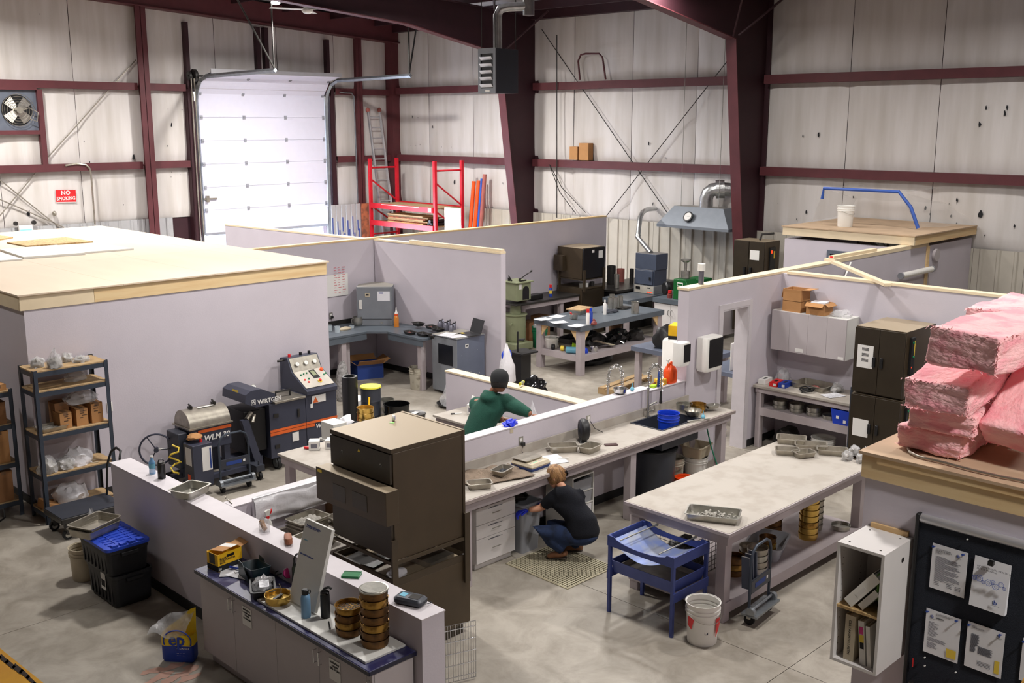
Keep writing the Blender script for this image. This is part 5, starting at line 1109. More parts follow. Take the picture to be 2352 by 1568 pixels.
wp_ = thing('wire_crate', 'dark wire crate stored under the near end of the table', 'crate', (7.85, 5.45, ZS)); g = G()
for k in range(9): g.box(k * .06, 0, 0, k * .06 + .004, .004, .38); g.box(0, 0, k * .047, .484, .004, k * .047 + .004); g.box(0, k * .06, 0, .004, k * .06 + .004, .38); g.box(0, 0, k * .047, .004, .484, k * .047 + .004)
part('wire_mesh', g, 'steel_dark', wp_, kind='stuff', **F0); part('dark_bag', blob(.2, .2, .24, 8), 'black', wp_, loc=(.24, .24, 0))
# blue screening cart
bc = thing('tool_stand', 'blue steel splitter stand with curved top trough beside the large table', 'stand', (7.14, 5.13, 0)); X, Y, HZ = .5, .72, .76
for (x, y) in ((0, 0), (X, 0), (0, Y), (X, Y)): part('leg', G().box(-.015, -.015, .0, .015, .015, HZ).cyl((0, 0, 0), (0, 0, .012), .02), 'blue_steel', bc, loc=(x, y, 0), **F0)
for y in (-.02, Y + .012): part('side_rail', G().box(-.012, y, HZ - .1, X + .012, y + .008, HZ), 'blue_steel', bc, **F0)
def scoop(x): return G().prism([(-.02, HZ - .1), (Y + .02, HZ - .1), (Y + .02, HZ), (Y - .02, HZ)] + [(Y / 2 + .3 * math.cos(a), HZ - .055 * math.sin(a)) for a in [math.pi * k / 8 for k in range(9)]] + [(.02, HZ), (-.02, HZ)], x, x + .008, 'x')
part('end_plate', scoop(-.02), 'blue_steel', bc, **F0); part('end_plate', scoop(X + .012), 'blue_steel', bc, **F0)
part('trough', G().grid(lambda a, b: (-.01 + (X + .02) * a, .02 + (Y - .04) * b, HZ - .04 - .13 * math.sin(math.pi * b)), 6, 12), 'blue_tray', bc)
for y in (.14, Y - .14): part('cross_rod', G().cyl((-.03, y, HZ - .005), (X + .03, y, HZ - .005), .007).cyl((X + .0, y, HZ - .005), (X + .03, y, HZ - .005), .013), 'steel', bc)
part('lower_tray', rl(G(), [(X - .05, Y - .04, .01, .4, X / 2, Y / 2), (X, Y - .0, .01, .52, X / 2, Y / 2), (X - .012, Y - .012, .01, .52, X / 2, Y / 2), (X - .062, Y - .052, .01, .41, X / 2, Y / 2)], nc=1), 'blue_steel', bc)
part('catch_pan', rl(G(), [(X - .1, Y - .1, .01, .412, X / 2, Y / 2), (X - .08, Y - .08, .01, .46, X / 2, Y / 2), (X - .09, Y - .09, .01, .46, X / 2, Y / 2), (X - .11, Y - .11, .01, .416, X / 2, Y / 2)], nc=1), 'steel_dull', bc)
for y in (-.024, Y + .016): part('lower_rail', G().box(-.016, y, .33, X + .016, y + .008, .42), 'blue_steel', bc, **F0)
wbk = bucket((7.28, 4.90, 0), .15, .38, 'clean white pail with red label standing beside the blue stand', 'bucket_white', rz=-20); part('red_label', G().raw([(.147 * math.cos(a), .147 * math.sin(a), .26) for a in (-1.35, -1.1, -.85)] + [(.147 * math.cos(a), .147 * math.sin(a), .19 - .05 * k) for k, a in ((0, -.85), (1, -1.1), (2, -1.35))], [(0, 1, 4, 5), (1, 2, 3, 4)]), 'red_plastic', wbk, loc=(.004, -.003, 0)); part('print_patch', G().box(-.015, -.136, .12, .015, -.131, .15), 'ink', wbk, **F0, rot=(0, 0, -20))
part('red_label', G().at(rot=(0, 0, 14)).raw([(-.147, -.03, .26), (-.139, .05, .26), (-.139, .05, .18), (-.147, -.0, .15)], [(0, 1, 2, 3)]), 'red_plastic', wbk)
# folded platform trolleys (one here, one by the mixer)
def folded_cart(p, rz, label):
    t = thing('folding_trolley', label, 'trolley', p, rz, 'folding panel trolleys')
    part('frame', G().tube([(-.2, 0, .12), (-.2, 0, .62), (-.17, 0, .7), (-.1, 0, .74), (.1, 0, .74), (.17, 0, .7), (.2, 0, .62), (.2, 0, .12)], .014, 8), 'rack_steel', t)
    part('panel', G().box(-.19, -.012, .3, .19, .008, .42), 'charcoal', t, **F0); part('badge', G().box(-.12, -.014, .34, .09, -.0125, .385).mi(1).box(.11, -.014, .35, .14, -.0125, .38), ['label_blue', 'label_white'], t, **F0)
    part('foot_bar', G().cyl((-.22, -.03, .16), (.22, -.03, .16), .014).box(-.24, -.1, .1, .24, .06, .12).cyl((-.24, -.03, .14), (-.2, -.03, .14), .045).cyl((.2, -.03, .14), (.24, -.03, .14), .045), 'galv', t)
    for x in (-.18, .18): part('wheel', G().cyl((x - .015, .0, .05), (x + .015, .0, .05), .05, n=18).mi(1).box(x - .025, -.02, .06, x + .025, .02, .1), ['black_rubber', 'steel'], t)
    return t
fc2 = folded_cart((8.02, 4.79, 0), 6, 'folded grey trolley with blue panels standing against the large table')
for k in range(3): part('deck_panel', G().box(-.13 + k * .07, .02, .34, -.115 + k * .07, .10, .66), 'bluegrey', fc2, rot=(0, -6, 0), **F0)
# ================================================================ PEOPLE
def head(par, loc, rot, skin, hair, style):
    h = bpy.data.objects.new('head', mesh('head', G().raw(*head_mesh()), skin, ang=180)); COL.objects.link(h); h.parent = par; h.location = loc; h.rotation_euler = [R(a) for a in rot]
    s = h.modifiers.new('sub', 'SUBSURF'); s.levels = 1; s.render_levels = 1
    for sx in (-1, 1):
        part('ear', G().ball((sx * .078, .01, -.005), .012, .018, .03), skin, h); part('eye', G().ball((sx * .031, -.083, .012), .012, .008, .008), 'label_white', h); part('pupil', G().ball((sx * .031, -.089, .012), .005, .004, .005), 'black', h)
        part('eyebrow', G().box(sx * .03 - .014, -.092, .03, sx * .03 + .014, -.084, .035), hair, h)
    part('mouth', G().box(-.022, -.088, -.052, .022, -.082, -.045), 'old_red', h)
    g = G()
    def hs(k, zc, back):                     # shell over crown and back
        vs = []; n = 16; m = 8
        def fn(a, b):
            t = math.pi * (.02 + .68 * b); az = math.pi * (-.5 + (-.78 + 1.56 * a)) + math.pi
            az = R(90) + (a - .5) * 2 * R(128 + 25 * (1 - b)); e = 1.0 + .03 * noise.noise(Vector((a * 14, b * 3, 1)))
            return (.087 * k * math.sin(t) * math.cos(az) * e, .104 * k * math.sin(t) * math.sin(az) * e + .006, .118 * k * math.cos(t) * e + zc)
        return G().grid(fn, 24, 10)
    o = part('hair', hs(1.04, .006, 0), hair, h, ang=80); sf = o.modifiers.new('s', 'SOLIDIFY'); sf.thickness = .008
    if style == 'bun':
        part('hair_knot', blob(.035, .03, .07, 4, amp=.3, fr=3), hair, h, loc=(0, .1, -.02)); part('hair_claw', G().tube([(-.02, .125, .03), (0, .14, .0), (.02, .125, -.02)], .008, 6).tube([(.02, .125, .03), (0, .142, .01), (-.01, .13, -.02)], .006, 6), 'black_gloss', h)
    else:
        c = part('cap', G().lathe([(.094, -.02), (.097, .02), (.09, .06), (.065, .095), (.03, .112), (.0005, .116)], 28).at(sc=(1, 1.14, 1)), 'cap', h, loc=(0, .008, .02)); c.scale = (1, 1.15, 1.05)
        part('peak', G().grid(lambda a, b: ((a - .5) * .14, -.07 - b * .07 * (1 - (2 * a - 1) ** 2 * .6), .0 - .012 * (2 * a - 1) ** 2), 10, 3), 'cap', c).modifiers.new('s', 'SOLIDIFY').thickness = .004
    return h
def head_mesh():
    prof = [(-.115, .028, .030, -.035), (-.10, .045, .045, -.03), (-.075, .06, .066, -.018), (-.045, .068, .08, -.006), (-.01, .074, .088, 0), (.03, .077, .094, .004), (.065, .074, .092, .008), (.095, .056, .07, .012), (.113, .02, .03, .014)]
    n = 16; vs = []
    for z, rx, ry, oy in prof:
        for i in range(n):
            a = 2 * math.pi * i / n; x = rx * math.cos(a); y = ry * math.sin(a) + oy; zz = z
            if i == 12 and -.05 < z < 0: y -= .020 if z < -.02 else .010
            if i in (11, 13) and -.05 < z < -.02: y -= .006
            vs.append((x, y, zz))
    m = len(prof); fs = [(k * n + i, k * n + (i + 1) % n, (k + 1) * n + (i + 1) % n, (k + 1) * n + i) for k in range(m - 1) for i in range(n)]
    return vs, fs + [tuple(reversed(range(n))), tuple(range((m - 1) * n, m * n))]
def hand(par, wrist, fwd_, up_, mats, curl=.5, label=None, s=1.):
    w_ = Vector(wrist); f = Vector(fwd_).normalized(); u_ = Vector(up_); u_ = (u_ - f * u_.dot(f)).normalized(); sd = f.cross(u_)
    J = {'w': (w_, .022 * s), 'p': (w_ + f * .045 * s, (.034 * s, .018 * s)), 'k': (w_ + f * .085 * s, (.034 * s, .015 * s))}; B = [('w', 'p'), ('p', 'k')]
    for i, (o, L) in enumerate(((-.030, .062), (-.010, .075), (.010, .07), (.030, .055))):
        a = w_ + f * .085 * s + sd * o * s
        b = a + (f * math.cos(curl * .6) - u_ * math.sin(curl * .6)) * L * .5 * s; c = b + (f * math.cos(curl * 1.8) - u_ * math.sin(curl * 1.8)) * L * .5 * s
        J['a%d' % i] = (a, .0095 * s); J['b%d' % i] = (b, .0088 * s); J['c%d' % i] = (c, .0075 * s); B += [('k', 'a%d' % i), ('a%d' % i, 'b%d' % i), ('b%d' % i, 'c%d' % i)]
    t0 = w_ + f * .03 * s - sd * .02 * s; t1 = t0 + (f * .6 - sd * .8) * .035 * s; t2 = t1 + (f * .95 - sd * .1 - u_ * .3) * .032 * s
    J['t0'] = (t0, .012 * s); J['t1'] = (t1, .011 * s); J['t2'] = (t2, .009 * s); B += [('p', 't0'), ('t0', 't1'), ('t1', 't2')]
    return skin_fig('hand', J, B, mats, par, 2, label)
P = aty
# crouching woman
wo = thing('person', 'person with tied blond hair crouching in navy shirt and jeans by the bench', 'person', (7.75, 6.85, 0)); O = Vector((7.75, 6.85, 0))
def rel(v): return Vector(v) - O
def SF(name, J, B, m, par, sub=2, label=None, O_=None): return skin_fig(name, {k: (Vector(a) - (O if O_ is None else O_), r) for k, (a, r) in J.items()}, B, m, par, sub, label)
pel = Vector((7.84, 6.80, .29)); shL = P(1268, 1143, 7.08); shR = P(1331, 1137, 6.86); nk = P(1291, 1119, 7.0); ch = (shL + shR) / 2 + Vector((.02, -.02, -.03)); mid = pel.lerp(ch, .5) + Vector((.02, -.05, 0))
elL = P(1244, 1166, 7.2); haL = P(1213, 1171, 7.28); elR = shR + Vector((.0, .22, -.14)); haR = Vector((7.78, 7.25, .52)); hd = P(1276, 1093, 7.1); sd = shR - shL
SF('body', {'c': (ch, .07), 'n': (nk, .05), 'h': (nk.lerp(hd, .7), .05), 'sl': (shL, .05), 'el': (elL, .045), 'hl': (haL, .032), 'sr': (shR - Vector((.02, -.03, .03)), .035), 'er': (elR, .045), 'hr': (haR, .03), 'm': (mid, .06), 'p': (pel, .09)},
   [('c', 'n'), ('n', 'h'), ('c', 'sl'), ('sl', 'el'), ('el', 'hl'), ('c', 'sr'), ('sr', 'er'), ('er', 'hr'), ('c', 'm'), ('m', 'p')], 'skin', wo)
rl_w = lambda v: tuple(Vector(v) - O)
garment('shirt', [(rl_w(pel + Vector((0, -.0, -.04))), .17, .12), (rl_w(pel + Vector((0, 0, .03))), .185, .15), (rl_w(mid), .165, .135), (rl_w(ch + Vector((0, 0, -.06))), .18, .135), (rl_w(ch), .17, .12), (rl_w(nk + Vector((.0, -.01, -.025))), .115, .095), (rl_w(nk + Vector((0, 0, .02))), .065, .065)], sd,
    [([rl_w(ch), rl_w(shL), rl_w(shL.lerp(elL, .75))], [.08, .075, .062]), ([rl_w(ch), rl_w(shR), rl_w(shR.lerp(elR, .7))], [.08, .078, .065])], 'navy_cloth', wo)
knL = P(1232, 1220, 7.12); anL = P(1294, 1266, 6.92); knR = knL + Vector((.26, .02, .0)); anR = P(1330, 1256, 6.93)
garment('jeans', [(rl_w(pel + Vector((0, .0, -.09))), .12, .1), (rl_w(pel + Vector((0, .0, -.04))), .175, .145), (rl_w(pel + Vector((0, 0, .04))), .165, .13)], sd,
    [([rl_w(pel + Vector((-.09, .06, -.02))), rl_w(pel.lerp(knL, .55)), rl_w(knL), rl_w(knL.lerp(anL, .5) + Vector((0, 0, .02))), rl_w(anL + Vector((0, 0, .02)))], [.1, .092, .078, .07, .062]), ([rl_w(pel + Vector((.09, .06, -.02))), rl_w(pel.lerp(knR, .55)), rl_w(knR), rl_w(knR.lerp(anR, .5) + Vector((0, 0, .02))), rl_w(anR + Vector((0, 0, .02)))], [.1, .09, .075, .07, .062])], 'denim', wo)
for nm, an in (('boot', anL), ('boot', anR)):
    toe = Vector((an.x - .08, an.y + .15, .035)); heel = Vector((an.x + .01, an.y - .0, .12))
    SF(nm, {'a': (an + Vector((0, 0, .0)), .047), 'h': (heel - Vector((0, .03, .03)), .042), 'b': (heel.lerp(toe, .6), (.045, .036)), 't': (toe, (.045, .028))}, [('h', 'a'), ('h', 'b'), ('b', 't')], 'boot', wo)
    SF('boot_sole', {'h': (heel - Vector((0, .045, .068)), (.034, .012)), 'b': (heel.lerp(toe, .6) - Vector((0, 0, .034)), (.04, .010)), 't': (toe + Vector((0, .02, -.024)), (.04, .01))}, [('h', 'b'), ('b', 't')], 'sole', wo, 1)
hand(wo, rel(haL), (haL - elL) + Vector((0, 0, -.02)), (0, 0, 1), 'nitrile', .9, 'blue nitrile glove', 1.15); hand(wo, rel(haR), (-.3, .5, -.1), (0, 0, 1), 'nitrile', .9, 'blue nitrile glove', 1.1)
head(wo, rel(hd), (18, 0, 205), 'skin', 'hair_blond', 'bun')
# man in green
ma = thing('person', 'person in green hooded jumper and black cap leaning behind the low wall', 'person', (8.1, 8.9, 0)); O = Vector((8.1, 8.9, 0))
pel = P(1090, 1008, 8.95); ch = P(1122, 935, 8.85); mid = pel.lerp(ch, .5); shL = P(1088, 922, 9.05); shR = P(1168, 918, 8.66); nk = P(1130, 903, 8.83); hd = P(1149, 874, 8.72)
elR = P(1196, 940, 8.42); haR = P(1222, 952, 8.27); elL = shL + Vector((.22, .02, -.25)); haL = Vector((8.62, 8.75, .98))
SF('body', {'c': (ch, .09), 'n': (nk, .055), 'h': (nk.lerp(hd, .6), .05), 'sl': (shL, .05), 'el': (elL, .04), 'hl': (haL, .035), 'sr': (shR, .05), 'er': (elR, .045), 'hr': (haR, .036), 'm': (mid, .1), 'p': (pel, .11)},
   [('c', 'n'), ('n', 'h'), ('c', 'sl'), ('sl', 'el'), ('el', 'hl'), ('c', 'sr'), ('sr', 'er'), ('er', 'hr'), ('c', 'm'), ('m', 'p')], 'skin_dark', ma)
rl_w = lambda v: tuple(Vector(v) - O); sd = shR - shL; pl2 = pel + Vector((0, 0, -.05))
garment('hooded_jumper', [(rl_w(pl2), .20, .15), (rl_w(pel), .215, .17), (rl_w(mid), .20, .165), (rl_w(ch + Vector((-.01, 0, -.05))), .225, .16), (rl_w(ch + Vector((0, 0, .03))), .2, .14), (rl_w(nk + Vector((-.02, 0, -.04))), .13, .11), (rl_w(nk), .07, .07)], sd,
    [([rl_w(ch), rl_w(shL + Vector((.02, -.03, -.03))), rl_w(elL), rl_w(elL.lerp(haL, .85))], [.11, .105, .075, .05]), ([rl_w(ch), rl_w(shR + Vector((-.01, .02, -.03))), rl_w(elR), rl_w(elR.lerp(haR, .8))], [.115, .11, .08, .055])], 'green_cloth', ma,
    extra=lambda g: g.ball(rl_w(nk + Vector((-.07, -.02, -.03))), .11, .12, .07).tube([rl_w(nk + Vector((.08 * math.cos(t), .09 * math.sin(t), -.0 - .03 * math.cos(t)))) for t in [k * .5236 for k in range(12)]], .03, 8, closed=True))
SF('trousers', {'p': (pel + Vector((0, 0, -.06)), (.17, .14)), 'hl': (pel + Vector((-.02, .1, -.12)), .1), 'kl': (Vector((8.15, 9.05, .45)), .075), 'al': (Vector((8.1, 9.08, .1)), .055), 'hr': (pel + Vector((.02, -.1, -.12)), .1), 'kr': (Vector((8.2, 8.78, .45)), .075), 'ar': (Vector((8.14, 8.74, .1)), .055)},
   [('p', 'hl'), ('hl', 'kl'), ('kl', 'al'), ('p', 'hr'), ('hr', 'kr'), ('kr', 'ar')], 'navy_cloth', ma)
for an in (Vector((8.1, 9.08, .06)), Vector((8.14, 8.74, .06))):
    SF('shoe', {'h': (an + Vector((-.03, 0, -.005)), .046), 't': (an + Vector((.16, 0, -.022)), (.045, .03)), 'a': (an + Vector((-.01, 0, .05)), .045)}, [('h', 't'), ('h', 'a')], 'black', ma, 1)
hand(ma, haR - O, (haR - elR), (0, 0, 1), 'skin_dark', .7); hand(ma, haL - O, (.8, -.3, -.2), (0, 0, 1), 'skin_dark', .7)
head(ma, hd - O + Vector((-.01, 0, -.01)), (12, 0, 118), 'skin_dark', 'hair_dark', 'cap').scale = (1.15, 1.12, 1.1)
# his bench, left table and crates
table('work_bench', 'short grey bench the person in green leans over', 'bench', 8.45, 7.94, 9.04, 9.88, .85, .03, 'bench_top', 'bench_wood', ((.08, .08), (.5, .08), (.08, 1.86), (.5, 1.86)))
ZM = .851
def wbox(p, lx, ly, h, rz, label, grp=None):
    t = thing('wipes_carton', label, 'box', p, rz, grp); part('carton_body', G().box(-lx / 2, -ly / 2, 0, lx / 2, ly / 2, h), 'label_white', t, bev=.002)
    g = G().box(-lx * .35, -ly / 2 - .001, h * .3, -lx * .05, -ly / 2 - .0003, h * .75).box(lx * .1, -ly / 2 - .001, h * .2, lx * .35, -ly / 2 - .0003, h * .8).box(-lx / 2 - .001, -ly * .3, h * .25, -lx / 2 - .0003, ly * .3, h * .7)
    part('print', g, 'tin', t, **F0); return t
p = atz(1066, 955, ZM); wb1 = wbox((8.85, 9.55, ZM), .13, .12, .13, 20, 'white printed box with glove poking out behind the green jumper'); part('tissue', blob(.04, .03, .08, 5, amp=.4), 'label_white', wb1, loc=(0, 0, .131))
p = atz(1046, 951, ZM); mk2 = thing('marker_pen', 'black and white marker lying on the short grey bench', 'marker', (p.x, p.y, ZM), -35); part('barrel', G().cyl((-.01, 0, .008), (.08, 0, .008), .008), 'label_white', mk2); part('cap', G().cyl((-.06, 0, .008), (-.011, 0, .008), .009), 'ink_black', mk2)
bag((8.78, 8.2, ZM), .13, .12, .2, 91, 'clear bag of stones under the outstretched green arm', 'bag'); bag((8.8, 8.45, ZM), .1, .08, .3, 92, 'peach coloured plastic bag held on the short bench', 'bag_white', tip=.3)
rl_ = thing('paint_roller', 'yellow capped roller frame hooked on the cross wall', 'roller', (9.12, 8.95, 1.262), 25); part('sleeve', G().cyl((-.05, 0, .05), (.05, 0, .05), .018), 'sage', rl_); part('end_cap', G().cyl((-.062, 0, .05), (-.051, 0, .05), .021).cyl((.051, 0, .05), (.062, 0, .05), .021), 'yellow_lid', rl_); part('wire_frame', G().tube([(-.06, 0, .05), (-.06, 0, .002), (.06, 0, .002), (.06, 0, .05)], .004, 6), 'steel', rl_)
table('work_table', 'grey table at the left with white cartons in clear bags', 'table', 6.25, 9.02, 8.0, 10.04, .8, .03, 'bench_top', 'bench_wood', ((.1, .1), (1.65, .1), (.1, .92), (1.65, .92)))
p = atz(716, 1037, .801); wbox((p.x + .08, p.y + .06, .801), .12, .12, .11, 50, 'left white printed carton on the left table', 'white cartons on the left table'); p = atz(735, 1035, .801); wbox((p.x + .15, p.y - .0, .801), .13, .1, .11, 42, 'right white printed carton on the left table', 'white cartons on the left table')
p = atz(716, 1010, .85); bag((6.98, 9.62, .912), .08, .07, .1, 95, 'clear bag on the left white carton'); bag((7.25, 9.45, .801), .14, .09, .16, 96, 'clear film bundle right of the white cartons', 'bag')
p = atz(712, 1033, .801); sd_ = thing('screwdriver', 'red handled screwdriver lying on the left table', 'screwdriver', (p.x + .02, p.y, .817), -62); part('handle', G().lathe([(.0005, -.1), (.014, -.09), (.016, -.05), (.012, -.02), (.015, 0), (.0005, .002)], 12).at(), 'red_plastic', sd_, rot=(0, 90, 0)); part('shaft', G().cyl((0, 0, 0), (.1, 0, 0), .003), 'steel', sd_)
pT = atz(806, 1003, .68)
table('side_table', 'narrow pale table by the mixing machine with brass sieves', 'table', pT.x - .3, pT.y - .22, pT.x + .42, pT.y + .25, .68, .03, 'panel_white', 'bench_wood', ((.08, .08), (.64, .08), (.08, .39), (.64, .39)))
solo('pale_crate', G().box(0, 0, 0, .2, .26, .22), 'panel_white', 'pale square box at the end of the narrow table', 'box', (pT.x - .29, pT.y - .05, .681), bev=.004);
bag((pT.x - .02, pT.y + .08, .681), .13, .1, .26, 97, 'shiny clear bag against the pale box on the narrow table', 'bag_white'); solo('dark_cloth', blob(.12, .08, .16, 98, amp=.2), 'navy_cloth', 'bundle of navy cloth beside the brass sieves', 'cloth', (pT.x + .03, pT.y - .08, .681))
for j in range(5): sieve((pT.x + .27, pT.y + .05, .681 + j * .064), .105, .062, ['lowest', 'second', 'third', 'fourth', 'topmost'][j] + ' bright brass sieve on the narrow table', 'brass sieves on the narrow table', 'brass_bright')
# ================================================================ MACHINES BY THE CLOSED ROOM
YF = 11.58
ml = thing('foam_bitumen_machine', 'large dark grey lab machine on wheels with orange stripe and control console', 'machine', (0, 0, 0));
xa, xm, xe = 7.12, 7.68, 8.18; zb, zt_, zt2 = .17, .90, .93
body = part('cabinet', G().box(xa, YF, zb, xm - .003, YF + .55, zt_).box(xm + .003, YF, zb, xe, YF + .6, zt2), 'machine', ml, bev=.006)
part('steel_deck', G().box(xa + .08, YF - .02, zt_ + .001, xm - .005, YF + .5, zt_ + .03), 'steel_dull', ml, bev=.004); part('deck_handle', G().tube([(xa + .2, YF + .15, zt_ + .03), (xa + .2, YF + .15, zt_ + .11), (xa + .42, YF + .15, zt_ + .11), (xa + .42, YF + .15, zt_ + .03)], .014, 8), 'black', ml)
part('console', G().prism([(YF - .03, zt2 + .001), (YF + .6, zt2 + .001), (YF + .6, zt2 + .42), (YF + .42, zt2 + .44), (YF + .32, zt2 + .25), (YF + .02, zt2 + .08), (YF - .03, zt2 + .05)], xm + .01, xe, 'x'), 'machine', ml, **F0)
cp = part('control_panel', G().prism([(YF + .015, zt2 + .082), (YF + .315, zt2 + .252), (YF + .311, zt2 + .258), (YF + .011, zt2 + .088)], xm + .03, xe - .02, 'x'), 'machine_panel', ml, **F0)
def on(px, t, h=.01): return (xm + px, YF + .015 + .3 * t - h * .49, zt2 + .082 + .17 * t + h * .87)   # a spot on the sloping console
g = G().mi(0)
for px, t, c in ((.10, .75, 0), (.15, .78, 0), (.2, .8, 0), (.1, .45, 1), (.17, .48, 0), (.13, .3, 1), (.43, .55, 0), (.47, .6, 0)): a = Vector(on(px, t, .003)); b = Vector(on(px, t, .022)); g.mi(c).cyl(a, b, .011, n=10)
part('push_button', g, ['green_plastic', 'red_plastic'], ml); a, b, c = (Vector(on(.3, .25, h)) for h in (.004, .02, .035)); part('stop_button', G().cyl(a, b, .03).mi(1).cyl(b, c, .02), ['label_yellow', 'red_plastic'], ml); a, b = Vector(on(.45, .85, .004)), Vector(on(.45, .85, .03)); part('main_switch', G().cyl(a, b, .025), 'orange_plastic', ml)
part('display', G().raw([on(.25, .45, .009), on(.35, .45, .009), on(.35, .95, .009), on(.25, .95, .009)], [(0, 1, 2, 3)]).mi(1).raw([on(.27, .6, .012), on(.33, .6, .012), on(.33, .9, .012), on(.27, .9, .012)], [(0, 1, 2, 3)]), ['black', 'sage'], ml, **F0)
gp = part('gauge_plate', G().prism([(YF + .318, zt2 + .255), (YF + .41, zt2 + .425), (YF + .404, zt2 + .43), (YF + .312, zt2 + .26)], xm + .03, xe - .02, 'x'), 'steel_dull', ml, **F0)
for px in (.12, .26, .40):
    a = Vector((xm + px, YF + .355, zt2 + .345)); n_ = Vector((0, -.88, .47)); part('gauge', G().cyl(a, a + n_ * .02, .032, n=20).mi(1).cyl(a + n_ * .0201, a + n_ * .022, .027, n=20).mi(2).cyl(a + n_ * .0225, a + n_ * .0228 + Vector((.001, 0, 0)), .004, n=6), ['steel', 'label_white', 'black'], ml)
for px in (.1, .28, .42): part('valve_knob', G().cyl((xm + px, YF + .5, zt2 + .43), (xm + px, YF + .5, zt2 + .47), .02), 'black' if px > .15 else 'red_plastic', ml)
part('inlet_pipe', G().cyl((xm - .09, YF + .5, zt2 + .4), (xm + .01, YF + .5, zt2 + .4), .014), 'steel_dark', ml)
hood = [(576, 898), (600, 893), (632, 904), (632, 919), (616, 929), (588, 936), (563, 927), (564, 908)]
hp = [aty(u, v, YF - .06) for u, v in hood]
part('tilting_hood', G().prism([(q_.x, q_.z) for q_ in hp], YF - .06, YF + .5, 'y'), 'machine', ml, **F0)
text('lettering', 'WIRTGEN', .078, 'label_white', ml, tuple(aty(592, 927, YF - .064) + Vector((0, 0, -.008))), (90, 0, 0), bold=True); lg = aty(577, 929, YF - .064)
part('logo', G().box(lg.x - .0, YF - .064, lg.z - .01, lg.x + .065, YF - .062, lg.z + .055).mi(1).box(lg.x + .007, YF - .0655, lg.z - .003, lg.x + .058, YF - .064, lg.z + .048), ['label_white', 'machine'], ml, **F0); text('lettering', 'W', .05, 'label_white', ml, (lg.x + .008, YF - .067, lg.z + .004), (90, 0, 0), bold=True)
part('hood_label', G().raw([(hp[7].x - .002, YF + .12, hp[7].z - .05), (hp[7].x - .002, YF + .26, hp[7].z - .05), (hp[7].x + .003, YF + .26, hp[7].z + .03), (hp[7].x + .003, YF + .12, hp[7].z + .03)], [(0, 1, 2, 3)]), 'label_yellow', ml, **F0)
part('spray_chamber', G().box(6.78, YF + .06, .3, 7.1, YF + .5, .86), 'black', ml, bev=.01); part('nozzle', G().cyl((6.88, YF + .05, .84), (6.78, YF - .0, .78), .03).cyl((6.9, YF, .82), (6.84, YF - .05, .74), .02), 'steel_dull', ml); part('stand_foot', G().box(6.62, YF + .1, .1, 7.05, YF + .45, .22), 'machine', ml, **F0)
part('swing_arm', G().prism([(6.70, .78), (6.80, .78), (6.98, .16), (6.88, .14)], YF - .02, YF + .04, 'y'), 'machine', ml, **F0)
s0, s1 = .50, .585
part('stripe', G().box(xa, YF - .0065, s0 - .02, xm - .003, YF - .006, s0 + .02).box(xa, YF - .0065, s0 + .026, xm - .003, YF - .006, s0 + .06).box(xm + .003, YF - .0065, s0 - .02, xm + .13, YF - .006, s0 + .02).box(xm + .003, YF - .0065, s0 + .026, xe, YF - .006, s0 + .06), 'machine_orange', ml, **F0)
text('lettering', 'WLB 10 S', .085, 'label_white', ml, (xm + .14, YF - .008, s0 - .055), (90, 0, 0), bold=True, shear=.2)
part('warning_sticker', G().box(xm + .1, YF - .007, .80, xm + .32, YF - .006, .9).mi(1).raw([(xm + .11, YF - .008, .805), (xm + .2, YF - .008, .805), (xm + .155, YF - .008, .885)], [(0, 1, 2)]), ['label_white', 'machine_orange'], ml, **F0); part('sticker', G().box(xa + .33, YF - .007, .34, xa + .43, YF - .006, .46).box(xm + .07, YF - .007, .74, xm + .11, YF - .006, .8), 'label_white', ml, **F0)
part('latch', G().box(xm - .14, YF - .02, .66, xm - .11, YF - .006, .77).box(xa + .06, YF - .012, .72, xa + .13, YF - .006, .77).box(xa + .06, YF - .012, .3, xa + .13, YF - .006, .35), 'steel_dark', ml, **F0)
for (x, y) in ((xa + .12, YF + .06), (xe - .1, YF + .06), (xa + .12, YF + .5), (xe - .1, YF + .5)): part('wheel', G().cyl((x - .025, y, .085), (x + .025, y, .085), .083, n=24).mi(1).cyl((x - .028, y, .085), (x + .028, y, .085), .06, n=20).box(x - .035, y - .03, .1, x + .035, y + .03, zb), ['black_rubber', 'galv'], ml)
part('boiler_gauge', G().at((xa + .02, YF + .4, 1.06), (70, 0, 0)).cyl((0, 0, -.01), (0, 0, .01), .045, n=20).mi(1).cyl((0, 0, .0101), (0, 0, .012), .038, n=20), ['steel', 'label_white'], ml); part('gauge_pipe', G().cyl((xa - .1, YF + .42, 1.05), (xa + .02, YF + .42, 1.05), .008).cyl((xa + .02, YF + .42, .93), (xa + .02, YF + .42, 1.03), .008), 'steel', ml)
# mixer on the left
mx = thing('pugmill_mixer', 'dark lab mixer with domed steel lid, hand wheel and control box', 'machine', (0, 0, 0));
X0, X1, Y0, Y1_ = 6.02, 6.58, 11.62, 12.02
part('trough', G().box(X0, Y0, .5, X1, Y1_, .78), 'machine', mx, bev=.006); part('rim', G().box(X0 - .02, Y0 - .02, .781, X1 + .02, Y1_ + .02, .8), 'steel_dull', mx, **F0)
cy_ = (Y0 + Y1_) / 2; part('domed_lid', G().prism([(cy_ + .2 * math.cos(a), .801 + .2 * math.sin(a)) for a in [math.pi * k / 20 for k in range(21)]], X0 + .0, X1 - .0, 'x'), 'steel_dull', mx)
for x in (X0 + .12, X1 - .12): part('clamp', G().box(x - .02, cy_ - .03, 1.0, x + .02, cy_ + .03, 1.03).cyl((x, cy_ - .05, 1.03), (x, cy_ + .03, 1.05), .012), 'steel_dark', mx)
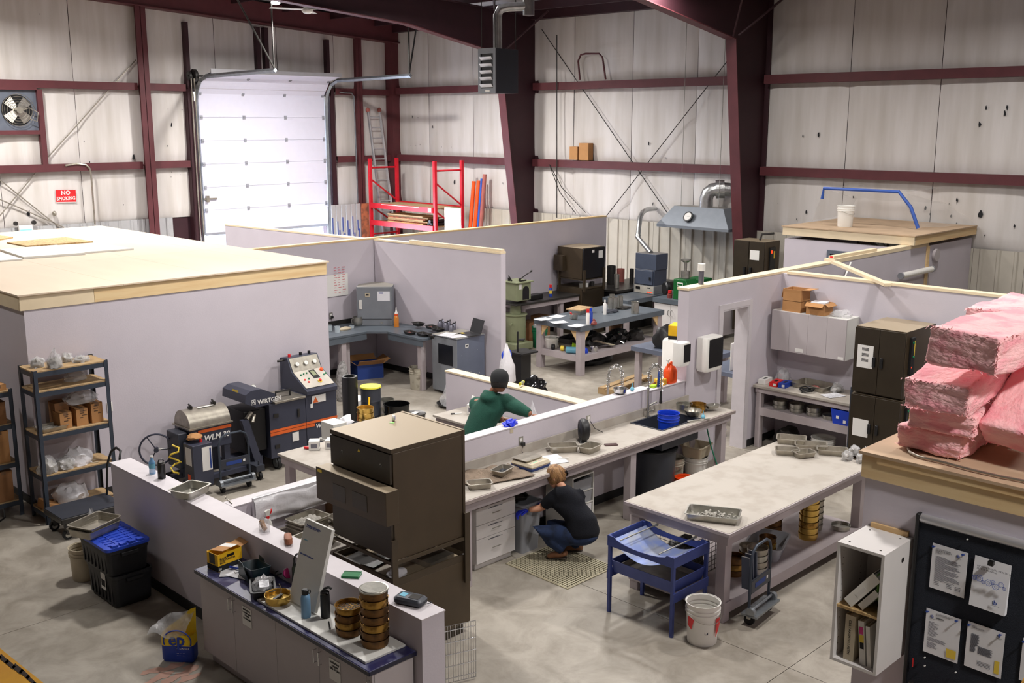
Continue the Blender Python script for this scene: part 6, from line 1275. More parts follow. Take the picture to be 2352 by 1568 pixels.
part('lid_label', G().box(X0 + .2, cy_ - .06, 1.0015, X0 + .42, cy_ - .02, 1.004), 'label_white', mx, **F0) if True else None
part('stripe', G().box(X0 + .1, Y0 - .0075, .72, X1, Y0 - .0065, .76).box(X0 + .1, Y0 - .0075, .56, X0 + .2, Y0 - .0065, .63), 'machine_orange', mx, **F0); text('lettering', 'WLM 30', .1, 'label_white', mx, (X0 + .17, Y0 - .009, .61), (90, 0, 0), bold=True, shear=.2)
part('frame', G().box(X0 + .02, Y0 + .02, .12, X0 + .1, Y0 + .1, .5).box(X1 - .1, Y0 + .02, .12, X1 - .02, Y0 + .1, .5).box(X0 + .02, Y1_ - .1, .12, X0 + .1, Y1_ - .02, .5).box(X1 - .1, Y1_ - .1, .12, X1 - .02, Y1_ - .02, .5).box(X0 - .1, Y0, .09, X1 + .35, Y0 + .08, .15).box(X0 - .1, Y1_ - .08, .09, X1 + .2, Y1_, .15), 'machine', mx, **F0)
part('gearbox', G().box(X0 - .14, Y0 + .05, .3, X0 - .01, Y1_ - .05, .75), 'charcoal', mx, bev=.01)
cbx = part('control_box', G().box(X0 - .12, Y0 - .26, .12, X0 + .14, Y0 - .03, .66), 'machine', mx, bev=.005); part('instruction_plate', G().box(X0 + .0, Y0 - .263, .32, X0 + .13, Y0 - .2605, .62).mi(1).box(X0 + .1, Y0 - .2645, .34, X0 + .12, Y0 - .263, .6), ['label_white', 'label_blue'], cbx, **F0); part('instruction_plate', G().box(X0 - .1225, Y0 - .22, .4, X0 - .1205, Y0 - .08, .62), 'label_white', cbx, **F0)
part('stop_button', G().cyl((X0 + .05, Y0 - .15, .66), (X0 + .05, Y0 - .15, .7), .02), 'red_plastic', cbx); part('main_switch', G().box(X0 - .124, Y0 - .17, .2, X0 - .1205, Y0 - .11, .28), 'orange_plastic', cbx, **F0)
whl = part('hand_wheel', G().at((X0 - .28, 11.98, .52), (0, 90, 60)).tube([(.2 * math.cos(a), .2 * math.sin(a), 0) for a in [k * .2244 for k in range(28)]], .012, 8, closed=True).cyl((0, 0, -.03), (0, 0, .03), .03), 'machine', mx)
for k in range(3): part('spoke', G().at((X0 - .28, 11.98, .52), (0, 90, 60)).cyl((0, 0, 0), (.2 * math.cos(2.1 * k + .5), .2 * math.sin(2.1 * k + .5), 0), .007), 'machine', whl)
part('wheel_shaft', G().cyl((X0 - .28, 11.98, .52), (X0 - .02, 11.86, .52), .012), 'steel', mx)
for (x, y) in ((X1 + .3, Y0 + .04), (X0 - .05, Y1_ - .05), (X1 + .1, Y1_ - .05)): part('caster', G().cyl((x - .018, y, .05), (x + .018, y, .05), .049, n=18).mi(1).box(x - .024, y - .02, .06, x + .024, y + .02, .1), ['black_rubber', 'steel'], mx)
solo('torn_card', blob(.1, .08, .05, 44, amp=.3), 'cardboard', 'torn piece of card on top of the mixer control box', 'cardboard', (X0 + .0, Y0 - .1, .705)); ff = solo('cable_tangle', G().tube([(X0 - .2 + .06 * math.sin(i * 1.3), Y0 + .05 + .05 * math.cos(i * 1.7), .62 - i * .035) for i in range(12)], .012, 6), 'label_yellow', 'tangle of yellow cable beside the mixer hand wheel', 'cable')
folded_cart((6.42, 11.3, 0), -2, 'folded grey trolley with blue badge in front of the mixer')
cg = part('outrigger', G().at((6.83, 11.42, 0)).box(-.06, -.04, .12, .06, .2, .2).cyl((0, 0, .2), (0, 0, .26), .012), 'charcoal', ml); part('wheel', G().at((6.83, 11.42, 0)).cyl((-.018, 0, .056), (.018, 0, .056), .055, n=18).mi(1).box(-.026, -.02, .05, -.019, .02, .12).box(.019, -.02, .05, .026, .02, .12), ['black_rubber', 'steel'], cg)
# pails on the floor right of the machines
def drum(p, r, h, label, body, lidm=None, cat='drum'):
    t = thing('steel_pail', label, cat, p); part('pail_body', G().cup([(r, 0), (r, h * .3), (r * 1.03, h * .32), (r, h * .34), (r, h * .64), (r * 1.03, h * .66), (r, h * .68), (r, h), (r * 1.05, h)], .004), body, t)
    if lidm: part('lid', G().lathe([(.0005, h + .001), (r * .93, h + .001), (r * 1.06, h + .008), (r * 1.08, h - .012), (r * 1.055, h - .012)], 28), lidm, t)
    return t
t = thing('card_tube', 'tall black cylinder standing behind the large machine', 'tube', (9.02, 12.42, 0)); part('tube_wall', G().cup([(.115, 0), (.115, .82)], .03, 28), 'black', t)
drum((9.35, 12.3 + .05, 0), .15, .62, 'tall grey pail with splattered yellow lid', 'charcoal', 'yellow_lid'); drum((9.6, 12.05, 0), .19, .36, 'wide glossy black open drum', 'black_gloss'); dd = drum((10.0, 12.1, 0), .15, .12, 'low black pail lid with white label beyond the oven', 'black', 'steel_dark'); part('label', G().box(-.06, -.04, .131, .06, .04, .1325), 'label_white', dd, **F0, rot=(0, 0, 20))
drum((9.8, 12.55, 0), .12, .3, 'small steel pail behind the black drum', 'steel', None); solo('broom_handle', G().cyl((0, 0, 0), (.12, .1, .5), .014), 'yellow_box', 'short yellow stick leaning by the grey pail', 'stick', (9.1, 12.12, 0)); wbox((9.5, 12.9, 0), .3, .3, .3, 0, 'white carton standing behind the tall black cylinder')
# ================================================================ LAB CORNER BENCH
lb = thing('corner_bench', 'grey L shaped bench in the corner of the lab partitions', 'bench', (0, 0, 0)); xl0, yl0, yl1 = 11.22, 14.55, 15.44
part('bench_top', G().prism([(8.8, yl0), (xl0 - .25, yl0), (xl0, yl0 - .25), (xl0, 13.36), (11.97, 13.36), (11.86, yl1), (8.8, yl1)], .885, .92, 'z'), 'grey_top', lb, **F0)
part('fascia', G().box(8.8, yl0 + .01, .78, xl0 - .25, yl0 + .03, .884).box(xl0 + .01, 13.38, .78, xl0 + .03, yl0 - .25, .884), 'grey_top', lb, **F0); part('splash', G().box(8.8, yl1 - .02, .921, 11.8, yl1, 1.0), 'steel_dark', lb, **F0)
for (x, y) in ((10.5, 14.64), (9.0, 14.64), (11.32, 13.5), (10.5, 15.3)): part('leg', G().box(-.05, -.05, 0, .05, .05, .88), 'bench_wood', lb, loc=(x, y, 0), **F0)
part('leg', G().box(-.0, -.05, 0, .12, .05, .78), 'bench_wood', lb, loc=(10.58, 14.75, 0), **F0)
ZB3 = .921; p = atz(866, 747, ZB3); d = Vector((p.x, p.y, 0)).normalized()
ic = thing('incubator', 'grey dusty topped incubator set across the lab corner', 'incubator', (p.x + d.x * .28, p.y + d.y * .28, ZB3), -45)
part('cabinet', G().prism([(-.32, -.27), (.32, -.27), (.32, .05), (.1, .3), (-.1, .3), (-.32, .05)], .0, .70, 'z'), 'incubator', ic, bev=.004)
part('door', G().box(-.31, -.295, .12, .31, -.272, .69), 'incubator', ic, bev=.006); part('plinth', G().box(-.31, -.285, .005, .31, -.272, .1).mi(1).cyl((.12, -.292, .05), (.12, -.285, .05), .02), ['incubator', 'steel'], ic, **F0)
part('display', G().box(-.16, -.305, .52, -.08, -.296, .59).mi(1).box(-.145, -.3065, .545, -.095, -.305, .575), ['bucket_beige', 'black'], ic, **F0); part('door_handle', G().box(-.27, -.32, .3, -.22, -.296, .46), 'white_plastic', ic, bev=.004); part('label_sheet', G().box(.06, -.299, .45, .28, -.2955, .62).mi(1).box(.09, -.2998, .58, .16, -.299, .6), ['paper', 'label_blue'], ic, **F0)
p = atz(910, 752, ZB3); bottle((p.x + .04, p.y + .04, ZB3), [(.0005, 0), (.045, 0), (.045, .17), (.03, .2), (.018, .21), (.0005, .21)], 'amber', 'amber squeeze bottle with orange and white nozzle by the incubator', cap=([(.0005, .211), (.03, .211), (.03, .25), (.012, .3), (.006, .36), (.0005, .36)], 'bucket_white'), extra=('collar', G().lathe([(.0005, .212), (.033, .212), (.033, .24), (.0005, .24)], 14), 'orange_plastic'))
p = atz(942, 735, ZB3); mx2 = thing('splitter_pot', 'small steel pot mounted on a stand with crank on the lab bench', 'mixer', (p.x + .12, p.y + .02, ZB3)); part('pot', G().lathe([(.0005, .26), (.09, .27), (.1, .3), (.1, .44), (.106, .45), (.106, .46), (.1, .47), (.08, .5), (.0005, .51)], 24), 'steel', mx2); part('stand', G().cyl((-.09, 0, 0), (-.05, 0, .27), .01).cyl((.09, 0, 0), (.05, 0, .27), .01).cyl((0, .09, 0), (0, .05, .27), .01).box(-.11, -.02, .25, .11, .02, .265), 'steel', mx2); part('crank', G().cyl((-.16, -.05, .2), (-.02, 0, .24), .025).cyl((-.18, -.06, .22), (-.15, -.05, .16), .045), 'steel_dull', mx2); part('bail', G().tube([(-.04, 0, .5), (0, 0, .53), (.04, 0, .5)], .005, 6), 'steel', mx2)
k = 0
for (u, v) in ((935, 768), (965, 772), (990, 776), (955, 755), (985, 762), (1000, 768)):
    p = atz(u, v, ZB3); pan((p.x + .06, p.y + .0, ZB3 + (.0 if k < 3 else .052)), .24, .17, .05, 80, ['nearest left', 'nearest middle', 'nearest right', 'upper left', 'upper middle', 'upper right'][k] + ' black pan of samples beside the metal flasks', 'black sample pans on the lab bench', 'steel_dark', ('asphalt' if k % 2 else 'old_red', .03)); k += 1
k = 0
for (u, v) in ((1006, 748), (1018, 752), (1030, 757), (1042, 762), (1010, 756), (1023, 760), (1036, 766)):
    p = atz(u, v + 6, ZB3); t = bottle((p.x + .02, p.y + .02, ZB3), [(.0005, 0), (.04, 0), (.042, .01), (.042, .15), (.02, .185), (.0005, .185)], 'tin', ['first back', 'second back', 'third back', 'fourth back', 'first front', 'second front', 'third front'][k] + ' blue grey metal flask counted from the incubator', 'bottle', ([(.0005, .186), (.016, .186), (.016, .2), (.0005, .2)], 'ink_black'), 'metal_flask', 'blue grey metal flasks', extra=('grip', G().tube([(.018, 0, .18), (.04, 0, .22), (.055, 0, .16), (.042, 0, .12)], .006, 6), 'ink_black')); k += 1
p = atz(822, 747, ZB3); t = thing('steel_pitcher', 'round steel pitcher on the lab bench left of the incubator', 'pitcher', (p.x, p.y, ZB3)); part('pitcher_body', G().cup([(.06, 0), (.085, .03), (.09, .08), (.08, .14), (.085, .16)], .003), 'steel', t); part('handle', G().tube([(-.085, 0, .14), (-.13, 0, .13), (-.13, 0, .05), (-.09, 0, .04)], .008, 6), 'steel', t)
for k, (u, v) in enumerate(((757, 760), (775, 763), (808, 753))): p = atz(u, v, ZB3); t = thing('glass_beaker', ['glass beaker with yellow residue', 'clear glass beaker', 'small glass dish'][k] + ' on the lab bench by the room corner', 'beaker', (p.x, p.y, ZB3), 0, 'beakers on the lab bench'); part('glass', G().cup([(.045, 0), (.045, .1 if k < 2 else .04), (.05, .105 if k < 2 else .045)], .003), 'glass', t)
p = atz(792, 757, ZB3); solo('folded_rag', blob(.13, .07, .04, 45, amp=.15), 'bucket_beige', 'cream folded rag on the lab bench beside the beakers', 'rag', (p.x, p.y, ZB3))
# free standing cooling cabinet
fr = thing('test_cabinet', 'grey and blue metal test cabinet with dark window carrying a laptop', 'cabinet', (11.3, 12.1 + .02, 0)); p = atz(1056, 896); fx0, fy0 = 11.40, 12.68
fr.location = (fx0, fy0, 0); DX, DY, DZ = .62, .62, .98
part('cabinet', G().box(.0, 0, .04, DX, DY, DZ), 'panel_blue', fr, bev=.004); part('front', G().box(-.012, .002, .05, -.001, DY - .002, DZ - .01), 'incubator', fr, **F0); part('window', G().box(-.018, .1, .52, -.0125, .46, .86), 'window_dark', fr, **F0); part('top', G().box(-.02, -.01, DZ + .001, DX, DY, DZ + .02), 'incubator', fr, bev=.003); part('badge', G().box(.18, -.003, .82, .25, -.001, .88).mi(1).box(.2, -.004, .835, .23, -.003, .865), ['label_white', 'black'], fr, **F0)
g = G()
for (x, z) in ((.1, .7), (.45, .75), (.3, .4), (.5, .35), (.2, .15), (.4, .15)): g.cyl((x, -.004, z), (x, -.001, z), .005, n=6)
part('screw', g, 'label_white', fr, kind='stuff')
lt = thing('laptop', 'open black laptop with yellow note on the test cabinet', 'laptop', (11.78, 12.80, DZ + .021), -100); part('base', G().box(-.17, -.12, 0, .17, .12, .015), 'laptop', lt, bev=.003); part('screen', G().box(-.17, .0, 0, .17, .008, .24), 'laptop', lt, loc=(0, .121, .016), rot=(-18, 0, 0), **F0); part('sticky_note', G().box(-.14, -.1, .016, -.06, -.04, .018), 'label_yellow', lt, **F0)
paper((11.5, 13.05, DZ + .022), .3, .22, 15, 'left white sheets on the test cabinet top', 'white sheets on the test cabinet', rows=6); paper((11.52, 12.82, DZ + .022), .3, .22, -12, 'right white sheets beside the laptop', 'white sheets on the test cabinet', rows=6)
whb = thing('wall_whiteboard', 'white wall board with red handwritten columns on the lab partition', 'whiteboard', (aty(750, 678, 15.48).x - .2, 15.478, 1.55)); x1b = aty(799, 675, 15.48); z1b = aty(797, 627, 15.48).z; z0b = aty(799, 676, 15.48).z; Lb = x1b.x - whb.location.x; whb.location.z = z0b
part('board', G().box(0, -.012, 0, Lb, -.001, z1b - z0b), 'label_white', whb, **F0); g = G(); q = random.Random(8)
for c in range(3):
    for r_ in range(11): g.box(Lb - .30 + c * .09, -.0135, .06 + r_ * .045, Lb - .30 + c * .09 + q.uniform(.03, .07), -.012, .068 + r_ * .045)
part('red_handwriting', g, 'ink_red', whb, **F0, kind='stuff')
wallplate(760, 725, 15.48, 'wall socket with black plug above the lab bench')
carton((11.25, 14.75 + .2, 0), .48, .42, .26, -20, 'open blue cardboard box under the lab bench', None, 'navy_cloth', flaps=.16, ang=(-38, -30, -30, -35))
for o in [o for o in bpy.data.objects if o.name.startswith('carton_body') and o.parent and o.parent.get('label', '').startswith('open blue')]: o.data.materials[0] = MATS['label_blue']
bucket((11.33, 13.62, 0), .15, .38, 'paint splattered white pail beside the test cabinet', 'bucket_dirty', handle=False)
rr_ = thing('sack_roll', 'grey plastic covered roll behind the tall black cylinder', 'roll', (9.95, 13.9, 0)); part('roll', blob(.12, .12, .5, 47, amp=.1), 'bag_grey', rr_)
t = thing('round_tray', 'round grey tray under a clear plastic sack on the floor', 'tray', (11.0, 12.35, 0)); part('tray_body', G().cup([(.22, 0), (.26, .05), (.27, .055)], .004, 32), 'steel_dark', t); bag((11.0, 12.35, .012), .2, .16, .4, 99, 'clear plastic sack slumped on the round floor tray', 'bag', tip=.6)
for j in range(4): bucket((10.98 + .3, 11.75, j * .045), .13, .2, ['lowest', 'second', 'third', 'topmost'][j] + ' black pail of the nest behind the green jumper', 'black', 'nested black pails', handle=False)
wbox((11.1, 11.35, 0), .4, .35, .5, 0, 'large white carton behind the person in the green jumper'); t = thing('paper_sack', 'crumpled white paper sack standing on the large white carton', 'sack', (11.28, 11.4, .502)); part('sack_body', blob(.15, .12, .42, 48, amp=.25, tip=.2), 'bag_white', t); part('blue_scoop', blob(.11, .04, .12, 49, amp=.1), 'blue_plastic', t, loc=(.02, .02, .38), label='bright blue plastic edge')
bs_ = thing('compaction_stand', 'black steel test stand with clamp beyond the middle partition', 'stand', (12.62, 12.4, 0)); part('stand_body', G().box(-.12, -.12, 0, .12, .12, .62), 'black', bs_, bev=.004); part('top_plate', G().box(-.18, -.2, .621, .22, .16, .65), 'black', bs_, bev=.003); part('clamp', G().cyl((-.08, 0, .65), (-.08, 0, 1.0), .012).tube([(-.08, 0, .85), (.0, -.05, .85), (.09, 0, .85), (.0, .05, .85)], .012, 6, closed=True), 'black', bs_)
bag((12.35, 11.85, 0), .24, .2, .34, 50, 'glossy black rubbish bag on the floor by the black stand', 'black_gloss', name='rubbish_bag')
# ================================================================ KITCHEN CORNER (right)
wc = thing('wall_cabinet', 'row of four grey wall cabinet doors under cardboard boxes', 'cabinet', (12.85, 6.57, 1.37)); LW = 1.13; HC = .56
part('cabinet_body', G().box(.021, 0, 0, .345, LW, HC), 'panel_white', wc, **F0)
for k in range(4): d = part('door', G().box(0, k * LW / 4 + .0015, .002, .019, (k + 1) * LW / 4 - .0015, HC - .004), 'melamine', wc, bev=.001);
part('label', G().box(-.0012, .02, .01, -.0002, .1, .05).box(-.0012, .62, .02, -.0002, .74, .07), 'label_white', wc, **F0)
ZW = 1.37 + HC + .001
def N_(u, v, z=ZW): return atz(u, v, z)
p = N_(1815, 712, ZW); carton((13.0, 7.42, ZW), .24, .28, .15, 0, 'lower brown box at the left of the wall cabinets', 'stacked brown boxes on the cabinets'); carton((13.0, 7.42, ZW + .152), .24, .28, .16, 0, 'upper open brown box with raised flap on the wall cabinets', 'stacked brown boxes on the cabinets', flaps=.13, ang=(-5, 10, 80, 95))
carton((13.0, 7.06, ZW), .24, .27, .16, 0, 'right brown box full of white papers on the wall cabinets', flaps=.07, ang=(30, 20, 60, 40)); solo('paper_stack', G().box(-.09, -.1, 0, .09, .1, .14), 'paper', 'white papers standing in the right brown box', 'paper', (13.0, 7.06, ZW + .03), 12, **F0)
bag((13.02, 6.74, ZW), .1, .15, .1, 101, 'crumpled clear film on the right of the wall cabinets', 'bag')
kb = table('work_bench', 'grey bench with lower shelf under the wall cabinets', 'bench', 12.52, 6.2, 13.19, 7.75, .9, .035, 'bench_top', 'bench_wood', ((.08, .08), (.08, 1.47), (.6, .08)), shelf=.58, apron=.07, lw=.08)
ZK = .901; p = atz(1775, 885, ZK)
for k, (u, v, m) in enumerate(((1752, 880, 'label_white'), (1778, 886, 'red_plastic'), (1798, 889, 'ep_blue'))):
    p = atz(u, v, ZK); t = thing('glove_box', ['white', 'red', 'blue'][k] + ' glove dispenser box on the kitchen side bench', 'box', (p.x + .06, p.y, ZK), 8, 'glove boxes on the bench'); part('carton_body', G().box(-.12, -.055, 0, .12, .055, .065), m, t, bev=.002); part('opening', G().box(-.05, -.02, .0655, .05, .02, .067).mi(1).box(-.1215, -.04, .015, -.1205, .0, .05), ['black', 'label_white'], t, **F0)
pan((12.95, 7.05, ZK), .52, .38, .07, 88, 'long steel pan with a red tool on the side bench', None, 'steel_dull'); solo('red_sieve_brush', blob(.09, .03, .03, 102), 'old_red', 'red handled tool lying in the long steel pan', 'tool', (12.93, 7.0, ZK + .006), 60)
solo('cable_coil', G().tube([(.09 * math.cos(i * .5) + .02 * math.sin(i * 1.7), .09 * math.sin(i * .5), .01 + .0015 * i) for i in range(34)], .008, 6), 'black', 'coiled black cable on the side bench', 'cable', (12.68, 7.0, ZK)); bag((12.98, 6.72, ZK), .1, .09, .12, 103, 'round clear bag of beads on the side bench', 'bag_grey'); paper((12.75, 6.65, ZK), .2, .28, 70, 'white sheet on the side bench beside the tall oven')
ZK2 = .581; bag((12.98, 7.55, ZK), .12, .1, .2, 104, 'loose clear film in the corner of the side bench', 'bag')
for k, y in enumerate((7.42, 7.16, 6.9, 6.66)):
    for j in range(2 if k < 3 else 1): sieve((12.72, y, ZK2 + j * .062), .1, .06, ['leftmost', 'second', 'third', 'rightmost'][k] + (' upper' if j else ' lower') + ' steel sieve on the shelf below the side bench', 'sieves below the side bench', 'steel')
t = thing('plastic_crate', 'blue plastic tub with white tags on the shelf edge below the bench', 'crate', (12.66, 6.42, ZK2)); part('crate_body', rl(G(), [(.2, .24, .02, 0), (.24, .3, .02, .2), (.22, .28, .02, .2), (.19, .23, .02, .01)]), 'blue_plastic', t); part('tag', G().box(-.118, .02, .08, -.112, .06, .12).box(-.112, -.08, .03, -.106, -.04, .07), 'label_white', t, **F0)
t = bucket((12.75, 6.75, 0), .16, .3, 'white basin on the floor below the side bench', 'bucket_white', handle=False); bag((12.85, 7.35, 0), .22, .2, .3, 105, 'grey sack in the dark under the side bench', 'steel_dark')
# stacked ovens
def koven(z0, h, label, top, loc):
    t = thing('laboratory_oven', label, 'oven', (12.28, 5.5, z0), 0, 'stacked two door ovens'); X, Y = .85, .66
    part('cabinet', G().box(.03, 0, 0, X, Y, h), 'brown_steel', t, bev=.004)
    for k in (0, 1):
        d = part('door', G().box(0, k * Y / 2 + .003, .015, .028, (k + 1) * Y / 2 - .003, h - .012), 'brown_panel', t, bev=.003); y = Y / 2 + (.05 if k else -.05)
        part('door_handle', G().box(-.03, y - .018, h * .42, -.001, y + .018, h * .42 + .13), 'black', d, bev=.006)
    c = part('control_panel', G().box(.12, -.035, h * .35, .22, -.001, h - .08), 'black', t, bev=.003); part('dial', G().cyl((.15, -.05, h - .14), (.15, -.036, h - .14), .016).cyl((.17, -.05, h * .62), (.17, -.036, h * .62), .014).mi(1).box(.14, -.0365, h * .46, .155, -.0355, h * .48).mi(2).box(.185, -.0365, h * .6, .205, -.0355, h - .12), ['green_plastic', 'led_red', 'label_yellow'], c)
    part('notice', G().box(-.0022, Y - .26, .33 if top else h * .35, -.0005, Y - .05, .62 if top else h * .62), 'label_white', t, **F0); g = G()
    if top:
        for r_ in range(3):
            for q_ in range(3): g.box(-.0032, Y - .20, .58 - r_ * .07 - q_ * .014, -.0024, Y - .11, .588 - r_ * .07 - q_ * .014)
        part('print', g, 'ink_black', t, **F0)
    return t
koven(1.14, .85, 'upper brown two door oven with white notice and lit panel', True, None); koven(.28, .84, 'lower brown two door oven beneath the upper one beside the pink batts', False, None)
solo('stand_box', G().box(0, 0, 0, .84, .64, .27), 'brown_frame', 'low dark base under the two stacked brown ovens', 'base', (12.3, 5.51, 0), **F0)
t = thing('rack_frame', 'dark steel frame standing between side bench and tall ovens', 'frame', (12.4, 6.2, 0)); part('upright', G().box(0, 0, 0, .03, .03, 1.16), 'rack_steel', t, **F0); part('arm', G().box(.03, 0, 1.12, .5, .03, 1.16), 'rack_steel', t, **F0)
# things on top of the right hand partition
solo('pipe_stub', G().cyl((0, 0, 0), (0, 0, .18), .035).mi(1).cyl((0, 0, .18), (0, 0, .27), .05), ['tin', 'bucket_white'], 'white capped grey pipe stub on the partition end', 'pipe', (11.35, 7.87, H + .031))
a, b = atz(1915, 602, H + .08), atz(2032, 650, H + .05); L = (b - a).length
solo('timber_stud', G().box(0, -.045, 0, L + .1, .045, .04), 'pine_pale', 'loose timber bridging two partition tops near the booth', 'timber', (a.x, a.y, H + .063), math.degrees(math.atan2(b.y - a.y, b.x - a.x)), rot=(0, 1.2, math.degrees(math.atan2(b.y - a.y, b.x - a.x))), **F0)
solo('timber_offcut', G().box(0, 0, 0, 1.4, .09, .04).mi(1).box(-.001, .02, .01, 0, .07, .035), ['pine_pale', 'red_plastic'], 'timber piece with red painted end on the partition top', 'timber', (14.75, 7.82, H + .063), **F0)
solo('white_cable', G().tube([(15.1, 7.72, H - .02), (14.7, 7.6, 2.2), (14.3, 7.3, 1.9), (14.2, 7.1, 1.6)], .012, 6), 'label_white', 'white cable drooping over the far partition', 'cable')
tl = thing('tube_light', 'white tube light fixed on the far partition', 'lamp', (16.85, 7.7, 2.0)); part('fixture', G().cyl((0, 0, 0), (1.15, 0, 0), .05, n=14), 'bucket_white', tl); part('end_cap', G().cyl((-.04, 0, 0), (-.001, 0, 0), .055).cyl((1.151, 0, 0), (1.19, 0, 0), .055), 'grey_plastic', tl); part('bracket', G().box(.1, .03, -.02, .2, .078, .02).box(.95, .03, -.02, 1.05, .078, .02), 'grey_plastic', tl)
solo('wall_disc', G().cyl((0, 0, 0), (0, .05, 0), .11, n=24), 'melamine', 'round grey wall fitting near the booth corner', 'fitting', (18.25, 7.72, 2.22))
# booth roof: pail, film tent
ZR = H + .232; p = atz(1946, 522, ZR); bucket((p.x + .1, p.y + .1, ZR), .15, .38, 'white pail standing on the booth roof', 'bucket_white')
ta, tb2, tc2, td = atx(1885, 434, 18.6), atx(2065, 441, 18.6), atz(2108, 527, ZR), atz(1893, 455, 3.1)
tn = thing('film_tent', 'clear plastic film edged in blue tape above the booth roof', 'sheeting', (0, 0, 0))
ta = Vector((18.3, 10.0, 3.28)); tb2 = Vector((18.3, 8.53, 3.28)); tc2 = Vector((18.35, 8.15, ZR + .02)); tw_ = Vector((19.83, 7.7, ZR + .02)); t0 = Vector((18.3, 10.2, ZR + .02)); t1_ = Vector((19.83, 10.3, ZR + .05))
def quadf(A, B, C_, D, s): return G().grid(lambda a, b: tuple((A.lerp(B, a)).lerp(D.lerp(C_, a), b) + Vector((.03, .02, .03)) * noise.noise(Vector((a * 4 + s, b * 4, s)))), 10, 8)
part('film', quadf(ta, tb2, Vector((19.83, 8.3, 3.0)), Vector((19.83, 10.1, 3.0)), 1), 'poly', tn); part('film', quadf(tb2, tc2, tw_, Vector((19.83, 8.3, 3.0)), 2), 'poly', tn); part('film', quadf(ta, t0, t1_, Vector((19.83, 10.1, 3.0)), 3), 'poly', tn)
part('tape_edge', G().tube([ta + Vector((0, .02, -.2)), ta, tb2, (tb2 + tc2) / 2 + Vector((0, -.04, .05)), tc2], .032, 6), 'tape_blue', tn)
part('film_support', G().cyl(ta, tb2, .02).cyl(ta, (19.85, 10.0, 3.28), .012).cyl(tb2, (19.85, 8.53, 3.28), .012), 'poly', tn)
# ================================================================ PINK INSULATION
def batt(x0, y0, x1, y1, z0, z1, label, seed, rot=None, kraft=False):
    sx, sy, sz = x1 - x0, y1 - y0, z1 - z0; nu, nv, nw = 60, 30, 16
    g = G(); c = Vector((sx / 2, sy / 2, 0))
    def dsp(p, n, soft=1):
        e = noise.noise(Vector((p.x * 7 + seed, p.y * 7, p.z * 30))) * .008 + noise.noise(Vector((p.x * 45, p.y * 45 + seed, p.z * 80))) * .004 + noise.noise(Vector((p.x * 4, p.y * 4 + seed, p.z * 5))) * .022
        q_ = p + n * e
        r_ = .03
        for i, s in ((0, sx), (1, sy), (2, sz)):
            pass
        return q_
    def rnd_(p):                            # soften the corners
        h_ = Vector((sx / 2, sy / 2, sz / 2)); q_ = p - Vector((sx / 2, sy / 2, sz / 2)); r_ = min(.02, sz * .2)
        inn = Vector([max(-h_[i] + r_, min(h_[i] - r_, q_[i])) for i in range(3)]); d_ = q_ - inn
        n = d_.normalized() if d_.length > 1e-6 else Vector((0, 0, 1)); base = inn + (n * r_ if d_.length > 1e-6 else d_)
        return dsp(base + Vector((sx / 2, sy / 2, sz / 2)), n)
    F6 = [(lambda a, b: Vector((a * sx, 0, b * sz)), nu, nw), (lambda a, b: Vector((a * sx, sy, b * sz)), nu, nw), (lambda a, b: Vector((0, a * sy, b * sz)), nv, nw), (lambda a, b: Vector((sx, a * sy, b * sz)), nv, nw), (lambda a, b: Vector((a * sx, b * sy, sz)), nu, nv), (lambda a, b: Vector((a * sx, b * sy, 0)), nu, nv)]
    for fn, n1, n2 in F6: g.grid(lambda a, b: tuple(rnd_(fn(a, b))), n1, n2)
    q = random.Random(seed)                 # loose tufts along the edges
    for i in range(170):
        e = q.choice(((q.random() * sx, 0, sz), (0, q.random() * sy, sz), (0, q.random() * sy, 0), (0, 0, q.random() * sz), (q.random() * sx, 0, 0)))
        v = Vector(e); d_ = Vector((q.uniform(-1, .3), q.uniform(-1, .3), q.uniform(-.6, .8))).normalized() * q.uniform(.012, .035); s_ = Vector((d_.y, -d_.x, .3 * d_.z)).normalized() * .006
        v = v + Vector((.012, .012, -.01 if e[2] > 0 else .012)); g.raw([tuple(v - s_), tuple(v + s_), tuple(v + d_)], [(0, 1, 2)])
    return solo('insulation_batt', g, 'pink', label, 'insulation', (x0, y0, z0), group='pink fibreglass batts on the office deck', ang=80, merge=True, rot=rot or (0, 0, 0))
ZI = H + .172
def bat2(u, v, z, L, W, T, label, seed, rot=None): p = atz(u, v, z); return batt(p.x, p.y, p.x + L, p.y + W, z, z + T, label, seed, rot)
bat2(2206, 1056, ZI + .013, 1.2, .385, .135, 'bottom pink batt lying on the office deck', 1)
bat2(2237, 1010, ZI + .155, 1.2, .39, .13, 'second pink batt squashed beneath the thick one', 2, (0, -1, 4))
bat2(2222, 962, ZI + .33, 1.2, .37, .18, 'third thick pink batt with flat dusty top', 3, (0, -3, 3))
bat2(2286, 868, ZI + .60, .9, .41, .215, 'topmost pink batt jutting out over the pile', 4, (2, -1, -8))
p = atz(2246, 1016, ZI + .12); batt(p.x, p.y - .9, p.x + .75, p.y, ZI + .10, ZI + .27, 'slumped pink batt leaning down at the right edge', 5, rot=(0, -33, -4))
bat2(2352, 790, ZI + .5, .8, .4, .2, 'far pink batt piece showing beyond the topmost one', 6)
solo('flexible_conduit', G().tube([tuple(atz(u, v, ZI + .012)) for (u, v) in ((2085, 1028), (2090, 1038), (2110, 1048), (2170, 1062), (2230, 1078), (2300, 1094), (2352, 1104), (2420, 1120))], .008, 8), 'steel_dull', 'grey flexible conduit snaking along the office deck edge', 'conduit')
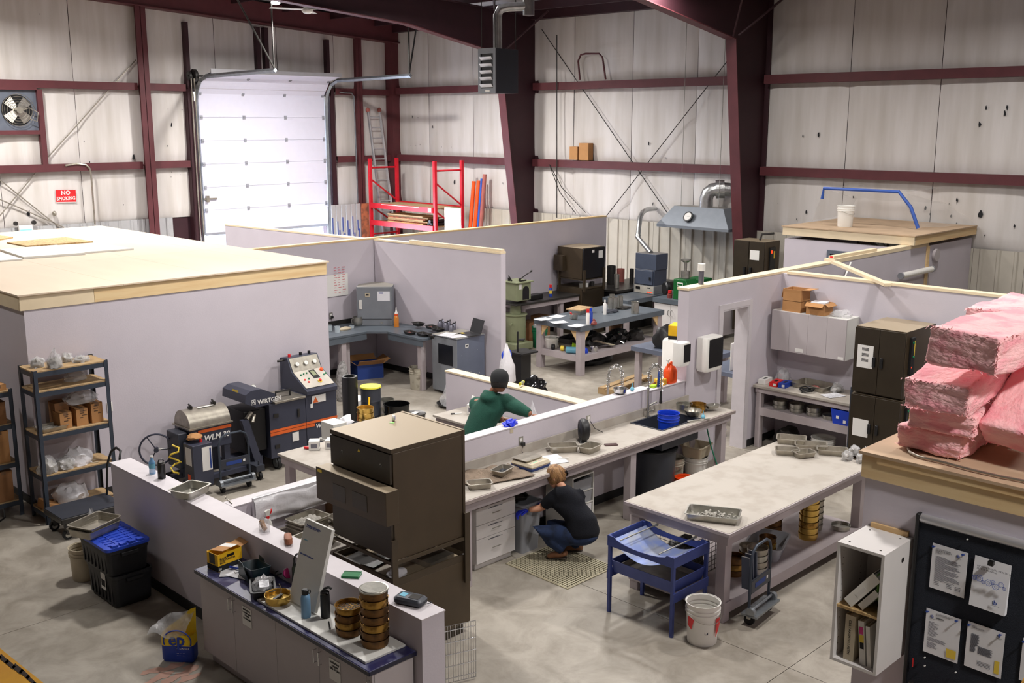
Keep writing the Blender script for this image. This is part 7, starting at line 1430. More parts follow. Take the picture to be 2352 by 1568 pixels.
# ================================================================ OFFICE WALL: open shelf box and pin board
x0, x1_, y0_, y1_2, z0_, z1_ = 5.43, 5.798, 2.455, 2.745, 1.36, 2.106
bs = thing('open_shelf', 'white wall hung shelf box with two rows of binders', 'shelf', (x0, y0_, z0_)); X, Y, Z = x1_ - x0, y1_2 - y0_, z1_ - z0_
part('side_panel', G().box(0, 0, 0, X, .018, Z), 'cab_white', bs, **F0); part('side_panel', G().box(0, Y - .018, 0, X, Y, Z), 'cab_white', bs, **F0); part('top_panel', G().box(0, .0185, Z - .018, X, Y - .0185, Z), 'cab_white', bs, **F0); part('bottom_panel', G().box(0, .0185, 0, X, Y - .0185, .018), 'cab_white', bs, **F0); part('back_panel', G().box(X - .006, .0185, .0185, X, Y - .0185, Z - .0185), 'cab_white', bs, **F0); zs = Z * .46
part('shelf_board', G().box(.006, .0185, zs, X - .007, Y - .0185, zs + .016), 'osb', bs, **F0)
g = G()
for k in range(16): g.cyl((.05, Y - .0192, .05 + k * .042), (.05, Y - .0182, .05 + k * .042), .003, n=6).cyl((.28, Y - .0192, .05 + k * .042), (.28, Y - .0182, .05 + k * .042), .003, n=6)
for x, y in ((.05, .05), (.05, Y - .05), (.3, .05), (.3, Y - .05)): g.cyl((x, y, Z), (x, y, Z + .001), .007, n=8)
g.cyl((.24, -.001, Z - .1), (.24, .0, Z - .1), .016, n=12); part('screw_hole', g, 'steel_dark', bs, kind='stuff')
part('mounting_strip', G().box(X - .02, Y * .1, Z + .0, X, Y * .9, Z + .03), 'pine', bs, **F0)
def binder(loc, w, h, d, label, m='bucket_beige', rx=0, spine=None, grp='binders in the open shelf'):
    t = thing('ring_binder', label, 'binder', loc, 0, grp); t.rotation_euler = (R(rx), 0, 0)
    part('cover', G().box(0, 0, 0, .003, w, h).box(.003, 0, 0, d, .003, h).box(.003, w - .003, 0, d, w, h), m, t, **F0); part('pages', G().box(.02, .008, .006, d - .006, w - .008, h - .01), 'paper', t, **F0)
    if spine: text('lettering', spine, .022, 'ink_black', t, (-.001, w * .5 + .008, h * .9), (90, 90, -90), ext=.0003)
    else: part('label_patch', G().box(-.001, w * .25, h * .3, -.0002, w * .6, h * .6), 'label_white', t, **F0)
    return t
binder((x0 + .03, y0_ + .16, z0_ + .019), .062, .285, .26, 'beige binder lettered for standards on the lower shelf', spine='CSA / AASHTO / ASTM')
b_ = binder((x0 + .04, y0_ + .085, z0_ + .019), .036, .27, .26, 'slim white binder with coloured spine stickers on the lower shelf', 'label_white', rx=-6); part('spine_sticker', G().box(-.002, .006, .19, -.001, .03, .235).mi(1).box(-.002, .004, .14, -.001, .032, .185).mi(2).box(-.002, .006, .1, -.001, .03, .14), ['magenta', 'label_yellow', 'ink_black'], b_, **F0)
binder((x0 + .04, y0_ + .05, z0_ + .019), .024, .25, .26, 'slim pale binder against the side panel on the lower shelf', 'bucket_white', rx=-6)
binder((x0 + .02, y0_ + .188, z0_ + zs + .018), .062, .27, .24, 'thick white binder leaning over on the upper shelf', 'bucket_white', rx=38); binder((x0 + .03, y0_ + .122, z0_ + zs + .018), .04, .155, .24, 'second white binder leaning behind the thick one', 'label_white', rx=38)
solo('magazine', G().grid(lambda a, b: (.23 * a, .03 * math.sin(b * 1.6) + .006 * a, .24 * b), 4, 8), 'light_green', 'curled magazine standing at the right of the upper shelf', 'magazine', (x0 + .04, y0_ + .025, z0_ + zs + .018))
solo('yellow_folder', G().box(0, 0, 0, .22, .006, .22), 'label_yellow', 'thin yellow folder beside the curled magazine', 'folder', (x0 + .05, y0_ + .023, z0_ + zs + .018), **F0)
bd = thing('pin_board', 'dark blue fabric pin board with silver top rail on the office wall', 'board', (5.765, 0, 0)); yb1, zb1 = 2.43, 2.28
part('fabric', G().box(0, .2, .7, .03, yb1 - .0, zb1 - .055), 'board_navy', bd, **F0); part('top_rail', G().at().cyl((.01, .2, zb1 - .03), (.01, yb1 - .02, zb1 - .03), .027, n=14), 'alu', bd); part('end_cap', G().box(-.02, yb1 - .018, .7, .03, yb1 + .004, zb1 - .0), 'black', bd, bev=.008)
def pinned(c4, label, kind, extra=None):
    A, B, C_, D = [atx(u, v, 5.757) for (u, v) in c4]      # tl tr br bl
    t = thing('pinned_sheet', label, 'paper', tuple(D), 0, 'sheets pinned on the blue board'); yw = D.y - C_.y; w_ = (A.y - B.y + D.y - C_.y) / 2; h_ = ((A.z - D.z) + (B.z - C_.z)) / 2
    th = .001 if kind != 'manual' else .035
    g = G().raw([(0, 0, 0), (-th * .9, 0, 0), (0, -w_, -.005), (-th, -w_, -.005), (0, 0, h_), (-.001, 0, h_), (0, -w_, h_ - .004), (-.002, -w_, h_ - .004)], [(1, 3, 7, 5), (0, 1, 5, 4), (2, 6, 7, 3), (0, 2, 3, 1), (4, 5, 7, 6), (0, 4, 6, 2)]); part('sheet', g, 'paper', t, **F0)
    gl = G(); q = random.Random(len(label)); e = -.0028 if kind != 'manual' else -.04
    def row(f0, f1, zf, t_=.0012): gl.raw([(e, -w_ * f0, h_ * zf - t_), (e, -w_ * f1, h_ * zf - t_), (e, -w_ * f1, h_ * zf + t_), (e, -w_ * f0, h_ * zf + t_)], [(0, 1, 2, 3)])
    def T(s, size, f, zf, m='ink', bold=False): text('lettering', s, size, m, t, (e - .0004, -w_ * f, h_ * zf), (90, 0, -90), ext=.0002, bold=bold)
    if kind == 'policy':
        T('OCCUPATIONAL\nHEALTH & SAFETY\nPOLICY', .011, .12, .88)
        for k in range(26): row(.12, .12 + .74 * q.uniform(.75, 1) if k % 6 else .4, .73 - k * .021)
        for k in range(3):
            for f in (.12, .48, .72): row(f, f + .16, .17 - .035 * k)
    if kind == 'members':
        T('OCCUPATIONAL HEALTH\n& SAFETY COMMITTEE', .008, .3, .93); T('MEMBERS', .011, .3, .83, 'ink_black', True)
        for k in range(13): row(.1, .1 + q.uniform(.15, .3), .72 - k * .026)
        for k in range(4): row(.1, .1 + q.uniform(.4, .6), .36 - k * .022)
        for k in range(6): row(.1, .1 + q.uniform(.2, .32), .25 - k * .022)
        sn = part('sticky_note', G().raw([(e - .001, -w_ * .66, h_ * .05), (e - .001, -w_ * .94, h_ * .05), (e - .003, -w_ * .94, h_ * .25), (e - .003, -w_ * .66, h_ * .25)], [(0, 1, 2, 3)]), 'label_yellow', t, **F0)
    if kind == 'list':
        T('SAFETY\nRESPONSIBILITIES', .009, .12, .92)
        for k in range(18): row(.12, .12 + q.uniform(.18, .25), .76 - k * .014)
        for k in range(12): row(.12, .12 + q.uniform(.12, .16), .52 - k * .014); row(.33, .33 + q.uniform(.3, .4), .52 - k * .014)
        for k in range(4): row(.33, .7, .2 - k * .03)
        gy = G().box(e - .0003, -w_ * .93, h_ * .06, e, -w_ * .8, h_ * .34); part('highlight', gy, 'label_yellow', t, **F0)
    if kind == 'manual':
        T('OCCUPATIONAL HEALTH &\nSAFETY MANUAL', .0145, .14, .84)
        for (f, zf, r_) in ((.1, .6, .012), (.24, .61, .018), (.36, .55, .009), (.5, .57, .017), (.62, .6, .011), (.7, .53, .016), (.84, .6, .014), (.93, .54, .009)):
            gg = G().tube([(e, -w_ * f + r_ * math.cos(a) * (1.15 if i_ % 2 else .92), h_ * zf + r_ * math.sin(a) * (1.15 if i_ % 2 else .92)) for i_, a in enumerate([k * math.pi / 8 for k in range(16)])], .0014, 4, closed=True).tube([(e, -w_ * f + r_ * .5 * math.cos(a), h_ * zf + r_ * .5 * math.sin(a)) for a in [k * .785 for k in range(8)]], .001, 4, closed=True); part('gear_drawing', gg, 'ink_blue', t)
        part('bulldog_clip', G().box(e - .01, -w_ * .58, h_ * .93, e + .02, -w_ * .44, h_ * 1.02).tube([(e - .004, -w_ * .54, h_), (e - .004, -w_ * .51, h_ * 1.06), (e - .004, -w_ * .48, h_)], .002, 5), 'black', t)
    part('print', gl, 'ink', t, **F0) if gl.v else None
    lf, lz = {'policy': (.72, .83), 'members': (.16, .82), 'list': (.82, .86), 'manual': (.68, .16)}.get(kind, (.5, .5))
    if kind in ('policy', 'members', 'list', 'manual'):
        s = .016 if kind != 'manual' else .024; text('logo', 'b', s * 1.6, 'ink_blue', t, (e - .0004, -w_ * lf, h_ * lz), (90, 0, -90), ext=.0002, bold=True); part('logo', G().box(e - .0005, -w_ * lf + .002, h_ * lz, e, -w_ * lf + .006, h_ * lz + s * .9).box(e - .0005, -w_ * lf - s * 1.4, h_ * lz - .007, e, -w_ * lf + s * .6, h_ * lz - .0055), 'bluegrey', t, **F0)
    if kind != 'manual':
        for f in (.07, .9): part('push_pin', G().cyl((-.001, -w_ * f, h_ * .93), (-.018, -w_ * f + .003, h_ * .945), .0035, n=8).cyl((-.018, -w_ * f + .003, h_ * .945), (-.022, -w_ * f + .003, h_ * .95), .007, n=8), 'label_blue', t)
pinned(((2142, 1245), (2224, 1268), (2214, 1371), (2134, 1347)), 'policy sheet with dense lines at the upper left of the blue board', 'policy')
pinned(((2244, 1278), (2332, 1300), (2308, 1411), (2230, 1383)), 'thick clipped manual with drawn gears on the blue board', 'manual')
pinned(((2129, 1395), (2209, 1421), (2199, 1522), (2120, 1494)), 'members sheet with yellow sticky note on the blue board', 'members')
pinned(((2222, 1425), (2308, 1451), (2299, 1556), (2214, 1527)), 'typed list with yellow highlights at the lower right of the board', 'list')
pinned(((2348, 1465), (2425, 1490), (2415, 1590), (2340, 1560)), 'sheet cut off by the right edge of the view', 'plain')
for k, (u, v) in enumerate(((2223, 1238), (2125, 1509), (2125, 1528), (2196, 1543))): p = atx(u, v, 5.75); solo('push_pin', G().cyl((0, 0, 0), (-.012, 0, .002), .004, n=8), 'label_white', ['lone push pin near the top rail', 'upper of two bare push pins under the members sheet', 'lower of two bare push pins under the members sheet', 'bare push pin right of the bottom pair'][k] + ' of the blue board', 'pin', tuple(p))
fe = thing('fire_extinguisher', 'red rounded cylinder top beneath the blue pin board', 'extinguisher', (5.62, 2.17, 0)); p = atx(2093, 1575, 5.62); fe.location = (5.62, p.y, p.z - .5); part('cylinder', G().lathe([(.0005, 0), (.06, 0), (.062, .01), (.062, .44), (.05, .48), (.02, .5), (.0005, .5)], 24), 'red_plastic', fe); part('valve', G().cyl((0, 0, .5), (0, 0, .53), .015), 'black', fe); part('wall_bracket', G().box(.062, -.03, .2, .14, .03, .3), 'steel_dark', fe)
solo('red_marker_line', G().box(-.004, -.006, 0, 0, .0, .055), 'red_plastic', 'thin red strip on the left edge of the blue board', 'strip', tuple(atx(2095, 1530, 5.757)), **F0)
# yellow steel at the frame's lower corners
yb = thing('guard_rail', 'yellow painted steel beam with worn dark edge at the lower left corner', 'rail', (0, 0, 0)); a, b = atz(-60, 1440, 2.9), atz(140, 1600, 2.9); d = (b - a).normalized(); n_ = Vector((d.y, -d.x, 0)) * -1
c1, c2 = a - d * .3, b + d * .3; off = Vector((-.7071, -.7071, 0)) * .12
part('beam', G().raw([tuple(c1), tuple(c2), tuple(c2 + off), tuple(c1 + off), tuple(c1 - Vector((0, 0, .15))), tuple(c2 - Vector((0, 0, .15))), tuple(c2 + off - Vector((0, 0, .15))), tuple(c1 + off - Vector((0, 0, .15)))], [(0, 1, 2, 3), (4, 5, 6, 7), (0, 1, 5, 4), (1, 2, 6, 5), (2, 3, 7, 6), (3, 0, 4, 7)]), 'yellow_steel', yb, **F0)
q = random.Random(2); g = G()
for k in range(26): s = k / 26; c = c1.lerp(c2, s) + off * q.uniform(.16, .24) + Vector((0, 0, .0008)); w_ = q.uniform(.004, .012); l = (c2 - c1).length / 40; g.raw([tuple(c - d * l - off.normalized() * w_), tuple(c + d * l - off.normalized() * w_ * q.random()), tuple(c + d * l + off.normalized() * w_), tuple(c - d * l + off.normalized() * w_)], [(0, 1, 2, 3)])
part('worn_edge', g, 'yellow_wear', yb, kind='stuff', **F0)
p = atx(2352, 1565, 3.6); yk = thing('guard_post', 'blurred yellow rounded post top at the lower right corner', 'post', (p.x + .02, p.y - .02, 0)); part('post', G().lathe([(.0005, 0), (.035, 0), (.035, p.z - .02), (.03, p.z), (.015, p.z + .015), (.0005, p.z + .018)], 24), 'yellow_steel', yk)
# ================================================================ FAR BAY
# green grey floor mixer
sg = thing('floor_mixer', 'sage green floor mixer with dark bowl opening in the far bay', 'mixer', (14.85, 14.75, 0))
part('base', G().box(-.3, -.3, .02, .2, .25, .16), 'sage', sg, bev=.01); part('drum', G().lathe([(.0005, .17), (.2, .17), (.21, .2), (.21, .68), (.24, .7), (.24, .72), (.0005, .73)], 28), 'sage', sg); part('table', G().box(-.26, -.28, .93, .32, .3, .955), 'steel_dark', sg, bev=.003)
part('head', G().box(-.16, -.2, 1.0, .24, .2, 1.36), 'sage', sg, bev=.01); part('top_plate', G().box(-.2, -.24, 1.361, .28, .24, 1.385), 'sage', sg, bev=.004)
part('neck', G().lathe([(.0005, .73), (.12, .73), (.1, .92), (.0005, .92)], 20), 'sage', sg); part('bowl_mouth', G().prism([(.0, 1.02), (.18, 1.02), (.18, 1.2)] + [(.09 + .09 * math.cos(a), 1.2 + .09 * math.sin(a)) for a in [math.pi * k / 8 for k in range(9)]] + [(.0, 1.2)], -.206, -.2005, 'y'), 'black', sg, **F0)
part('gear_lever', G().tube([(.1, 0, 1.386), (.2, -.1, 1.5), (.3, -.15, 1.56)], .01, 6).ball((.3, -.15, 1.57), .022), 'steel_dark', sg); part('gear_lever', G().tube([(-.1, 0, 1.386), (-.15, .05, 1.5)], .012, 6).cyl((-.1, .08, 1.386), (-.1, .08, 1.45), .03).cyl((.02, -.1, 1.386), (.02, -.1, 1.44), .025).cyl((-.04, -.16, 1.4), (.14, -.16, 1.4), .015), 'steel_dark', sg); part('name_plate', G().box(-.1, -.203, 1.24, -.03, -.2005, 1.34), 'label_white', sg, **F0); part('side_tap', G().cyl((-.2, -.1, .55), (-.3, -.16, .55), .02), 'sage', sg)
sb2 = table('side_bench', 'dark topped bench along the back partition behind the green mixer', 'bench', 15.0, 14.7, 16.8, 15.42, .9, .04, 'steel_dark', 'bench_wood', ((.1, .1), (1.25, .1), (.1, .62), (1.7, .62)))
ctl = thing('speed_controller', 'pale control unit with two knobs on the dark topped bench', 'controller', (15.12, 14.82, .901), -20); part('case', G().box(-.09, -.05, .0, .09, .05, .34, tx=.01, ty=.01), 'label_white', ctl, bev=.004); part('knob', G().cyl((-.04, -.062, .08), (-.04, -.05, .08), .025).cyl((.045, -.062, .08), (.045, -.05, .08), .025).mi(1).box(-.06, -.052, .2, .06, -.05, .3), ['old_red', 'light_green'], ctl)
solo('black_case', G().box(-.2, -.08, 0, .2, .1, .1), 'black', 'low black case on the dark topped bench', 'case', (15.6, 14.95, .901), 5, bev=.01)
bottle((16.1, 14.95, .901), [(.0005, 0), (.035, 0), (.035, .17), (.02, .19), (.0005, .19)], 'ep_blue', 'blue and yellow spray can with red cap on the dark bench', 'can', ([(.0005, .191), (.03, .191), (.028, .25), (.0005, .25)], 'red_plastic'), 'spray_can', extra=('band', G().olathe([(.0355, .06), (.0355, .13)], 18), 'label_yellow'))
for k, (x, y, h) in enumerate(((15.6, 15.1, .42), (15.95, 15.1, .5), (15.3, 15.15, .3))): carton((x, y, 0), .28, .3, h, 5 * k, ['middle', 'right', 'left'][k] + ' brown carton stored under the dark topped bench', 'cartons under the dark bench', m='cardboard_dark')
gb = bucket((15.3, 14.5, 0), .16, .42, 'green waste bin with clear liner beside the mixer', 'green_plastic', handle=False, name='waste_bin'); bag((15.3, 14.5, .40), .15, .15, .1, 111, 'clear liner puffing out of the green bin', 'bag')
# island table
IT = table('island_table', 'grey painted island table with wooden corner braces and shelf', 'table', 13.95, 12.2, 16.4, 13.37, .92, .1, 'grey_top', 'bench_wood', ((.09, .09), (2.36, .09), (.09, 1.08), (2.36, 1.08)), shelf=.36, apron=0, lw=.12)
for (x, y, sx, sy) in ((.15, .06, 1, 0), (.06, .15, 0, 1), (2.3, .06, -1, 0), (.06, 1.02, 0, -1)):
    g = G().prism([(0, 0), (.16, 0), (0, -.2)], -.012, .012, 'y') if sx else G().prism([(0, 0), (.16, 0), (0, -.2)], -.012, .012, 'x'); o = part('corner_brace', g, 'pine', IT, loc=(x, y, .819), **F0); o.scale = (sx or 1, sy or 1, 1)
ZI2 = .921
for k, (u, v, rz) in enumerate(((1248, 733, 5), (1280, 727, 20), (1284, 740, -10), (1325, 748, 15))): p = atz(u, v, ZI2); paper((p.x, p.y, ZI2), .22, .3, rz + 80, ['leftmost', 'farthest', 'middle', 'nearest'][k] + ' white record sheet on the island table', 'record sheets on the island table')
p = atz(1318, 733, ZI2); t = thing('steel_bowl', 'steel bowl with red tools on the island table', 'bowl', (p.x, p.y, ZI2)); part('bowl', G().cup([(.05, 0), (.07, .02), (.08, .1)], .003), 'steel', t); part('red_tool', G().cyl((0, 0, .02), (-.06, .03, .13), .015), 'red_plastic', t)
p = atz(1340, 720, ZI2); pan((p.x, p.y + .1, ZI2), .45, .3, .08, 12, 'steel tray under a wooden board on the island table', None, 'steel'); solo('cutting_board', G().box(-.24, -.16, 0, .24, .16, .02), 'mdf', 'pale board resting on the steel tray of the island table', 'board', (p.x, p.y + .1, ZI2 + .081), 12, **F0)
for k, (u, v, m, m2) in enumerate(((1350, 745, 'label_white', 'red_plastic'), (1357, 742, 'ep_blue', 'blue_plastic'), (1389, 722, 'label_white', 'label_white'))): p = atz(u, v, ZI2); bottle((p.x, p.y, ZI2), [(.0005, 0), (.033, 0), (.033, .2), (.02, .22), (.0005, .22)], m, ['white spray can with red cap', 'blue spray can', 'white squeeze bottle'][k] + ' on the island table', 'can' if k < 2 else 'bottle', ([(.0005, .221), (.028 - k * .006, .221), (.026 - k * .006, .28), (.0005, .28)], m2), 'spray_can')
for k, (u, v, s) in enumerate(((1360, 746, .05), (1353, 738, .04))): p = atz(u, v, ZI2); solo('rock_core', blob(s * 1.3, s, s, 120 + k), 'old_red', ['larger', 'smaller'][k] + ' reddish stone lump on the island table', 'stone', (p.x + .05, p.y - .05 * k, ZI2))
p = atz(1410, 715, ZI2); solo('dark_gloves', blob(.2, .12, .04, 122, amp=.3), 'charcoal', 'crumpled dark gloves and mat on the island table', 'glove', (p.x - .1, p.y, ZI2)); solo('black_mat', blob(.2, .14, .03, 123, amp=.3), 'steel_dark', 'crumpled black sheet behind the dark gloves on the table', 'sheet', (p.x + .4, p.y + .1, ZI2))
p = atz(1463, 720, ZI2); t = thing('cylinder_mould', 'steel cylinder mould with side handle on the island table', 'mould', (p.x, p.y + .05, ZI2)); part('mould_body', G().cup([(.075, 0), (.075, .22), (.08, .225)], .004), 'steel', t); part('handle', G().tube([(-.07, -.03, .2), (-.11, -.05, .18), (-.11, -.05, .06), (-.07, -.03, .04)], .007, 6), 'steel', t)
for k, (u, v) in enumerate(((1425, 712), (1435, 712), (1447, 708), (1428, 704))): p = atz(u, v, ZI2); t = thing('cylinder_mould', ['nearest left', 'nearest middle', 'nearest right', 'farthest'][k] + ' dark cylinder mould behind the handled one', 'mould', (p.x, p.y + .25, ZI2), 0, 'dark cylinder moulds'); part('mould_body', G().cup([(.055, 0), (.055, .22)], .004), 'steel', t)
ZI3 = .361
bucket((14.2, 13.15, ZI3), .14, .2, 'white pail on the left end of the island shelf', 'bucket_white', handle=False)
for k, (x, y, r_) in enumerate(((14.55, 12.95, 0), (14.58, 12.95, 20), (14.5, 12.95, 10))): pan((x, y, ZI3 + k * .05), .5, .35, .09, r_, ['lowest', 'middle', 'topmost'][k] + ' brown pan of the pile on the island shelf', 'pans on the island shelf', 'steel_dark' if k else 'steel_dull')
for k, (x, y) in enumerate(((14.08, 13.0), (14.12, 12.8))): solo('tape_measure', G().cyl((0, -.03, .05), (0, .03, .05), .05, n=16), 'label_yellow' if k else 'black', ['black', 'yellow'][k] + ' tape reel at the shelf edge of the island table', 'reel', (x, y, ZI3), 30)
p = atz(1311, 815, ZI3); solo('paper_roll', G().cyl((-.13, 0, .06), (.13, 0, .06), .058, n=20).mi(1).cyl((-.131, 0, .06), (.131, 0, .06), .02), ['bulb_blue', 'ink_black'], 'pale blue paper roll on the edge of the island shelf', 'roll', (14.1, 12.52, ZI3), -60)
t = thing('plastic_cup', 'lime green cup on its side on the island shelf', 'cup', (14.3, 12.55, ZI3 + .07)); part('cup_body', G().at(rot=(0, -80, -50)).cup([(.05, 0), (.07, .14)], .004), 'lime', t); solo('blue_mug', blob(.05, .05, .08, 125, amp=.1), 'blue_plastic', 'blue plastic lump beside the lime cup', 'cup', (14.28, 12.38, ZI3))
t = thing('steel_bowl', 'small steel bowl behind the near leg of the island table', 'bowl', (14.45, 12.32, ZI3)); part('bowl', G().cup([(.05, 0), (.08, .1)], .003), 'chrome', t)
for k, (x, y, rx_, m) in enumerate(((15.0, 12.75, .3, 'steel_dark'), (15.35, 12.55, .25, 'black_gloss'), (15.7, 12.8, .28, 'black'), (15.9, 12.5, .2, 'steel_dark'), (15.2, 13.1, .25, 'navy_cloth'))): solo('dark_bundle', blob(rx_, .16, .16, 130 + k, amp=.35), m, ['grey dusty', 'glossy black', 'matt black', 'small dark', 'navy'][k] + ' bundle of sheeting on the island shelf', 'bundle', (x, y, ZI3))
solo('white_sheet', G().grid(lambda a, b: (.45 * a, .18 * b + .05 * math.sin(a * 6), .17 - .14 * a + .02 * math.sin(a * 8 + b * 4)), 10, 4), 'bucket_beige', 'curled pale sheet on the island shelf edge', 'sheet', (14.62, 12.32, ZI3)); t = bucket((15.95, 13.05, ZI3), .14, .28, 'brown wooden pail at the far end of the island shelf', 'wood_brown', handle=False)
solo('floor_bundle', blob(.4, .16, .14, 137, amp=.3), 'black', 'dark bundle on the floor under the island table', 'bundle', (15.0, 12.7, 0))
# ovens and counters along the wall
def boven(p, w_, d, z0, z1, label, grp, black=True):
    t = thing('laboratory_oven', label, 'oven', (p[0], p[1], z0), 0, grp); h = z1 - z0
    part('cabinet', G().box(0, .03, 0, w_, d, h), 'brown_steel', t, bev=.004); part('door', G().box(.01, 0, .01, w_ - .01, .028, h - .01), 'oven_black' if black else 'brown_panel', t, bev=.003)
    return t
o1 = boven((16.75, 14.62), .72, .74, 1.22, 1.88, 'upper brown oven with black doors and labels in the far bay', 'stacked ovens in the far bay'); part('label_sheet', G().box(.50, -.0015, .42, .64, -.0003, .58).box(.28, -.0015, .55, .36, -.0003, .61), 'label_white', o1, **F0); part('side_box', G().box(-.1, .5, .15, -.001, .76, .48), 'brown_frame', o1, **F0)
o2 = boven((16.75, 14.62), .72, .74, .3, 1.0, 'lower brown oven beneath the black doored one', 'stacked ovens in the far bay', False); solo('stand_box', G().box(0, 0, 0, .72, .74, .29), 'brown_frame', 'brown base frame under the far bay ovens', 'base', (16.75, 14.62, 0), **F0)
st_ = thing('oven_stand', 'brown strapped stand between the two far bay ovens', 'stand', (16.75, 14.62, 1.001)); part('tray', G().box(0, 0, 0, .72, .74, .03), 'brown_frame', st_, **F0)
for (x, y) in ((-.0, -.03), (.64, -.03), (-.03, .66)): part('strap', G().box(x, y, -.05, x + .06, y + .028, .42), 'brown_frame', st_, **F0)
part('upper_shelf', G().box(.0, .02, .19, .72, .74, .215), 'brown_frame', st_, **F0)
for k, (x, m) in enumerate(((16.85, 'steel'), (17.0, 'label_white'), (17.2, 'steel_dark'))): t = thing('small_tin', ['steel tin', 'white tub', 'dark tin'][k] + ' in the gap between the far bay ovens', 'tin', (x, 14.75, 1.032)); part('tin_body', G().cup([(.05, 0), (.055, .09)], .003), m, t)
ct2 = thing('dark_counter', 'dark counter beside the far bay ovens holding steel cylinders', 'counter', (17.5, 14.3, 0)); part('counter_top', G().box(0, 0, .88, 2.2, 1.0, .93), 'steel_dark', ct2, **F0); part('base', G().box(.05, .05, 0, 2.15, .95, .879), 'black', ct2, **F0)
for k, (x, y, r_, h, m) in enumerate(((18.15, 15.0, .1, .42, 'steel_dark'), (17.85, 14.6, .06, .3, 'steel'), (18.6, 15.1, .09, .3, 'rusty_tube'), (18.5, 14.7, .05, .35, 'steel_dark'))): t = thing('steel_cylinder', ['tall dark', 'slim bright', 'rusty', 'slim dark'][k] + ' cylinder on the dark counter by the bluegrey furnace', 'cylinder', (x, y, .931)); part('cylinder_body', G().cup([(r_, 0), (r_, h)], .006, 20), m, t)
it2 = table('instrument_table', 'grey table carrying the bluegrey furnace', 'table', 17.0, 13.6, 18.8, 14.28, .86, .1, 'grey_top', 'bench_wood', ((.1, .1), (1.7, .1), (.1, .58), (1.7, .58)), apron=0)
fu = thing('ignition_furnace', 'bluegrey ignition furnace with stove pipe on a control unit', 'furnace', (18.0, 13.68, .861));
part('control_unit', G().box(0, 0, 0, .46, .56, .18), 'incubator', fu, bev=.004); part('control_face', G().box(-.004, .02, .01, -.0005, .54, .17).mi(1).box(-.006, .06, .03, -.0045, .09, .05).box(-.006, .11, .03, -.0045, .14, .05).box(-.006, .16, .03, -.0045, .19, .05).mi(2).box(-.006, .38, .08, -.0045, .5, .14).box(-.006, .1, .12, -.0045, .2, .14), ['machine_panel', 'led_red', 'black'], fu, **F0)
part('chamber', G().box(.02, .02, .18, .46, .56, .52), 'bluegrey', fu, bev=.006); part('upper_chamber', G().box(.04, .0, .521, .46, .56, .86), 'bluegrey', fu, bev=.006); part('door', G().box(-.012, .05, .2, .019, .5, .5), 'bluegrey', fu, bev=.004); part('latch', G().box(-.03, .09, .3, -.0125, .13, .37), 'black', fu)
vp = [Vector((.24, .3, .861))] + [v - Vector((18.0, 13.68, .861)) for v in (atx(1465, 545, 18.4), atx(1470, 500, 18.6), atx(1476, 487, 18.8), atx(1486, 481, 19.2), atx(1505, 479, 19.85))]
part('stove_pipe', G().tube(vp, .055, 14), 'duct', fu); part('pipe_band', G().cyl(vp[1], vp[1].lerp(vp[2], .12), .062), 'duct', fu)
f3 = thing('disc_fan', 'round black fan standing right of the bluegrey furnace', 'fan', (18.0, 13.35, .931 - .07), 60); part('guard', G().at((0, 0, .17), (90, 0, 0)).lathe([(.0005, -.06), (.13, -.06), (.16, -.03), (.16, .03), (.0005, .05)], 24), 'black', f3); part('foot', G().box(-.08, -.05, 0, .08, .05, .02), 'black', f3)
cc = thing('base_cabinet', 'white door cabinet with grey worktop beneath the hood', 'cabinet', (17.45, 12.28, 0)); part('cabinet_body', G().box(.03, 0, .08, 1.7, .99, .82), 'melamine', cc, **F0); part('worktop', G().box(-.02, -.0, .83, 1.7, 1.0, .92), 'grey_top', cc, **F0)
for k in range(2): d = part('door', G().box(.008, .15 + k * .41, .1, .029, .55 + k * .41, .81), 'cab_white', cc, bev=.001); part('door_pull', G().tube([(.008, 0, 0), (-.03, 0, .02), (-.03, 0, .1), (.008, 0, .12)], .008, 6), 'chrome', d, loc=(0, .52 + k * .41 - (.34 if k % 2 else 0), .58))
gm = thing('planetary_mixer', 'bright green bench machine with steel funnel on the worktop', 'mixer', (17.75, 12.55, .921)); part('housing', G().prism([(0, 0), (.3, 0), (.3, .42), (.0, .42), (-.12, .2)], -.2, .16, 'x').at(), 'green_paint', gm, bev=.008); part('motor_box', G().box(.16, -.1, .0, .6, .3, .4), 'green_paint', gm, bev=.01); part('name_plate', G().box(-.205, .06, .28, -.2005, .2, .36).mi(1).box(-.207, .07, .3, -.2055, .19, .34), ['label_white', 'green_paint'], gm, **F0)
part('funnel', G().cyl((-.0, .15, .43), (-.0, .15, .58), .09).cyl((0, .15, .58), (0, .15, .76), .03).cyl((0, .15, .76), (0, .15, .80), .06, .1).cyl((0, .15, .8), (0, .15, .82), .1), 'steel', gm)
for j in range(3): solo('brick_weight', G().box(-.16, -.12, 0, .16, .12, .095), 'wood_brown', ['lowest', 'middle', 'topmost'][j] + ' brown block of the pile behind the furnace fan', 'block', (18.75, 13.05, .921 + j * .098), 4 * j, 'brown blocks behind the fan', bev=.004)
solo('red_machine', blob(.3, .25, .28, 140, amp=.2), 'old_red', 'dark red machine between furnace and green mixer', 'machine', (18.3, 12.95, .921)); t = thing('amber_jar', 'reddish glass jar with cap left of the green mixer', 'jar', (17.62, 12.98, .921)); part('jar_body', G().lathe([(.0005, 0), (.05, 0), (.055, .08), (.0005, .1)], 16), 'old_red', t); part('cap', G().cyl((0, 0, .1), (0, 0, .16), .04), 'red_plastic', t)
t = thing('steel_pot', 'shallow steel pot right of the green mixer', 'pot', (18.2, 12.42, .921)); part('pot_body', G().cup([(.13, 0), (.14, .28), (.15, .29)], .004), 'steel', t)
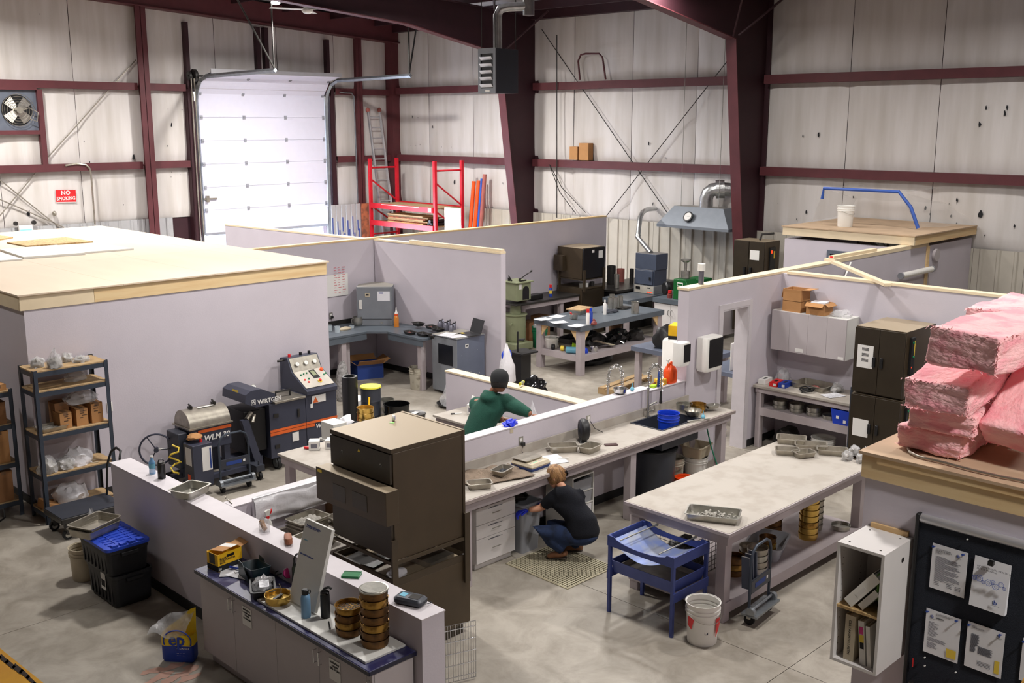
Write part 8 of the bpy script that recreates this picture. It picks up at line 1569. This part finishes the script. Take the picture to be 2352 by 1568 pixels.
fo = thing('laboratory_oven', 'brown two door oven with lit panel beside the maroon column', 'oven', (18.6, 11.5 - .75, .921)); fo.location = (18.78, 11.5, 0)
FX, FY, FZ = .58, .74, 2.1
part('cabinet', G().box(.03, 0, .95, FX, FY, FZ), 'brown_steel', fo, bev=.004)
for k in (0, 1): d = part('door', G().box(0, .01 + k * FY / 2, .96, .028, FY / 2 - .005 + k * FY / 2, FZ - .01), 'brown_panel', fo, bev=.003); part('door_handle', G().box(-.04, -.02, 0, -.001, .02, .16), 'black', d, loc=(0, FY / 2 + (.07 if k else -.07), 1.4))
part('stand', G().box(.04, .02, .2, FX - .02, FY - .02, .94), 'brown_panel', fo, **F0); part('control_panel', G().box(.18, -.03, 1.3, .38, -.001, FZ - .12), 'black', fo, **F0); part('lit_indicator', G().box(.2, -.033, 1.86, .26, -.031, 1.92), 'led_red', fo, **F0); part('yellow_label', G().box(.31, -.033, 1.75, .35, -.031, 1.9), 'label_yellow', fo, **F0); part('notice', G().box(-.003, .12, 1.72, -.001, .34, 1.92), 'label_white', fo, **F0); part('top_hose', G().tube([(.3, .3, FZ), (.32, .28, FZ + .12), (.5, .1, FZ + .14)], .025, 8), 'steel_dark', fo)
# extraction hood
hd_ = thing('extraction_hood', 'large grey metal canopy hood hung on cables below a duct', 'hood', (0, 0, 0)); hx, hy0, hy1, hz0, hz1 = 19.1, 12.6, 14.5, 2.2, 2.66
HT = [(19.4, 12.95), (19.8, 12.95), (19.8, 14.25), (19.4, 14.25)]; HB = [(hx, hy0), (19.82, hy0), (19.82, hy1), (hx, hy1)]
part('canopy', G().raw([(x, y, hz0 + .06) for x, y in HB] + [(x, y, hz1) for x, y in HT], [(0, 1, 5, 4), (1, 2, 6, 5), (2, 3, 7, 6), (3, 0, 4, 7), (4, 5, 6, 7)]), 'hood_grey', hd_, **F0); part('rim', G().box(hx, hy0, hz0, 19.82, hy0 + .01, hz0 + .06).box(hx, hy1 - .01, hz0, 19.82, hy1, hz0 + .06).box(hx, hy0 + .01, hz0, hx + .01, hy1 - .01, hz0 + .06), 'hood_grey', hd_, **F0)
for (x, y) in ((19.45, 13.1), (19.45, 14.1)): part('cable', G().cyl((x, y, hz1), (x, y, 7.2), .006), 'steel', hd_)
cd_ = [(19.55, 13.5, 2.66), (19.55, 13.5, 2.85), (19.57, 13.47, 2.97), (19.62, 13.4, 3.04), (19.7, 13.28, 3.06), (19.9, 13.0, 3.05)]; part('duct_elbow', G().tube(cd_, .15, 18), 'duct', hd_); part('inline_fan', G().cyl((19.66, 13.34, 3.05), (19.77, 13.18, 3.06), .2, n=24), 'duct', hd_)
pc_ = atx(1583, 500, 19.22); ck = thing('round_gauge', 'round black rimmed dial on the sloping hood face', 'gauge', (pc_.x - .03, pc_.y, pc_.z + .02)); part('rim', G().at(rot=(0, -60, 0)).lathe([(.0005, 0), (.12, 0), (.12, .03), (.09, .035), (.09, .03), (.0005, .03)], 28), 'black', ck); part('dial', G().at(rot=(0, -60, 0)).lathe([(.0005, .031), (.0895, .031), (.0895, .033), (.0005, .034)], 28), 'label_white', ck); part('hand', G().at(rot=(0, -60, 0)).box(-.003, -.06, .0345, .003, .02, .036), 'ink_black', ck, **F0)
part('mount', G().at(rot=(0, -60, 0)).cyl((0, 0, -.06), (0, 0, 0), .05), 'steel_dark', ck)
# hanging unit heater
uh = thing('unit_heater', 'dark grey unit heater with louvres hanging from the roof on a flue', 'heater', (14.3, 14.75, 5.04)); part('casing', G().box(.02, -.0, 0, .62, .46, .82), 'charcoal', uh, bev=.004); part('front_frame', G().box(-.004, -.01, 0, .019, .47, .09).box(-.004, -.01, .73, .019, .47, .83).box(-.004, -.01, .09, .019, .06, .73).box(-.004, .40, .09, .019, .47, .73), 'incubator', uh, **F0); part('fan_cavity', G().box(.0195, .06, .09, .0199, .40, .73), 'black', uh, **F0)
for k in range(5): part('louvre', G().box(-.0, .065, 0, .004, .395, .075), 'alu', uh, loc=(.0, 0, .11 + k * .125), rot=(0, -38, 0), **F0)
part('rating_plate', G().box(-.006, .15, .02, -.0045, .27, .06), 'label_white', uh, **F0); fl_ = [(.3, .24, .83), (.3, .24, 1.45), (.34, .2, 1.56), (.45, .1, 1.6), (.75, -.15, 1.62)]; part('flue', G().tube(fl_, .085, 16), 'duct', uh); part('flue', G().cyl((.75, -.15, 1.45), (.75, -.15, 2.6), .11, n=18), 'duct', uh)
for (x, y) in ((.05, .05), (.05, .42), (.6, .05)): part('hanger_rod', G().cyl((x, y, .82), (x, y, 2.5), .008), 'steel_dark', uh)
solo('cardboard_box', G().box(-.09, -.13, 0, .09, .13, .32), 'cardboard', 'shorter brown box on the lower girt of the long wall', 'box', (19.8, 17.57, 3.585), bev=.002); solo('cardboard_box', G().box(-.09, -.15, 0, .09, .15, .41), 'cardboard', 'taller brown box on the lower girt of the long wall', 'box', (19.8, 17.24, 3.585), bev=.002)
# table with sink seen past the partition end, dispensers
gt_ = table('side_table', 'grey blue topped table beyond the partition end', 'table', 13.55, 9.3, 14.4, 10.75, .85, .08, 'panel_blue', 'bench_wood', ((.1, 1.36), (.1, .1), (.75, 1.36), (.75, .1)), apron=0)
solo('angle_grinder', blob(.22, .16, .28, 141, amp=.3), 'black', 'black power tool with round guard on the grey blue table', 'tool', (13.85, 10.3, .851))
p = atz(1562, 775, 1.2); cb2 = thing('bag_carton', 'yellow and black bag carton standing on the white dispenser', 'box', (12.35, 8.95, 1.42), 20); part('carton_body', G().mi(0).box(-.14, -.09, .05, .14, .09, .2).mi(1).box(-.141, -.091, 0, .141, .091, .05), ['yellow_box', 'ink_black'], cb2, **F0); text('lettering', 'CONTRACTOR\nBAGS', .03, 'ink_black', cb2, (-.12, -.0915, .12), (90, 0, 0), bold=True)
wm = thing('washer_unit', 'white rounded unit carrying the yellow carton behind the partition end', 'appliance', (12.35, 8.95, 0)); part('cabinet', rl(G(), [(.34, .3, .04, 0), (.34, .3, .04, 1.38), (.3, .26, .04, 1.415)]), 'bucket_white', wm)
def dispenser(u0, v0, u1, v1, label, w_, d):
    a = aty(u0, v0, 7.62); b = aty(u1, v1, 7.62); h = a.z - b.z; t = thing('towel_dispenser', label, 'dispenser', (a.x, 7.60, b.z), 0, 'dispensers on the partition end'); part('housing', rl(G(), [(w_ * .92, d * .9, .03, 0, w_ / 2, d / 2), (w_, d, .03, .04, w_ / 2, d / 2), (w_, d, .03, h - .02, w_ / 2, d / 2), (w_ * .95, d * .92, .03, h, w_ / 2, d / 2)]), 'bucket_white', t); part('front_window', G().box(.05, -.004, .05, w_ - .01, .0, h - .02), 'black', t, bev=.004); return t
dispenser(1622, 778, 1640, 850, 'wide white towel dispenser with black front beside the doorway', .37, .175); dispenser(1563, 790, 1580, 838, 'small white soap dispenser with black front at the partition end', .2, .15)
sn = thing('wall_sticker', 'small red white and blue sticker on the low wall end', 'sticker', tuple(aty(1583, 868, 7.79))); part('label', G().box(0, -.004, 0, .1, -.001, .12).mi(1).box(.005, -.006, .08, .095, -.0045, .115).mi(2).box(.02, -.006, .01, .08, -.0045, .065), ['label_white', 'red_plastic', 'ep_blue'], sn, **F0)
# beyond the doorway
table('sink_table', 'grey topped table seen through the doorway', 'table', 13.0, 8.25, 14.6, 8.95, .87, .07, 'panel_blue', 'bench_wood', ((.08, .08), (1.5, .08), (.08, .6), (1.5, .6)), apron=0)
solo('splash_panel', G().box(0, 0, 0, .9, .02, .42, tx=.0), 'bucket_white', 'white rounded panel standing on the table beyond the doorway', 'panel', (13.1, 8.5, .871), bev=.01)
p = atz(1663, 905, .0); bucket((12.9, 8.75, .0), .15, .36, 'orange pail beyond the doorway', 'orange_plastic', handle=False); bag((12.6, 8.4, 0), .16, .14, .3, 143, 'white plastic bundle on the floor beyond the doorway', 'bag_white'); bucket((12.95, 8.12, 0), .16, .3, 'blue lined pail at the foot of the doorway', 'blue_plastic', handle=False)
hs2 = thing('wall_shelf', 'steel backed shelf with yellow items seen through the doorway', 'shelf', (16.6, 9.2, 1.2)); part('back_sheet', G().box(0, 0, -.2, .02, 1.2, .42), 'panel_blue', hs2, **F0); part('shelf_board', G().box(-.3, 0, .42, 0.0, 1.2, .45), 'steel', hs2, **F0); part('post', G().box(-.28, 0, -1.2, -.24, .04, .42).box(-.28, 1.16, -1.2, -.24, 1.2, .42), 'steel', hs2, **F0)
for k, y in enumerate((9.3, 9.55, 9.8, 10.1)): solo('parts_bin', G().box(-.1, -.09, 0, .1, .09, .12), ['black', 'label_yellow', 'wood_brown', 'steel_dark'][k], ['black', 'yellow', 'brown', 'dark grey'][k] + ' bin on the shelf seen through the doorway', 'bin', (16.45, y, 1.651), bev=.01)
# small pallet pieces by the island table
for k, (x, y, rz, L) in enumerate(((13.3, 10.9, 8, 1.3), (12.3, 10.1, 5, .7))):
    t = thing('timber_pallet', ['long narrow pallet on the floor beyond the spring faucets', 'short pallet piece between the spring faucets'][k], 'pallet', (x, y, 0), rz)
    for j in range(2): part('deck_board', G().box(0, j * .18, .09, L, j * .18 + .12, .11), 'mdf', t, **F0)
    for j in range(3): part('bearer', G().box(j * (L - .1) / 2, 0, 0, j * (L - .1) / 2 + .1, .3, .089), 'mdf', t, **F0)
carton((12.7, 9.45, 0), .4, .35, .55, 20, 'open brown carton on the floor behind the spring faucets', flaps=.14, m='cardboard')
# ================================================================ RED PALLET RACK AND THE GABLE CORNER
rk = thing('pallet_rack', 'bright red pallet rack loaded with timber by the long wall', 'rack', (0, 0, 0)); RX0, RX1, RY0, RY1, RZ = 18.25, 19.2, 21.1, 23.85, 3.5
for (x, y) in ((RX0, RY1), (RX0, RY0), (RX1, RY1), (RX1, RY0)): part('upright', G().box(-.04, -.04, 0, .04, .04, RZ), 'red_rack', rk, loc=(x, y, 0), **F0)
for y in (RY0, RY1):
    for (za, zb2) in ((3.25, 3.25), (2.95, 2.3), (2.2, 1.6), (1.4, 1.4)): part('brace', G().pipe_sq([(RX0, y, za), (RX1, y, zb2)], .035), 'red_rack', rk, **F0)
for x in (RX0 - .045, RX1 + .045):
    for z in (2.22, 1.74): part('beam', G().box(x - .02, RY0 + .042, z - .07, x + .02, RY1 - .042, z + .07), 'red_rack', rk, **F0)
part('beam_label', G().box(RX0 - .067, RY0 + .1, 2.17, RX0 - .0655, RY0 + .22, 2.28).box(RX0 - .067, RY0 + .6, 2.26, RX0 - .0655, RY0 + 2.2, 2.275), 'label_white', rk, **F0)
for z in (2.24, 1.76): part('deck_sheet', G().box(RX0, RY0 + .05, z, RX1, RY1 - .05, z + .02), 'mdf', rk, **F0)
for j in range(7): solo('timber_board', G().box(0, 0, 0, .5, 1.5 + .1 * (j % 3), .032), ['pine', 'rusty_board', 'mdf'][j % 3], ['lowest', 'second', 'third', 'fourth', 'fifth', 'sixth', 'topmost'][j] + ' board of the stack on the red rack', 'timber', (18.35 + .02 * (j % 2), 21.75 - .1 * (j % 3), 1.781 + j * .034), 0, 'boards on the red rack', **F0)
for j in range(3): solo('black_roll', G().cyl((0, 0, .045), (.5, 0, .045), .045), 'black', ['lower left', 'lower right', 'upper'][j] + ' black roll at the right end of the red rack', 'roll', (18.3, 21.45 - .1 * (j % 2) - .05 * (j == 2), 1.781 + (.08 if j == 2 else 0)), 0, 'black rolls on the red rack')
a = atx(1022, 474, 18.1); b = atx(1066, 530, 18.1); solo('grey_sheet', G().box(0, 0, 0, .02, .62, 1.9), 'bucket_white', 'plain pale grey sheet leaning on the red rack end', 'board', (18.08, a.y - .62, .45), **F0)
for k, (u, m, h) in enumerate(((1070, 'orange_tube', 2.92), (1081, 'orange_tube', 2.94), (1088, 'blue_tube', 3.0), (1095, 'rusty_tube', 3.12))): p = atx(u, 450, 19.35); solo('card_tube', G().cyl((0, 0, 0), (.35, 0, h), .055 if k != 2 else .035, n=14), m, ['left orange', 'right orange', 'slim blue', 'rusty pink'][k] + ' long tube leaning on the long wall by the red rack', 'tube', (19.3, p.y, 0.01), 0, 'long tubes by the red rack')
for k in range(7):
    m = 'liner_grey' if k < 6 else 'rusty_board'; x = 17.75 + k * .0 ; p0 = aty(757 + k * 11.5, 500, 24.2); lsh = solo('leaning_sheet', G().box(0, 0, 0, .13, .02, 2.25).box(.13, .01, 0, .15, .03, 2.25) if k < 6 else G().box(0, 0, 0, .26, .02, 2.24), m, (['first', 'second', 'third', 'fourth', 'fifth', 'sixth'][k] + ' grey metal sheet from the door leaning on the gable') if k < 6 else 'rusty orange board leaning beside the metal sheets', 'sheet', (p0.x, 24.1, .01), 0, 'leaning metal sheets' if k < 6 else None, **F0)
    if k < 6: part('blue_paint', G().box(.02, -.003, 1.3 + .1 * (k % 3), .05, -.001, 1.9 - .1 * (k % 2)).box(.07, -.003, 1.1, .11, -.001, 1.45 + .1 * (k % 2)), 'ink_blue', lsh, **F0)
ld_ = thing('extension_ladder', 'tall aluminium ladder leaning on the gable wall by the corner', 'ladder', (18.88, 23.9, 0)); ld_.rotation_euler = (R(-9.5), 0, 0)
for x in (0, .42): part('rail', G().box(x - .02, -.03, 0, x + .02, .03, 4.85), 'alu', ld_, **F0)
for k in range(16): part('rung', G().cyl((.02, 0, .2 + k * .3), (.40, 0, .2 + k * .3), .02, n=8), 'alu', ld_)
for x in (0, .42): part('pad', G().ball((x, 0, 4.9), .07, .05, .07), 'rusty_tube', ld_)
# gable: sign, fan, emergency light
a = aty(127, 437, YW - .1); sgn = thing('wall_sign', 'red and white NO SMOKING sign on the gable insulation', 'sign', (a.x, YW - .1, aty(127, 464, YW - .1).z)); Ws = aty(172, 434, YW - .1).x - a.x; Hs = a.z - sgn.location.z + .01
part('plate', G().box(0, -.012, 0, Ws, -.002, Hs).mi(1).box(-.004, -.0125, -.012, Ws + .004, -.002, -.0005), ['red_plastic', 'label_white'], sgn, **F0, rot=(0, 2, 0)); text('lettering', 'NO', .135, 'label_white', sgn, (Ws * .5, -.0145, Hs * .57), (90, 0, 0), 'CENTER', bold=True); text('lettering', 'SMOKING', .115, 'label_white', sgn, (Ws * .5, -.0155, Hs * .13), (90, 0, 0), 'CENTER', sx=.84, bold=True)
ef = thing('exhaust_fan', 'large wall exhaust fan in a maroon steel frame at the left', 'fan', (0, YW - .14, 0)); fc_ = aty(38, 253, YW - .14); s = .44
part('housing', G().box(fc_.x - s - .06, -.02, fc_.z - s, fc_.x + s, .0, fc_.z + s), 'window_grey', ef, **F0); part('opening', G().cyl((fc_.x, -.03, fc_.z), (fc_.x, -.0201, fc_.z), .34, n=32), 'black', ef)
for k in range(4): part('blade', G().at((fc_.x, -.06, fc_.z), (0, 45 + 90 * k, 0)).raw([(-.07, -.02, .06), (.07, .02, .06), (.13, .02, .3), (-.1, -.02, .3)], [(0, 1, 2, 3)]), 'steel', ef)
g = G()
for r_ in (.12, .18, .24, .3, .35): g.tube([(fc_.x + r_ * math.cos(a), -.12, fc_.z + r_ * math.sin(a)) for a in [i * .2618 for i in range(24)]], .005, 4, closed=True)
part('guard', g, 'steel_dull', ef, kind='stuff'); part('motor', G().cyl((fc_.x, -.2, fc_.z), (fc_.x, -.08, fc_.z), .07), 'steel_dull', ef); part('power_cord', G().tube([(fc_.x + .05, -.18, fc_.z), (fc_.x + .2, -.2, fc_.z + .05), (fc_.x + .4, -.18, fc_.z - .05), (fc_.x + .36, -.18, fc_.z - .25), (fc_.x + .2, -.18, fc_.z - .18)], .012, 6), 'steel_dull', ef)
part('frame_bar', G().box(fc_.x + s, -.1, fc_.z - 1.25, fc_.x + s + .12, .02, fc_.z + s + .02).box(fc_.x - 3, -.1, fc_.z + s, fc_.x + s, .02, fc_.z + s + .09).box(fc_.x - 3, -.1, fc_.z - s - .09, fc_.x + s, .02, fc_.z - s), 'red_steel', ef, **F0)
p = aty(57, 522, YW - .14); em = thing('exit_light', 'small exit light with green glow behind the plywood deck', 'light', (p.x, YW - .14, p.z - .1)); part('case', G().box(-.15, -.06, 0, .15, 0, .15), 'label_white', em, bev=.005); part('glow_strip', G().box(-.13, -.061, .0, .13, -.0605, .06), 'exit_glow', em, **F0); part('lamp_head', G().cyl((-.2, -.05, .2), (-.2, .0, .2), .05).cyl((.2, -.05, .2), (.2, 0, .2), .05), 'steel_dark', em)
p = aty(124, 490, YW - .14); t = thing('wall_bell', 'small grey round fitting below the red sign', 'fitting', (p.x, YW - .16, p.z)); part('body', G().ball((0, 0, 0), .05, .05, .06), 'steel_dull', t); part('collar', G().cyl((0, 0, 0), (0, .05, 0), .03), 'steel_dark', t)
# things lying on the plywood deck
ZD2 = H + .189
def deck(c4, th, m, label, nm='board', z=ZD2):
    c = [atz(u, v, z + th) for (u, v) in c4]; g = G().raw([(q_.x, q_.y, z) for q_ in c] + [(q_.x, q_.y, z + th) for q_ in c], [(0, 1, 2, 3), (4, 5, 6, 7), (0, 1, 5, 4), (1, 2, 6, 5), (2, 3, 7, 6), (3, 0, 4, 7)]); return solo(nm, g, m, label, 'board', **F0)
deck(((15, 556), (60, 564), (214, 554), (150, 544)), .02, 'osb', 'weathered tan board on the plywood deck', 'plywood_offcut')
deck(((0, 572), (54, 590), (196, 580), (130, 562)), .03, 'panel_white', 'left white foam panel on the plywood deck', 'foam_sheet'); deck(((131, 564), (190, 579), (307, 570), (224, 557)), .025, 'panel_white', 'right white foam panel on the plywood deck', 'foam_sheet'); deck(((-60, 585), (0, 598), (52, 594), (0, 578)), .02, 'panel_white', 'white panel cut by the left edge on the deck', 'foam_sheet')
deck(((-90, 548), (-40, 556), (30, 544), (0, 540)), .02, 'osb', 'tan board cut by the left edge on the deck', 'plywood_offcut')
